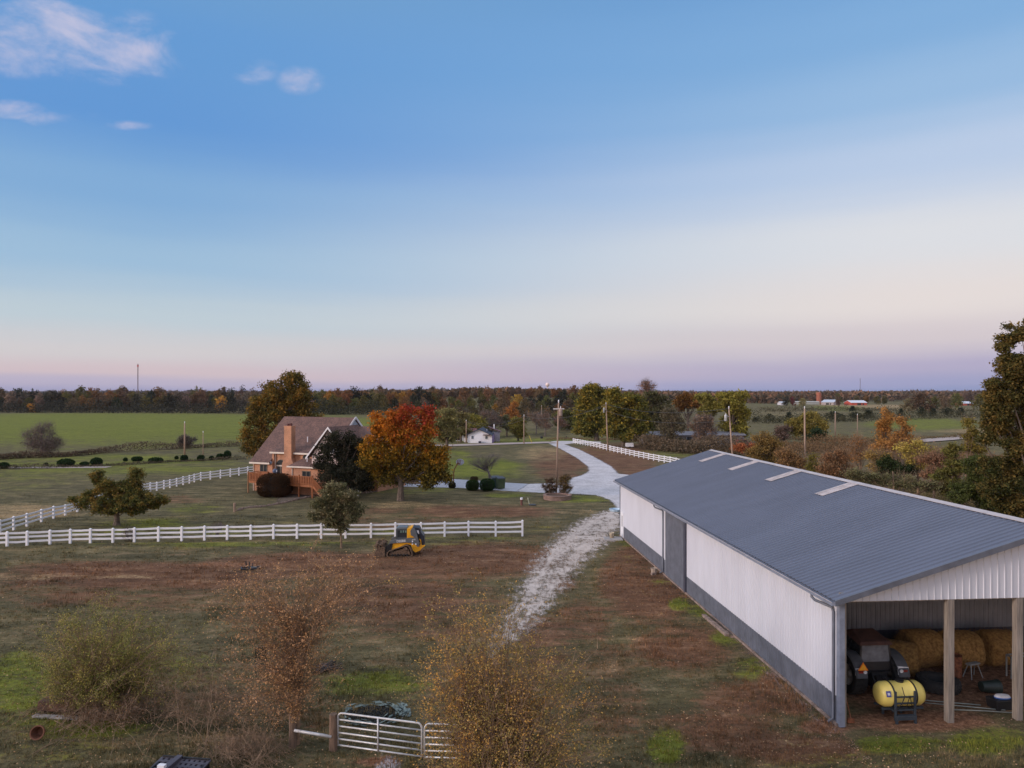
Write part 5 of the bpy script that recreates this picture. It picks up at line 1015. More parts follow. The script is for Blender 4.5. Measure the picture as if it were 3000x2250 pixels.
# buildings half seen behind the trees right of the driveway
X, Y, Zz = gp(2085, 1312); g_ = thing('grey_building', 'low grey building half hidden behind the bare trees', 'building', (X, Y+6, Zz)); 
MB().b2((-13,0,-.5),(9,7,2.5)).build('wall', mat('grey_block', (.17,.155,.165), .8), g_); MB().slab([(-13.4,-.4,2.45),(9.4,-.4,2.45),(9.4,3.5,3.1),(-13.4,3.5,3.1)], .15).slab([(-13.4,7.4,2.45),(9.4,7.4,2.45),(9.4,3.5,3.1),(-13.4,3.5,3.1)], .15).build('roof', mat('grey_roof', (.22,.22,.25), .7), g_)
for x in (-9, -4, 2): o = MB().b2((x,-.06,1),(x+1.2,-.01,2.1)).build('window', M['gutter'], g_); MB().b2((x+.1,-.08,1.1),(x+1.1,-.062,2.0)).build('pane', M['glass'], g_)
def car(px, base, c, label, rz):
    X, Y, Zz = gp(px, base); t = thing('parked_car', label, 'car', (X, Y, Zz), rz); pm = mat('car_paint', c, .3)
    MB().prism([(-2.2,.35),(-2.2,.85),(-1.3,.98),(-.8,1.45),(.8,1.48),(1.5,1.0),(2.2,.9),(2.25,.35)], -.85, .85).build('body', pm, t, bevel=.08)
    for s_ in (-1, 1): MB().prism([(-1.15,.98),(-.72,1.38),(.75,1.4),(1.3,1.0)], *sorted((s_*.852, s_*.87))).build('window', M['glass'], t)
    for x in (-1.4, 1.4):
        for s_ in (-.8, .8): MB().lathe([(.001,-.1),(.33,-.1),(.33,.1),(.001,.1)], (x,s_,.33), 16, 'Y', cap=False).build('wheel', M['rubber'], t)
car(2170, 1307, (.30,.05,.06), 'dark red car parked by the low grey building', R(5)); car(2092, 1313, (.35,.38,.45), 'pale blue-grey car seen under the bare trees', R(10))
X, Y, Zz = gp(1845, 1312); tl_ = thing('utility_trailer', 'small white box trailer parked beyond the driveway fence', 'trailer', (X, Y, Zz)); tl_.scale = (.55,.6,.55); MB().b2((-1.6,-.8,.45),(1.4,.8,1.9)).build('box', M['white'], tl_, bevel=.05); MB().bar((-1.6,0,.5),(-2.6,0,.45),.1).build('tongue', M['grey'], tl_)
for s_ in (-.85, .85): MB().lathe([(.001,-.08),(.3,-.08),(.3,.08),(.001,.08)], (0,s_,.3), 14, 'Y', cap=False).build('wheel', M['rubber'], tl_)
# masts and water towers
def mast(px, top, D, r, label, red=True):
    X = (px-CX)/F*D; h = CAMH+(HY-top)/F*D; t = thing('radio_mast', label, 'mast', (X, D, 0)); s = max(.4, h*.008); m_ = MB()
    for k in range(3): a = k*2.094; m_.tube([(s*math.cos(a),s*math.sin(a),0),(s*math.cos(a),s*math.sin(a),h)], r, 5)
    for k in range(int(h/4)): a = (k % 3)*2.094; b = a+2.094; m_.bar((s*math.cos(a),s*math.sin(a),k*4),(s*math.cos(b),s*math.sin(b),k*4+4),r*1.2)
    m_.build('lattice', mat('mast_steel', (.14,.07,.08), .7), t)
    if red: MB().lathe([(.001,0),(r*5,.5),(r*5,r*12),(.001,r*13)], (0,0,h-r*20), 10).build('beacon_drum', mat('mast_red', (.5,.06,.05), .6), t)
mast(404, 1066, 1500, .32, 'tall thin radio mast with a red tip above the left treeline')
mast(1814, 1121, 2200, .25, 'faint thin radio mast right of the big green trees', False); mast(2520, 1108, 2600, .3, 'faint pink radio mast above the red barn', False)
def wtower(px, topy, D, r, label, squat=False):
    X = (px-CX)/F*D; zt = CAMH+(HY-topy)/F*D; t = thing('water_tower', label, 'water tower', (X, D, 0)); wm = mat('tower_white', (.85,.68,.62), .5)
    if squat: MB().lathe([(r*.2,0),(r*.2,zt-r*2)], n=14, cap=False).build('stem', wm, t); MB().lathe([(.001,-r*.9),(r*.9,-r*.4),(r*1.2,r*.1),(.001,r*.6)], (0,0,zt-r), 18, cap=False).build('tank', M['slate'], t)
    else: MB().lathe([(r*.5,0),(r*.27,4),(r*.25,zt-r*1.9),(r*.45,zt-r*1.6)], n=18, cap=False).build('stem', wm, t, smooth=True); MB().lathe([(.001 if k in (0, 12) else r*math.sin(math.pi*k/12), -r*math.cos(math.pi*k/12)) for k in range(13)], (0,0,zt-r), 22, cap=False).build('tank', wm, t, smooth=True)
wtower(1604, 1121, 1250, 3.6, 'pinkish white ball-shaped water tower above the central woods')
wtower(142, 1141, 1100, 1.9, 'tiny dark-capped water tower at the far left treeline', True)
# ================================================================ VEGETATION
def leaf_quads(P, size, rg, up=.35, droop=0):
    """diamond leaves at points P"""
    n = len(P); nrm = rg.normal(0, 1, (n, 3)); nrm[:,2] = np.abs(nrm[:,2])+up; nrm /= np.linalg.norm(nrm, axis=1)[:,None]
    a = np.cross(nrm, rg.normal(0, 1, (n, 3))); a /= np.linalg.norm(a, axis=1)[:,None]; b = np.cross(nrm, a)
    s = size*rg.uniform(.6, 1.35, (n, 1)); a *= s; b *= s*.62
    return np.stack([P-a, P-b*.9+a*.1, P+a, P+b*.9+a*.1], 1).reshape(-1, 3), np.arange(4*n).reshape(-1, 4)
def twig_tris(P, D, L_, w, rg):
    n = len(P); sd = np.cross(D, rg.normal(0, 1, (n, 3))); sd /= np.linalg.norm(sd, axis=1)[:,None]+1e-9
    return np.stack([P-sd*w, P+sd*w, P+D*L_], 1).reshape(-1, 3), np.arange(3*n).reshape(-1, 3)
def ell(c, r, n, rg, shell=.45):
    d = rg.normal(0, 1, (n, 3)); d /= np.linalg.norm(d, axis=1)[:,None]; q = rg.random(n)**shell
    return np.array(c)+d*q[:,None]*np.array(r)
def bez(a, b, c, n):
    t = np.linspace(0, 1, n)[:,None]; return (1-t)**2*a+2*t*(1-t)*b+t*t*c
def make_tree(name, label, cat, base, lobes, leafn, leafs, mtl=None, color=None, trunk_r=.25, clump=.9, per_m2=1.0, bark='bark', group=None, seed=0, depth=.8, bare=False, fork=.3, twigs=0, twl=.6, trunk_top=None, sparse=1.0, stems=1, parts=True, limbs=26):
    """lobes in source pixels (cx, cy, rx, ry), turned into metres at the tree's own distance"""
    px, py = base[:2]; X, Y, Z_ = gp(px, py) if len(base) == 2 else ((px-CX)/F*base[2], base[2], CAMH-(py-HY)/F*base[2])
    k = Y/F; rg = np.random.default_rng(seed+int(px)); L3 = []
    for lb in lobes:
        cx, cy, rx, ry = lb[:4]; off = lb[4] if len(lb) > 4 else rg.uniform(-.35, .35)
        L3.append((np.array([(cx-px)*k, off*rx*k, (py-cy)*k]), np.array([rx*k, (rx*.5+ry*.4)*k*depth/.8, ry*k])))
    area = np.array([r[0]*r[2] for c, r in L3]); pr = area/area.sum()
    nc = int(np.clip(area.sum()/(clump**2)*10, 12, 700)); T_ = []
    for (c, r), p_ in zip(L3, pr): T_.append(ell(c, r*np.array([.94,.94,.92]), max(2, int(nc*p_)), rg, .4))
    T_ = np.concatenate(T_); T_[:,2] = np.maximum(T_[:,2], .15)
    top = max(c[2]+r[2]*.3 for c, r in L3) if trunk_top is None else trunk_top*k
    ctr = sum(c*a for (c, r), a in zip(L3, area))/area.sum()
    tip = np.array([ctr[0]*.7, ctr[1]*.5, top]); tp = bez(np.zeros(3), np.array([ctr[0]*.15, 0, top*.5]), tip, 9)
    mb = MB()
    if stems == 1: mb.tube([tuple(q) for q in tp], [trunk_r*(1.25 if i == 0 else 1-.085*i) for i in range(9)], 9)
    sel = rg.choice(len(T_), min(len(T_), limbs*(2 if bare else 1)), replace=False)
    for j in sel:
        q = T_[j]
        if stems > 1: a = np.array([rg.normal(0, .12)*stems*.25, rg.normal(0, .1)*stems*.25, -.05]); rr = trunk_r*rg.uniform(.5, 1)
        else:
            f = np.clip(q[2]/top*.62-.05+rg.uniform(-.08,.08), fork, .93); i = f*8; i0 = int(i); a = tp[i0]+(tp[min(i0+1, 8)]-tp[i0])*(i-i0); rr = trunk_r*(1-.085*i)*rg.uniform(.3, .5)
        m_ = (a+q)/2+np.array([0, 0, -.10 if stems == 1 else .0])*np.linalg.norm(q-a)+ (q-a)*np.array([.12,.12,-.05 if stems == 1 else .12])
        mb.tube([tuple(z_) for z_ in bez(a, m_, q, 6)], [rr*(1-.15*i_) for i_ in range(6)], 5, cap=False)
        if bare:
            B_ = bez(a, m_, q, 6)
            for s_ in range(3):
                st_ = B_[rg.integers(2, 5)]; e = st_+(q-st_)*rg.uniform(.4,.9)+rg.normal(0, .28, 3)*np.linalg.norm(q-st_); mb.tube([tuple(z_) for z_ in bez(st_, (st_+e)/2+rg.normal(0,.08,3), e, 4)], [rr*.35, rr*.28, rr*.2, rr*.12], 4, cap=False)
    if twigs:
        m = len(T_)*twigs; P = np.repeat(T_, twigs, 0)+rg.normal(0, clump*.33, (m, 3)); D = P-np.array([ctr[0], ctr[1], ctr[2]*.55]); D /= np.linalg.norm(D, axis=1)[:,None]+1e-6; D = D+rg.normal(0, .5, (m, 3)); D[:,2] += .25; D /= np.linalg.norm(D, axis=1)[:,None]
        mb.add(*twig_tris(P, D, twl*rg.uniform(.5, 1.4, (m, 1)), max(.006, .16*k), rg))
    C_ = MB(); n_ = int(leafn*1.5)
    if n_:
        w_ = rg.random(len(T_))**1.2+.15; w_ /= w_.sum(); idx_ = rg.choice(len(T_), n_, p=w_); P = T_[idx_]+ell((0,0,0), (clump, clump, clump*.72), n_, rg, .5)*rg.uniform(.5, 1.15, (n_, 1)); P[:,2] = np.maximum(P[:,2], .05)
        C_.add(*leaf_quads(P, leafs, rg))
    if not parts:
        C_.v += []; o = C_.build(name, mtl or M['leaf']); o.location = (X, Y, Z_); 
        if color: o.color = (*color, 1)
        return tag(o, label, cat, group)
    t = thing(name, label, cat, (X, Y, Z_), group=group)
    mb.build('trunk' if stems == 1 else 'stems', M[bark], t, smooth=False)
    if n_:
        o = C_.build('crown' if stems == 1 else 'leaves', mtl or M['leaf'], t)
        if color: o.color = (*color, 1)
    return t
def lm(n, *c, **k): return leaf_mat(n, *c, **k)
# ---- maple with a red top: leaf colour follows the height and the side of the crown
def maple_mat():
    m = leaf_mat('maple_leaves', (.1,.1,.1), (.1,.1,.1)); t = m.node_tree
    d = [n for n in t.nodes if n.type == 'BSDF_DIFFUSE'][0]; tr = [n for n in t.nodes if n.type == 'BSDF_TRANSLUCENT'][0]; g = [n for n in t.nodes if n.type == 'NEW_GEOMETRY'][0]
    tcn = t.nodes.new('ShaderNodeTexCoord'); sp = t.nodes.new('ShaderNodeSeparateXYZ'); t.links.new(tcn.outputs['Object'], sp.inputs[0])
    n = t.nodes.new('ShaderNodeTexNoise'); n.inputs['Scale'].default_value = .75; n.inputs['Detail'].default_value = 4; t.links.new(tcn.outputs['Object'], n.inputs[0])
    h = math_(t, 'ADD', math_(t, 'DIVIDE', sp.outputs[2], 10.4), math_(t, 'MULTIPLY', math_(t, 'SUBTRACT', n.outputs[0], .5), .75))
    h = math_(t, 'ADD', h, math_(t, 'MULTIPLY', math_(t, 'SUBTRACT', g.outputs['Random Per Island'], .5), .30))
    ol = ramp(t, h, [(.15, (.075,.068,.02)), (.4, (.145,.105,.02)), (.62, (.27,.14,.018)), (.86, (.36,.13,.018))], 'LINEAR')
    # red: high and right of the axis
    rx = math_(t, 'ADD', math_(t, 'MULTIPLY', math_(t, 'SUBTRACT', h, .84), 3.2), math_(t, 'MULTIPLY', math_(t, 'ADD', sp.outputs[0], -1.3), .28, clamp=False)); rx = math_(t, 'MULTIPLY', math_(t, 'MULTIPLY', math_(t, 'SUBTRACT', h, .66), 3.2, clamp=True), math_(t, 'MULTIPLY', math_(t, 'ADD', sp.outputs[0], 1.8), .42, clamp=True)); rx = math_(t, 'MULTIPLY', rx, math_(t, 'MULTIPLY', math_(t, 'SUBTRACT', h, .45), 5, clamp=True), clamp=True)
    c = mixc(t, rx, ol, (.24,.04,.026)); v = ramp(t, g.outputs['Random Per Island'], [(0, (.8,.8,.8)), (1, (1.8,1.7,1.6))], 'LINEAR'); c = mixc(t, 1.0, c, v, 'MULTIPLY')
    t.links.new(c, d.inputs[0]); t.links.new(c, tr.inputs[0]); return m
make_tree('maple_tree', 'round maple with a red top, orange sides and olive base on the house lawn', 'tree', (1173,1467), [(1190,1212,52,26),(1245,1222,36,28),(1105,1245,24,40),(1160,1255,70,45),(1215,1275,62,40),(1100,1320,42,45),(1180,1330,80,50),(1262,1340,40,45),(1292,1345,28,45),(1090,1352,36,30),(1150,1385,70,32),(1225,1385,60,36),(1290,1392,32,26),(1130,1400,40,22),(1245,1415,34,16)], 30000, .14, maple_mat(), trunk_r=.36, clump=.95, fork=.22, seed=1, limbs=40)
make_tree('oak_tree', 'tall brown-green oak rising behind the left end of the brick house', 'tree', (828,1352,112), [(850,1115,38,34),(880,1145,32,32),(790,1140,28,34),(825,1170,62,44),(770,1190,40,40),(885,1195,40,40),(750,1232,38,34),(820,1230,70,46),(895,1232,44,34),(925,1240,26,14),(738,1275,32,28),(790,1285,60,36),(738,1310,26,22),(870,1275,50,30)], 32000, .17, lm('oak_leaves', (.055,.056,.02), (.105,.082,.024), (.21,.12,.026), scale=.6), trunk_r=.55, clump=1.2, seed=2, limbs=44)
make_tree('evergreen_oak', 'dark green-black tree hiding the right half of the brick house', 'tree', (1005,1462), [(985,1285,30,28),(1030,1290,36,28),(960,1325,38,32),(1005,1335,50,42),(1055,1330,34,36),(945,1362,28,20),(985,1380,55,36),(1040,1380,52,40),(1075,1395,28,32),(960,1400,34,18),(1010,1415,60,22),(1065,1425,40,18)], 20000, .115, lm('dark_oak_leaves', (.014,.017,.011), (.027,.030,.020), (.05,.046,.032), scale=1.0), trunk_r=.3, clump=.7, seed=3)
make_tree('locust_tree', 'small olive grey tree growing just in front of the white fence', 'tree', (1000,1606), [(985,1432,38,22),(955,1455,32,24),(1020,1455,34,26),(940,1487,34,22),(985,1485,60,32),(1035,1490,32,24),(925,1510,20,12),(975,1522,46,20),(1030,1520,28,16),(1000,1545,20,18)], 19000, .085, lm('locust_leaves', (.05,.055,.028), (.10,.10,.052), (.19,.17,.10), scale=1.3), trunk_r=.07, clump=.5, seed=4, twigs=6, twl=.5, bark='twig', fork=.3)
make_tree('spreading_tree', 'low wide olive and orange tree with a short trunk behind the front fence', 'tree', (342,1538), [(401,1392,16,30),(288,1400,18,26),(385,1425,34,24),(310,1425,34,24),(345,1440,40,30),(225,1472,30,18),(265,1465,34,26),(345,1475,70,26),(415,1462,40,28),(465,1462,28,14),(300,1498,40,12),(395,1495,34,12),(445,1480,24,12)], 26000, .09, lm('spreading_leaves', (.05,.062,.022), (.095,.095,.03), (.19,.12,.032), scale=1.1), trunk_r=.28, clump=.5, seed=5, fork=.12, twigs=3, twl=.4, trunk_top=70)
make_tree('fruit_tree', 'leafless grey fruit tree with a leaning crown on the green lawn', 'tree', (1436,1402), [(1395,1362,26,10),(1410,1350,28,14),(1440,1352,22,18),(1452,1340,14,10),(1385,1355,14,8)], 0, .05, trunk_r=.20, clump=.5, seed=6, bare=True, twigs=14, twl=.7, bark='greytwig', limbs=34, fork=.25, trunk_top=36)
# ---- big trees by the driveway
olv = lm('olive_leaves', (.055,.066,.019), (.11,.105,.026), (.23,.17,.03), scale=.35)
make_tree('oak_tree', 'big olive and yellow tree at the far left end of the driveway fence', 'tree', (1748,1291), [(1735,1150,36,24),(1725,1185,34,30),(1765,1185,34,30),(1715,1225,32,30),(1755,1225,48,34),(1705,1262,26,22),(1745,1265,48,20)], 14000, .30, olv, trunk_r=.55, clump=1.9, seed=7)
make_tree('oak_tree', 'broad olive green tree over the middle of the driveway fence', 'tree', (1827,1309), [(1800,1158,30,18),(1840,1180,42,30),(1805,1200,44,34),(1865,1205,34,34),(1840,1235,66,34),(1885,1245,24,30),(1795,1258,30,26),(1845,1272,56,20)], 16000, .27, olv, trunk_r=.5, clump=1.8, seed=8)
MT = [ # kind, label, base, lobes, n, size, color, r, bare
 ('oak_tree','dull grey-green tree right of the two big olive trees',(1945,1300),[(1905,1165,34,22),(1935,1190,40,32),(1915,1220,36,34),(1960,1235,34,30),(1930,1265,40,24)],5000,.28,(.085,.085,.045),.4,6),
 ('bare_tree','bare pinkish treetop rising above the grey-green tree',(1892,1292),[(1890,1128,28,16),(1895,1150,24,16)],900,.2,(.20,.12,.09),.3,40),
 ('oak_tree','thin grey-brown tree in front of the low grey building',(1966,1318),[(1965,1215,30,26),(1985,1245,26,26),(1955,1255,30,28),(1970,1285,30,16)],3200,.2,(.10,.09,.06),.3,14),
 ('bare_tree','rounded bare brownish tree right of centre beside the leaning pole',(2063,1322),[(2058,1225,30,20),(2045,1250,28,24),(2075,1255,32,24),(2060,1285,40,20)],1800,.2,(.16,.11,.08),.3,40),
 ('cottonwood','tall yellow-green tree standing just left of the leaning pole',(2082,1300),[(2065,1165,26,16),(2085,1190,30,24),(2070,1210,28,20)],4200,.28,(.16,.15,.04),.4,0),
 ('cottonwood','broad yellow-topped tree behind the leaning utility pole',(2145,1303),[(2125,1160,30,14),(2160,1160,26,14),(2140,1185,48,24),(2165,1215,38,30),(2150,1245,44,26),(2175,1265,26,18)],7500,.28,(.17,.155,.036),.5,0),
 ('maple_tree','small orange tree top left of the yellow-green trees',(2015,1290),[(2015,1168,30,14),(2000,1185,26,16),(2035,1185,22,16)],3000,.28,(.17,.09,.03),.4,0),
 ('willow_tree','pale yellow-green tree just right of the red maple top',(1310,1318),[(1300,1212,38,18),(1285,1240,34,24),(1320,1245,32,28),(1305,1275,40,18)],5000,.24,(.17,.16,.07),.35,4),
 ('willow_tree','dull green tree behind the left side of the small white house',(1350,1296),[(1348,1225,26,20),(1340,1250,28,22),(1362,1265,24,18)],3400,.24,(.13,.12,.055),.3,4),
 ('willow_tree','yellow-olive tree directly behind the white house roof',(1392,1286),[(1385,1228,26,16),(1405,1240,26,20),(1385,1255,32,18)],4200,.24,(.15,.14,.035),.3,2),
 ('bare_tree','bare purple-grey tree right behind the white house',(1440,1282),[(1432,1218,28,16),(1450,1235,30,22),(1435,1255,34,16)],1600,.22,(.14,.10,.08),.3,34),
 ('willow_tree','greyish green tree between the white house and the field',(1485,1278),[(1475,1235,26,20),(1492,1250,26,16)],2400,.24,(.10,.11,.06),.3,10),
 ('conifer','slim orange-brown pointed tree in the middle distance',(1508,1262),[(1508,1188,9,12),(1500,1208,20,14),(1490,1225,34,12)],2200,.26,(.24,.11,.035),.3,0),
 ('oak_tree','round olive tree standing alone on the green field by the slim pole',(1518,1292),[(1520,1235,22,12),(1512,1252,30,18),(1520,1270,26,14)],4200,.2,(.12,.11,.03),.25,4),
 ('bare_tree','first bare reddish-brown tree on the green field, from the left',(1571,1272),[(1565,1222,24,16),(1580,1238,22,16)],900,.2,(.16,.11,.08),.2,34),
 ('bare_tree','middle bare reddish-brown tree on the green field',(1597,1278),[(1592,1225,22,16),(1603,1245,20,16)],800,.2,(.15,.10,.08),.2,34),
 ('bare_tree','small bare tree on the green field beside the planter pole',(1637,1268),[(1632,1232,18,12),(1645,1245,16,10)],500,.2,(.17,.10,.08),.2,34),
 ('willow_tree','dark olive tree between the planter pole and the big olive tree',(1668,1258),[(1650,1212,30,12),(1675,1222,34,18),(1660,1238,38,16)],4200,.28,(.09,.095,.03),.3,2),
 ('bare_tree','large round grey-purple bare tree on the left pasture',(122,1336),[(128,1258,32,20),(92,1285,30,24),(128,1290,44,34),(160,1300,20,24),(110,1318,50,16)],2200,.13,(.12,.095,.09),.3,34),
 ('bush','grey-purple bush beside the weathered pole in the left pasture',(552,1312),[(548,1292,26,16),(530,1300,12,8)],2200,.14,(.08,.07,.065),.1,30),
]
for i, (nm, lab, b_, lb, n, s, c, r, tw) in enumerate(MT):
    make_tree(nm, lab, 'bush' if nm == 'bush' else 'tree', b_, lb, n, s, color=c, trunk_r=r, clump=max(.5, 1.25*flat(*b_)[1]/170), seed=20+i, twigs=tw, twl=1.1, bark='greytwig' if tw > 20 else 'bark', limbs=24)
# ---- brush and trees behind the barn (their feet are hidden by the roof)
BR = [
 ('brush_bush','yellow-brown bush behind the barn just right of the leaning pole',(2245,1372,104),[(2230,1290,34,22),(2260,1310,36,30),(2225,1325,36,26),(2270,1345,34,22)],6500,.13,(.15,.095,.04),10),
 ('brush_bush','low rust-red bush at the foot of the leaning pole',(2185,1345,120),[(2170,1315,26,10),(2205,1318,24,10)],1600,.14,(.22,.075,.04),8),
 ('brush_bush','brown bush behind the barn between the two skylights and the pasture',(2320,1400,92),[(2300,1330,26,18),(2330,1355,34,26),(2295,1365,28,20)],3600,.12,(.16,.09,.05),18),
 ('round_tree','round olive tree standing alone in the pasture behind the barn',(2372,1303,165),[(2365,1222,36,14),(2345,1245,34,20),(2385,1245,40,24),(2365,1265,50,18)],6500,.22,(.14,.11,.035),4),
 ('cedar','dark cedar under the right side of the round olive tree',(2398,1302,160),[(2395,1272,22,14),(2380,1283,22,10)],1800,.2,(.02,.03,.018),0),
 ('brush_bush','dark purple brush left of the round olive tree',(2295,1298,165),[(2292,1262,20,14),(2285,1280,24,12)],1800,.2,(.09,.06,.06),26),
 ('brush_bush','orange and mauve bush behind the middle of the barn roof',(2450,1440,80),[(2430,1345,30,20),(2470,1340,30,22),(2420,1375,34,24),(2470,1380,44,26)],5200,.10,(.15,.08,.05),20),
 ('cedar','narrow dark olive sapling left of the mauve bush',(2383,1400,88),[(2384,1345,8,18),(2378,1370,12,20)],1300,.10,(.10,.08,.025),6),
 ('bare_tree','bare dark tree with a clear trunk standing behind the barn roof',(2520,1450,78),[(2515,1290,18,22),(2505,1320,30,18),(2535,1315,26,20),(2515,1340,34,12)],700,.10,(.16,.08,.04),30),
 ('bare_tree','tall narrow orange tree behind the barn, leftmost of the orange pair',(2598,1440,84),[(2596,1215,16,20),(2590,1245,20,20),(2600,1275,26,24),(2590,1305,36,20)],3600,.11,(.24,.12,.045),12),
 ('bare_tree','orange tree behind the barn, rightmost of the orange pair',(2645,1440,82),[(2640,1235,14,20),(2650,1270,28,22),(2635,1300,40,24),(2670,1305,30,18)],3600,.11,(.22,.11,.045),12),
 ('bare_tree','yellow-leaved thin tree behind the barn right of the orange trees',(2690,1460,72),[(2640,1310,22,14),(2690,1300,28,18),(2670,1330,34,18),(2720,1330,30,20),(2690,1360,36,20)],2600,.09,(.26,.20,.06),22),
 ('bare_tree','arching bare tree behind the barn, left of the dark cedar',(2575,1450,74),[(2560,1335,26,16),(2590,1345,26,20),(2570,1365,30,16)],1300,.10,(.20,.13,.05),34),
 ('cedar','dark green cedar bush behind the barn, the darkest in the brush',(2618,1470,72),[(2600,1360,30,18),(2625,1378,46,22),(2600,1388,34,14),(2650,1390,24,14)],6500,.09,(.022,.03,.015),0),
 ('brush_bush','mauve brown thicket right of the dark cedar',(2735,1480,70),[(2730,1345,30,22),(2765,1350,28,24),(2740,1385,50,24),(2775,1390,28,20)],5000,.10,(.17,.09,.065),26),
 ('brush_bush','grey-green weedy thicket along the barn ridge',(2620,1500,66),[(2560,1400,60,16),(2640,1412,70,16),(2720,1425,50,18),(2500,1385,40,12)],5200,.09,(.11,.10,.06),22),
 ('young_tree','green-yellow young tree left of the large right tree',(2790,1500,66),[(2790,1320,24,16),(2800,1360,30,26),(2770,1400,34,26),(2800,1430,40,26)],9000,.10,(.10,.09,.032),8),
 ('young_tree','dark green tree mass below the large right tree',(2880,1560,60),[(2850,1360,36,26),(2880,1400,50,34),(2840,1435,46,28),(2900,1460,54,30),(2950,1480,50,34),(2800,1455,30,20),(2960,1420,44,34)],22000,.09,(.055,.062,.024),4),
 ('young_tree','thin olive tree with ragged top left of the large right tree',(2825,1520,68),[(2835,1235,16,12),(2840,1270,20,20),(2855,1310,30,22)],2600,.10,(.13,.10,.03),16),
]
for i, (nm, lab, b_, lb, n, s, c, tw) in enumerate(BR):
    make_tree(nm, lab, 'bush' if 'bush' in nm or 'cedar bush' in lab else 'tree', b_, lb, n, s, color=tuple(v*q for v, q in zip(c, (1.15,1.25,1.1))), trunk_r=.14 if b_[2] < 150 else .3, clump=.009*b_[2], seed=60+i, twigs=tw, twl=.8, bark='twig' if tw > 12 else 'bark', limbs=22)
make_tree('oak_tree', 'large dark oak with orange tinted leaves cut off by the right edge of the photo', 'tree', (3075,1720,52), [(2985,985,38,38),(3050,960,50,50),(2940,1010,26,26),(2945,1075,50,44),(3010,1080,60,60),(2915,1125,34,24),(2960,1160,60,46),(3040,1180,70,60),(2905,1165,30,26),(2930,1215,48,40),(3000,1250,70,50),(2915,1265,34,28),(2960,1310,56,40),(3060,1320,70,60),(2880,1285,26,18),(2975,1375,60,44),(3060,1420,60,60),(2930,1430,60,40),(2990,1490,60,44),(2900,1370,44,34),(3140,1060,70,60),(3180,1150,80,70),(3200,1270,90,70),(3160,1380,80,70)], 105000, .10, lm('edge_oak_leaves', (.034,.042,.015), (.07,.062,.022), (.125,.085,.026), scale=.6), trunk_r=.45, clump=.62, seed=9, limbs=60)
# ---- clipped shrubs and hedges
def shrub(px, base, wpx, hpx, color, label, n=6000, s=.06, cat='bush', nm='clipped_bush', fl=.8, group=None, mtl=None, core=True):
    X, Y = flat(px, base); k = Y/F; rx, h = wpx*k/2, hpx*k; rg = np.random.default_rng(int(px*7+base))
    C = MB(); d = rg.normal(0, 1, (n, 3)); d /= np.linalg.norm(d, axis=1)[:,None]; q = 1-.10*rg.random(n); e_ = np.sign(d)*np.abs(d)**fl; P = np.c_[e_[:,0]*rx*q, e_[:,1]*rx*.9*q, h*.5+e_[:,2]*h*.5*q]
    P += rg.normal(0, .02+.02*rx, (n, 3)); P[:,2] = np.maximum(P[:,2], .03); C.add(*leaf_quads(P, s, rg))
    t = thing(nm, label, cat, (X, Y+rx*.6, 0), group=group)
    o = C.build('leaves', mtl or M['leaf'], t); o.color = (*color, 1)
    if not core:
        m_ = MB(); a = rg.uniform(0, 6.28, 60); q_ = rg.uniform(.3, 1, 60)
        for i in range(60): m_.tube([(0,0,0),(rx*.4*math.cos(a[i]),rx*.4*math.sin(a[i]),h*.4),(rx*q_[i]*math.cos(a[i]),rx*q_[i]*math.sin(a[i]),h*(1-.3*q_[i]))], .012, 3)
        m_.build('stems', M['greytwig'], t); return t
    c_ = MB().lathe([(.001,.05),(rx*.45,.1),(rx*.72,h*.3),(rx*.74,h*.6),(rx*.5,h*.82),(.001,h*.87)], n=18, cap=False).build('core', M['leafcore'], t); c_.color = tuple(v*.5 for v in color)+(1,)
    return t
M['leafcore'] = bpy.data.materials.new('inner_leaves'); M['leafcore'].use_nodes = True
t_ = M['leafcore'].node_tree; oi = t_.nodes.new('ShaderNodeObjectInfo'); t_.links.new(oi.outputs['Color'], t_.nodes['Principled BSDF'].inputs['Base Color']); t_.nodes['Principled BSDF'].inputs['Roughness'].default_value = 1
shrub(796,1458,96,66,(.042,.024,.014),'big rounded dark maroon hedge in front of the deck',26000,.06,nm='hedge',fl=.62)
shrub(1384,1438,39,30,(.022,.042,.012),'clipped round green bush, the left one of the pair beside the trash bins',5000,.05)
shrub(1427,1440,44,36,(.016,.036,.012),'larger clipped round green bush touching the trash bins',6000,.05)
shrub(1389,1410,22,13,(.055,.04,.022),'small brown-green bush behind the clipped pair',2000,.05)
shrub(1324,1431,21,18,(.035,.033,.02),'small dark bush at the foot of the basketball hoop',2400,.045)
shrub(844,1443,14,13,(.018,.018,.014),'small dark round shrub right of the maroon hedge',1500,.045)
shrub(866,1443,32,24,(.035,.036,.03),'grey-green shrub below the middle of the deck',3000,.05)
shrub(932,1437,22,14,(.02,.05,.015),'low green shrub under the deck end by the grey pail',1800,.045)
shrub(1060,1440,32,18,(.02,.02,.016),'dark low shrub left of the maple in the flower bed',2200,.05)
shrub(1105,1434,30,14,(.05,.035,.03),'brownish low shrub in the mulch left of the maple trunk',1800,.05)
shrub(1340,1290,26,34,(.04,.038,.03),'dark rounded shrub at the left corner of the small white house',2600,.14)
shrub(372,1589,40,44,(.07,.06,.055),'small grey leafless-looking shrub behind the front fence below the spreading tree',900,.035,core=False)
shrub(632,1576,44,48,(.07,.062,.05),'wispy grey shrub behind the front fence, right of the spreading tree',700,.035,core=False)
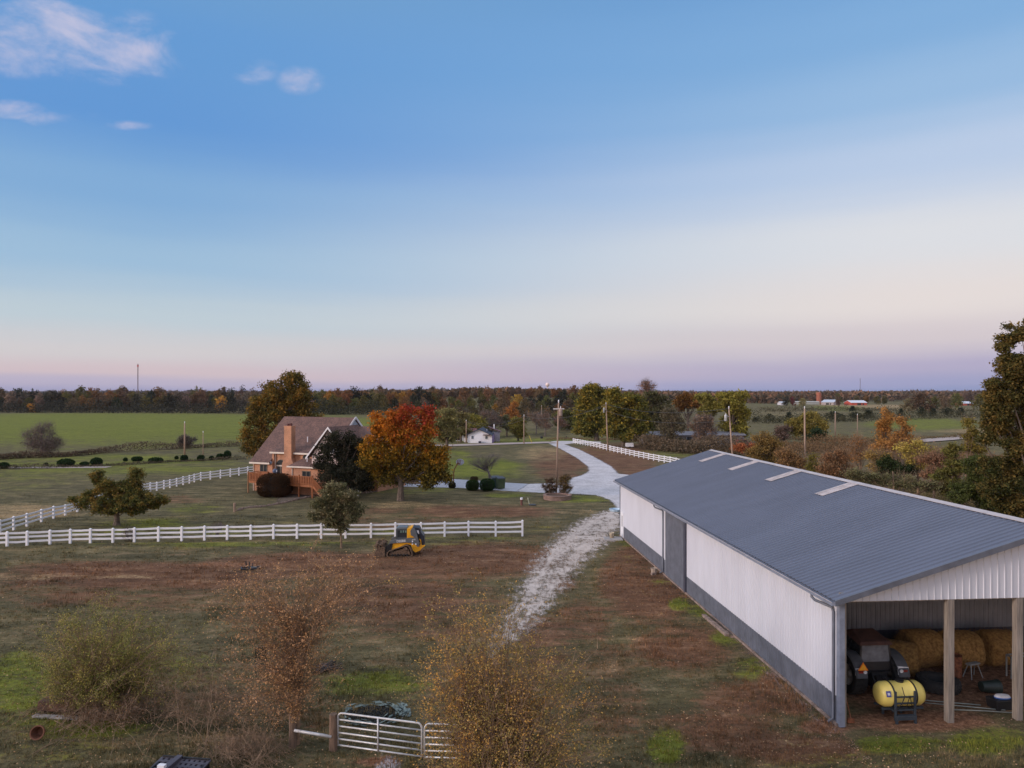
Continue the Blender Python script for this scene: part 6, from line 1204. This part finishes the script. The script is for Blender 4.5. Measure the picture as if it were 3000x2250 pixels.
make_tree('planter_shrub','left shrub with brownish leaves growing in the stone planter','shrub',(1615,1455),[(1612,1410,16,12),(1600,1425,14,12),(1620,1430,16,14),(1612,1443,16,10)],3200,.055,lm('pl_leaves',(.025,.03,.02),(.06,.045,.03),(.14,.08,.05),scale=2),trunk_r=.05,clump=.25,seed=90,stems=4,limbs=14,twigs=6,twl=.35,bark='twig')
make_tree('planter_shrub','right shrub with yellowish leaves growing in the stone planter','shrub',(1653,1455),[(1655,1400,20,12),(1648,1418,20,14),(1662,1430,16,14),(1652,1440,14,10)],3200,.055,lm('pr_leaves',(.025,.03,.015),(.065,.055,.022),(.19,.12,.04),scale=2),trunk_r=.05,clump=.25,seed=91,stems=4,limbs=14,twigs=10,twl=.45,bark='twig')
# ---- small cedars along the pasture path
CD = [(5,1374,28,18),(134,1365,8,8),(185,1368,46,22),(243,1366,24,12),(277,1364,32,22),(366,1352,10,10),(397,1352,30,13),(450,1356,40,14),(516,1346,9,9),(537,1351,20,17),(586,1350,20,16),(618,1348,12,11),(643,1346,22,16),(664,1345,20,24)]
wd = ['cut by the left edge of the photo','tiniest one near the left','widest one left of centre','low and flat','round, leaning on the low flat one','small lone one','low double one above the spreading tree','grey and straggly one','small one just left of the weathered pole','at the foot of the weathered pole','below the thin faint pole','small round one right of the thin pole','broad one near the oak','tallest pointed one nearest the oak']
for (px, b_, w_, h_), d_ in zip(CD, wd): shrub(px, b_, w_, h_, (.018,.036,.014), 'dark cedar bush on the pasture path, '+d_, 1500, .12, nm='cedar_bush', fl=.95, group='cedar bushes along the pasture path')
def hedgerow(name, pts, h, w_, color, n, s, label, kind='stuff'):
    rg = np.random.default_rng(len(pts)*31+n); P = np.array([gp(*p) for p in pts]); seg = rg.uniform(0, len(P)-1.001, n); i = seg.astype(int); f = (seg-i)[:,None]; B = P[i]*(1-f)+P[i+1]*f
    hh = h*(.6+.5*np.sin(B[:,0]*.35)*np.sin(B[:,0]*.13+2)+.25*rg.random(n)); hh = np.maximum(hh, .2*h); B = B+np.c_[rg.normal(0, w_*.3, n), rg.normal(0, w_*.5, n), hh*rg.random(n)**.8]
    o = MB().add(*leaf_quads(B, s, rg)).build(name, M['leaf']); o.color = (*color, 1); return tag(o, label, name.replace('_', ' '), kind=kind)
hedgerow('scrub', [(-60,1350),(60,1342),(200,1338),(330,1325),(520,1315),(720,1306)], 1.5, 1.6, (.075,.055,.042), 9000, .13, 'long strip of brown scrub crossing the left pasture')
hedgerow('scrub', [(-60,1374),(120,1371),(330,1365),(520,1352),(720,1346)], .55, 1.6, (.07,.06,.045), 4500, .11, 'low brown weeds between the cedar bushes on the pasture path')
hedgerow('scrub', [(2150,1330),(2300,1325),(2450,1318),(2620,1345),(2800,1370),(2960,1400)], 2.6, 9, (.13,.085,.05), 26000, .15, 'ragged brown brush and weeds spread behind the barn')
hedgerow('scrub', [(-90,1209),(200,1209),(500,1210),(770,1211)], 7, 9, (.035,.036,.03), 9000, .5, 'dark undergrowth along the foot of the left treeline')
hedgerow('scrub', [(870,1215),(1000,1214),(1280,1216)], 7, 8, (.04,.042,.028), 5000, .45, 'dark undergrowth along the foot of the centre left treeline')
hedgerow('scrub', [(1240,1228),(1400,1232),(1560,1232),(1730,1228)], 6, 9, (.055,.045,.03), 6500, .4, 'brownish undergrowth along the foot of the central woods')
hedgerow('scrub', [(2200,1240),(2350,1236),(2500,1234),(2700,1226),(2900,1222)], 4, 10, (.045,.045,.028), 6500, .32, 'dark brush line with cedars across the right pasture')
hedgerow('scrub', [(2230,1206),(2400,1202),(2600,1204),(2850,1206)], 3, 14, (.06,.055,.035), 3500, .4, 'low brush line far out in the right pasture')
hedgerow('scrub', [(2400,1390),(2520,1400),(2650,1440),(2800,1490),(2960,1560)], 2.6, 5, (.12,.10,.055), 22000, .10, 'tangle of weeds and brush along the back of the barn')
hedgerow('scrub', [(1880,1314),(1960,1322),(2060,1330),(2190,1336)], 3.2, 4, (.105,.082,.06), 9000, .2, 'bare brown shrubs in front of the low grey building')
hedgerow('scrub', [(2320,1288),(2480,1294),(2640,1290),(2760,1283),(2900,1280)], 1.0, 2.5, (.10,.08,.05), 3500, .2, 'low brown weeds along the far right road')
hedgerow('scrub', [(1605,1290),(1700,1286),(1800,1290),(1900,1296)], .7, 2, (.13,.085,.06), 2500, .15, 'dry weeds beyond the driveway fence')
# ---- far woods: one crown mesh per shape, shared by copies
def proto(seed, kind):
    rg = np.random.default_rng(seed); n = 1500
    if kind == 'round': Ls = [((0,0,.60),(.36,.36,.34)),((-.2,.05,.45),(.26,.26,.26)),((.22,-.05,.42),(.26,.26,.26)),((.03,.1,.78),(.24,.24,.2)),((0,-.1,.25),(.38,.36,.22))]
    elif kind == 'tall': Ls = [((0,0,.62),(.24,.24,.38)),((-.12,.05,.4),(.22,.22,.26)),((.12,0,.5),(.2,.2,.3)),((0,0,.2),(.3,.3,.18))]
    else: Ls = [((0,0,.3),(.3,.3,.3)),((0,0,.55),(.2,.2,.3)),((0,0,.8),(.1,.1,.2))]
    P = []; cl = []
    for c, r in Ls: cl.append(ell(c, r, 26, rg, .35))
    cl = np.concatenate(cl); P = cl[rg.integers(0, len(cl), n)]+rg.normal(0, .042, (n, 3)); P[:,2] = np.maximum(P[:,2], .02)
    mb = MB().add(*leaf_quads(P, .042, rg)); mb.tube([(0,0,-.03),(.01,0,.3),(0,0,.65)], [.025,.018,.008], 5)
    return mb
PR = {}
for kd in ('round', 'tall', 'cone'):
    PR[kd] = []
    for s_ in range(4 if kd != 'cone' else 2):
        o = proto(100+s_+len(kd)*10, kd).build('woodland_tree', M['leaf']); PR[kd].append(o.data); bpy.data.objects.remove(o)
rgw = np.random.default_rng(77)
COLS = {'dark':(.03,.034,.024),'olive':(.085,.082,.03),'rust':(.145,.08,.038),'brown':(.105,.074,.048),'mauve':(.115,.088,.07),'gold':(.26,.155,.035),'red':(.14,.04,.04),'pale':(.14,.13,.065)}
def far_tree(px, D, top, kd, ck, label, group, wf=1.0, z=None, name='woodland_tree', cat='tree'):
    X = (px-CX)/F*D; Z_ = float(terrain(X, D)); h = (CAMH+(HY-top)/F*D)-Z_; h = max(h, 3)
    me = PR[kd][rgw.integers(0, len(PR[kd]))]; o = bpy.data.objects.new(name, me); col.objects.link(o); o.location = (X, D, Z_); o.scale = (h*wf*1.0, h*wf, h); o.rotation_euler = (0, 0, rgw.uniform(0, 6.28))
    c = np.array(COLS[ck])*rgw.uniform(.75, 1.3)*rgw.uniform(.9, 1.1, 3); o.color = (*c, 1); tag(o, label, cat, group); return o
def pick(w_): k = list(w_); p = np.array([w_[q] for q in k], float); return k[rgw.choice(len(k), p=p/p.sum())]
lab = {'dark':'dark green','olive':'olive green','rust':'rust brown','brown':'dull brown','mauve':'greyish mauve leafless','gold':'golden yellow','red':'dusky red','pale':'pale green'}
def belt(x0, x1, step, D0, D1, t0, t1, mix, where, group, kinds=('round','round','tall')):
    x = x0
    while x < x1:
        ck = pick(mix); far_tree(x+rgw.uniform(-.3,.3)*step, rgw.uniform(D0, D1), rgw.uniform(t0, t1), kinds[rgw.integers(0, len(kinds))], ck, '%s tree in the %s' % (lab[ck], where), group, rgw.uniform(.75, 1.15)); x += step*rgw.uniform(.7, 1.3)
L1 = dict(dark=5, olive=2, rust=1, brown=2.5, mauve=2.5, red=.25)
belt(-80, 760, 24, 440, 470, 1143, 1168, L1, 'left treeline', 'trees of the left treeline')
belt(-80, 760, 21, 475, 520, 1130, 1154, dict(dark=2, olive=1.5, rust=2, brown=2.5, mauve=3), 'back rank of the left treeline', 'trees of the left treeline, second rank')
far_tree(648, 430, 1158, 'round', 'gold', 'bright golden tree standing out in the left treeline near the oak', None, .9); far_tree(92, 430, 1181, 'round', 'gold', 'small dull golden bush at the foot of the left treeline', None, 1.1)
belt(880, 1270, 22, 400, 430, 1147, 1172, dict(dark=3, olive=4, brown=1, mauve=1, rust=1), 'treeline between oak and maple', 'trees of the centre left treeline')
belt(880, 1300, 20, 450, 520, 1128, 1150, dict(dark=2, olive=3, rust=2, brown=1, gold=1), 'back rank between oak and maple', 'trees of the centre left treeline, back rank')
L2 = dict(rust=5, brown=3, olive=3, dark=2, mauve=2, gold=.8)
belt(1240, 1720, 25, 330, 350, 1188, 1206, L2, 'lowest rank of the central woods', 'trees of the central woods, lowest rank')
belt(1240, 1720, 24, 370, 400, 1165, 1186, L2, 'middle rank of the central woods', 'trees of the central woods, middle rank')
belt(1240, 1740, 22, 430, 480, 1146, 1164, dict(rust=5, olive=3, gold=1.5, dark=2, brown=2), 'upper rank of the central woods', 'trees of the central woods, upper rank')
belt(1240, 1760, 20, 540, 620, 1127, 1147, dict(rust=4, olive=2, brown=3, dark=1, mauve=1), 'top rank of the central woods', 'trees of the central woods, top rank')
belt(2190, 2620, 30, 700, 800, 1150, 1166, dict(brown=3, rust=2, olive=2, dark=1, red=.3), 'distant woods behind the right farm', 'trees behind the right farm')
for (px, D, top, kd, ck, wf, lb) in ((2302,560,1160,'round','dark',.9,'dark tree beside the distant white farmhouse'),(2322,560,1162,'round','red',.8,'dusky red tree right of the distant white farmhouse'),(2351,540,1165,'round','pale',1.1,'pale green tree in front of the sheds'),
    (2455,600,1157,'tall','brown',.7,'brown tree behind the pale roofed barn'),(2700,420,1150,'round','brown',1.3,'large brown tree in the far right pasture'),(2660,430,1165,'round','pale',1.1,'pale tree left of the large brown one'),(2735,440,1160,'round','olive',1.0,'olive tree right of the large brown one'),
    (2765,480,1152,'round','mauve',1.0,'mauve tree at the far right'),(2800,500,1150,'round','olive',1.0,'olive tree near the small red barn'),(2835,700,1142,'round','mauve',1.1,'pinkish tree above the small red barn'),(2870,480,1152,'round','olive',1.0,'olive tree left of the large right oak')):
    far_tree(px, D, top, kd, ck, lb, None, wf)
# dark cedars in the right pasture
for i, (px, base, w_, h_, lb) in enumerate(((2312,1232,34,26,'leftmost'),(2440,1228,46,24,'under the pale roofed barn'),(2498,1205,28,16,'small one before the red barn'),(2505,1228,44,22,'broad one below the red barn'),(2545,1228,50,28,'largest, right of the broad one'),(2600,1226,30,26,'beside the orange trees'),(2640,1222,26,26,'right of the orange trees'),(2700,1222,30,30,'in front of the large brown tree'),(2735,1221,32,26,'right of the large brown tree'),(2775,1219,36,26,'middle of the far right row'),(2815,1217,36,24,'last of the far right row'),(2465,1232,24,20,'small one between two broad ones'),(2215,1236,34,14,'low brownish one right of the yellow-topped tree'),(2255,1234,30,22,'next to the low brownish one'))):
    X, Y, Z_ = gp(px, base); k = Y/F; o = bpy.data.objects.new('pasture_cedar', PR['round' if i % 2 else 'cone'][i % 2]); col.objects.link(o); o.location = (X, Y, Z_); o.scale = (w_*k*1.15, w_*k, h_*k); o.color = (.022,.03,.02,1); tag(o, 'dark cedar in the right pasture, '+lb, 'tree', 'dark cedars in the right pasture')
# far-off woods that read as one mass
def woods(name, x0, x1, D0, D1, top_fn, n, s, cols, label):
    rg = np.random.default_rng(int(D0)+n); D = rg.uniform(D0, D1, n); px = rg.uniform(x0, x1, n); X = (px-CX)/F*D; Z0 = terrain(X, D)
    lump = .55*np.sin(X*.11+D*.013)*np.sin(X*.047+1)+.35*np.sin(X*.29+D*.07); H_ = top_fn(px, D)*(.80+.28*lump); Z_ = Z0+H_*rg.random(n)**.55
    o = MB().add(*leaf_quads(np.c_[X, D, Z_], s, rg, up=0)).build(name, leaf_mat(name+'_leaves', *cols, scale=.02, transl=.1)); return tag(o, label, 'woods', kind='stuff')
BRN = ((.045,.042,.03), (.085,.06,.042), (.15,.08,.045))
woods('far_woods', -200, 800, 560, 900, lambda p, D: 11.5, 16000, 2.2, ((.04,.038,.032),(.07,.055,.05),(.11,.075,.06)), 'distant dull woods behind the left treeline')
woods('far_woods', 800, 2300, 650, 1000, lambda p, D: 9.0+0*p, 22000, 2.4, BRN, 'distant brown woods on the rise behind the centre')
woods('far_woods', 2100, 3300, 900, 1500, lambda p, D: 12.0+0*p, 22000, 3.0, BRN, 'distant brown woods along the right horizon')
woods('far_woods', -400, 3500, 1900, 3600, lambda p, D: 13+D*.0012, 26000, 7, ((.05,.05,.055),(.075,.065,.065),(.10,.08,.07)), 'farthest hazy woods on the horizon')  # greyer, bluer leaf colours carry the distance haze
# ---- near shrubs and small tree (bottom of the photo)
def stem_shrub(name, label, base, blobs, nst, stem_len_frac, leafn, leafs, mtl, r0, seed, spread=.5, tw=900, twl=.5, bark='twig', trunk=None, cat='shrub', clus=.16):
    """many arching stems from one foot up through pixel blobs, with side twigs; leaves sit on the twigs"""
    px, py = base; X, Y = flat(px, py); k = Y/F; rg = np.random.default_rng(seed); mb = MB(); tipsP = []; tipsD = []
    ar = np.array([b[2]*b[3] for b in blobs], float); wgt = np.array([b[4] if len(b) > 4 else 1 for b in blobs])*ar; wgt /= wgt.sum()
    for j in range(nst):
        b = blobs[rg.choice(len(blobs), p=wgt)]; c = np.array([(b[0]-px)*k*1.06, 0, (py-b[1])*k]); r = np.array([b[2]*k, (b[2]*.6+b[3]*.25)*k, b[3]*k])*np.array([1.3,1.15,1.15]); q = ell(c, r, 1, rg, .5)[0]; q[2] = max(q[2], .3)
        if trunk: f = rg.uniform(.35, 1)*min(1, q[2]/trunk[2]+.1); a = np.array([trunk[0]*f, 0, min(trunk[2]*f, q[2]*.8)])
        else: a = np.array([rg.normal(0, .3*spread), rg.normal(0, .3*spread), 0])
        L_ = np.linalg.norm(q-a); m_ = a*.45+q*.55+np.array([-(q-a)[0]*.22, -(q-a)[1]*.22, L_*.10]); n = 8; B_ = bez(a, m_, q, n); B_[1:-1] += rg.normal(0, .018*L_, (n-2, 3)); rr = r0*rg.uniform(.45, 1)
        mb.tube([tuple(z_) for z_ in B_], [rr*(1-.12*i) for i in range(n)], 5, cap=False)
        for s_ in range(rg.integers(3, 7)):
            i = rg.integers(2, n-1); st_ = B_[i]; d = (B_[min(i+1, n-1)]-B_[i-1]); d /= np.linalg.norm(d)+1e-9; d = d+rg.normal(0, .55, 3); d /= np.linalg.norm(d); l = L_*rg.uniform(.12, .3); e = st_+d*l; e[2] = max(e[2], .1)
            C2 = bez(st_, (st_+e)/2+rg.normal(0, .04*l, 3)+np.array([0,0,.05*l]), e, 4); mb.tube([tuple(z_) for z_ in C2], [rr*.4, rr*.3, rr*.22, rr*.12], 4, cap=False)
            for t__ in (1, 2, 3): tipsP.append(C2[t__]); tipsD.append(d)
        tipsP.append(B_[-1]); tipsD.append(d); tipsP.append(B_[-2]); tipsD.append(d)
    TP = np.array(tipsP); TD = np.array(tipsD); m = rg.integers(0, len(TP), tw); D = TD[m]+rg.normal(0, .6, (tw, 3)); D[:,2] += .2; D /= np.linalg.norm(D, axis=1)[:,None]; L_ = twl*rg.uniform(.4, 1.5, (tw, 1)); mb.add(*twig_tris(TP[m], D, L_, .007, rg))
    if trunk: mb.tube([(0,0,-.1),(trunk[0]*.3,.02,trunk[2]*.4),(trunk[0],0,trunk[2])], [trunk[3],trunk[3]*.85,trunk[3]*.55], 10)
    wl = rg.random(tw)**2.5; wl /= wl.sum(); li = rg.choice(tw, leafn, p=wl); P = TP[m][li]+D[li]*L_[li]*rg.uniform(0, 1.05, (leafn, 1))+rg.normal(0, clus*.6, (leafn, 3)); P[:,2] = np.maximum(P[:,2], .03)
    t = thing(name, label, cat, (X, Y, 0)); mb.build('trunk' if trunk else 'stems', M[bark], t); MB().add(*leaf_quads(P, leafs, rg)).build('leaves', mtl, t); return t
stem_shrub('wild_shrub', 'wide olive green wild shrub with yellow tips at the lower left', (300,2085), [(170,1960,70,80,.8),(520,1900,60,90,.5),(400,1790,50,60,.25),(210,1830,60,60,.35),(330,1760,90,60,.35),(280,1850,140,70,1),(400,1860,110,80,.9),(200,1910,90,80,1),(330,1950,170,90,1.3),(470,1930,80,90,.7),(260,2010,150,50,1)], 250, .3, 56000, .026, lm('wild_leaves', (.085,.10,.03), (.16,.16,.05), (.30,.25,.075), scale=1.1), .03, 41, 1.6, 3200, .4)
stem_shrub('small_tree', 'sparse small tree with tan drying leaves beside the wooden corner post', (868,2180), [(960,1720,160,90,.7),(790,1740,130,90,.7),(690,1780,60,90,.5),(1080,1800,60,80,.4),(1040,1700,70,70,.35),(730,1830,90,90,.9),(900,1850,120,90,.9),(830,1960,130,80,1.4),(700,1960,80,60,.8),(920,2010,110,60,.6),(1010,1950,70,60,.35),(870,2070,100,50,.8),(760,2060,90,50,.7),(960,1640,90,50,.18)], 240, .3, 17000, .032, lm('tan_leaves', (.17,.115,.05), (.30,.175,.085), (.42,.25,.135), scale=1.3), .020, 42, .3, 5000, .45, trunk=(.1, 0, 4.6, .13), cat='tree')
stem_shrub('wild_shrub', 'tall dense orange and yellow-green wild shrub at the bottom centre', (1450,2340), [(1330,1800,70,80,.5),(1350,1760,50,60,.2),(1650,2030,70,80,.4),(1700,2150,60,90,.4),(1270,2010,50,90,.6),(1560,1900,70,70,.35),(1290,1920,60,90,.6),(1370,1900,90,90,.9),(1460,1830,70,90,.7),(1440,1970,110,90,1.2),(1540,1990,100,100,1.0),(1330,2060,90,90,1),(1480,2110,160,110,1.8),(1620,2090,90,90,.6),(1600,2200,120,80,1),(1370,2220,130,80,1.1)], 480, .3, 46000, .030, lm('orange_leaves', (.16,.145,.05), (.28,.20,.07), (.42,.23,.06), scale=.9), .02, 43, 1.5, 8000, .5)
stem_shrub('weed_thicket', 'thicket of thin brown weeds between the left shrub and the small tree', (640,2120), [(600,1960,120,90),(560,2040,120,70),(700,2080,110,60),(500,2000,60,80)], 110, .3, 1500, .028, lm('weed_leaves', (.07,.06,.035), (.13,.09,.05), (.22,.14,.07), scale=1), .010, 44, 4.0, 1500, .4)
stem_shrub('weed_thicket', 'low brown dead weeds under the left shrub', (300,2110), [(320,2060,150,40),(420,2080,120,40),(250,2070,100,30)], 120, .3, 2600, .028, lm('dead_leaves', (.05,.035,.025), (.10,.055,.035), (.16,.09,.05), scale=1), .010, 45, 4.5, 3000, .35)
stem_shrub('dry_grass_clump', 'pale tan dry grass clump left of the wooden corner post', (740,2225), [(740,2170,90,45),(660,2190,70,35)], 130, .3, 300, .02, lm('straw', (.16,.11,.06), (.26,.18,.10), (.34,.25,.15), scale=2), .006, 46, 3.2, 1500, .3)
# every repeated woodland tree gets its own label, counted from the left as seen
ORD = 'leftmost second third fourth fifth sixth seventh eighth ninth tenth eleventh twelfth thirteenth fourteenth fifteenth sixteenth seventeenth eighteenth nineteenth twentieth'.split()
by = {}
for o in bpy.data.objects:
    if o.parent is None and o.name.startswith('woodland_tree') and o.get('group'): by.setdefault(o['label'], []).append(o)
for l_, q_ in by.items():
    q_.sort(key=lambda o: o.location.x/o.location.y)
    if len(q_) == 1: q_[0]['label'] = l_; continue
    for i_, o in enumerate(q_):
        a_, b_ = l_.split(' tree in the '); o['label'] = (ORD[min(i_, 19)]+' '+a_+' tree'+(' from the left' if i_ else '')+' in the '+b_)
# ---------------------------------------------------------------- air
hz = bpy.data.materials.new('thin_air'); hz.use_nodes = True; t_ = hz.node_tree; t_.nodes.clear()
pv = t_.nodes.new('ShaderNodeVolumePrincipled'); pv.inputs['Color'].default_value = (.80, .82, .92, 1); pv.inputs['Density'].default_value = .000045; pv.inputs['Anisotropy'].default_value = .1
ho = t_.nodes.new('ShaderNodeOutputMaterial'); t_.links.new(pv.outputs[0], ho.inputs['Volume'])
tag(MB().b2((-5000,-400,-6),(5000,4200,140)).build('haze', hz), kind='stuff')
scene.cycles.max_bounces = 6; scene.cycles.transparent_max_bounces = 12
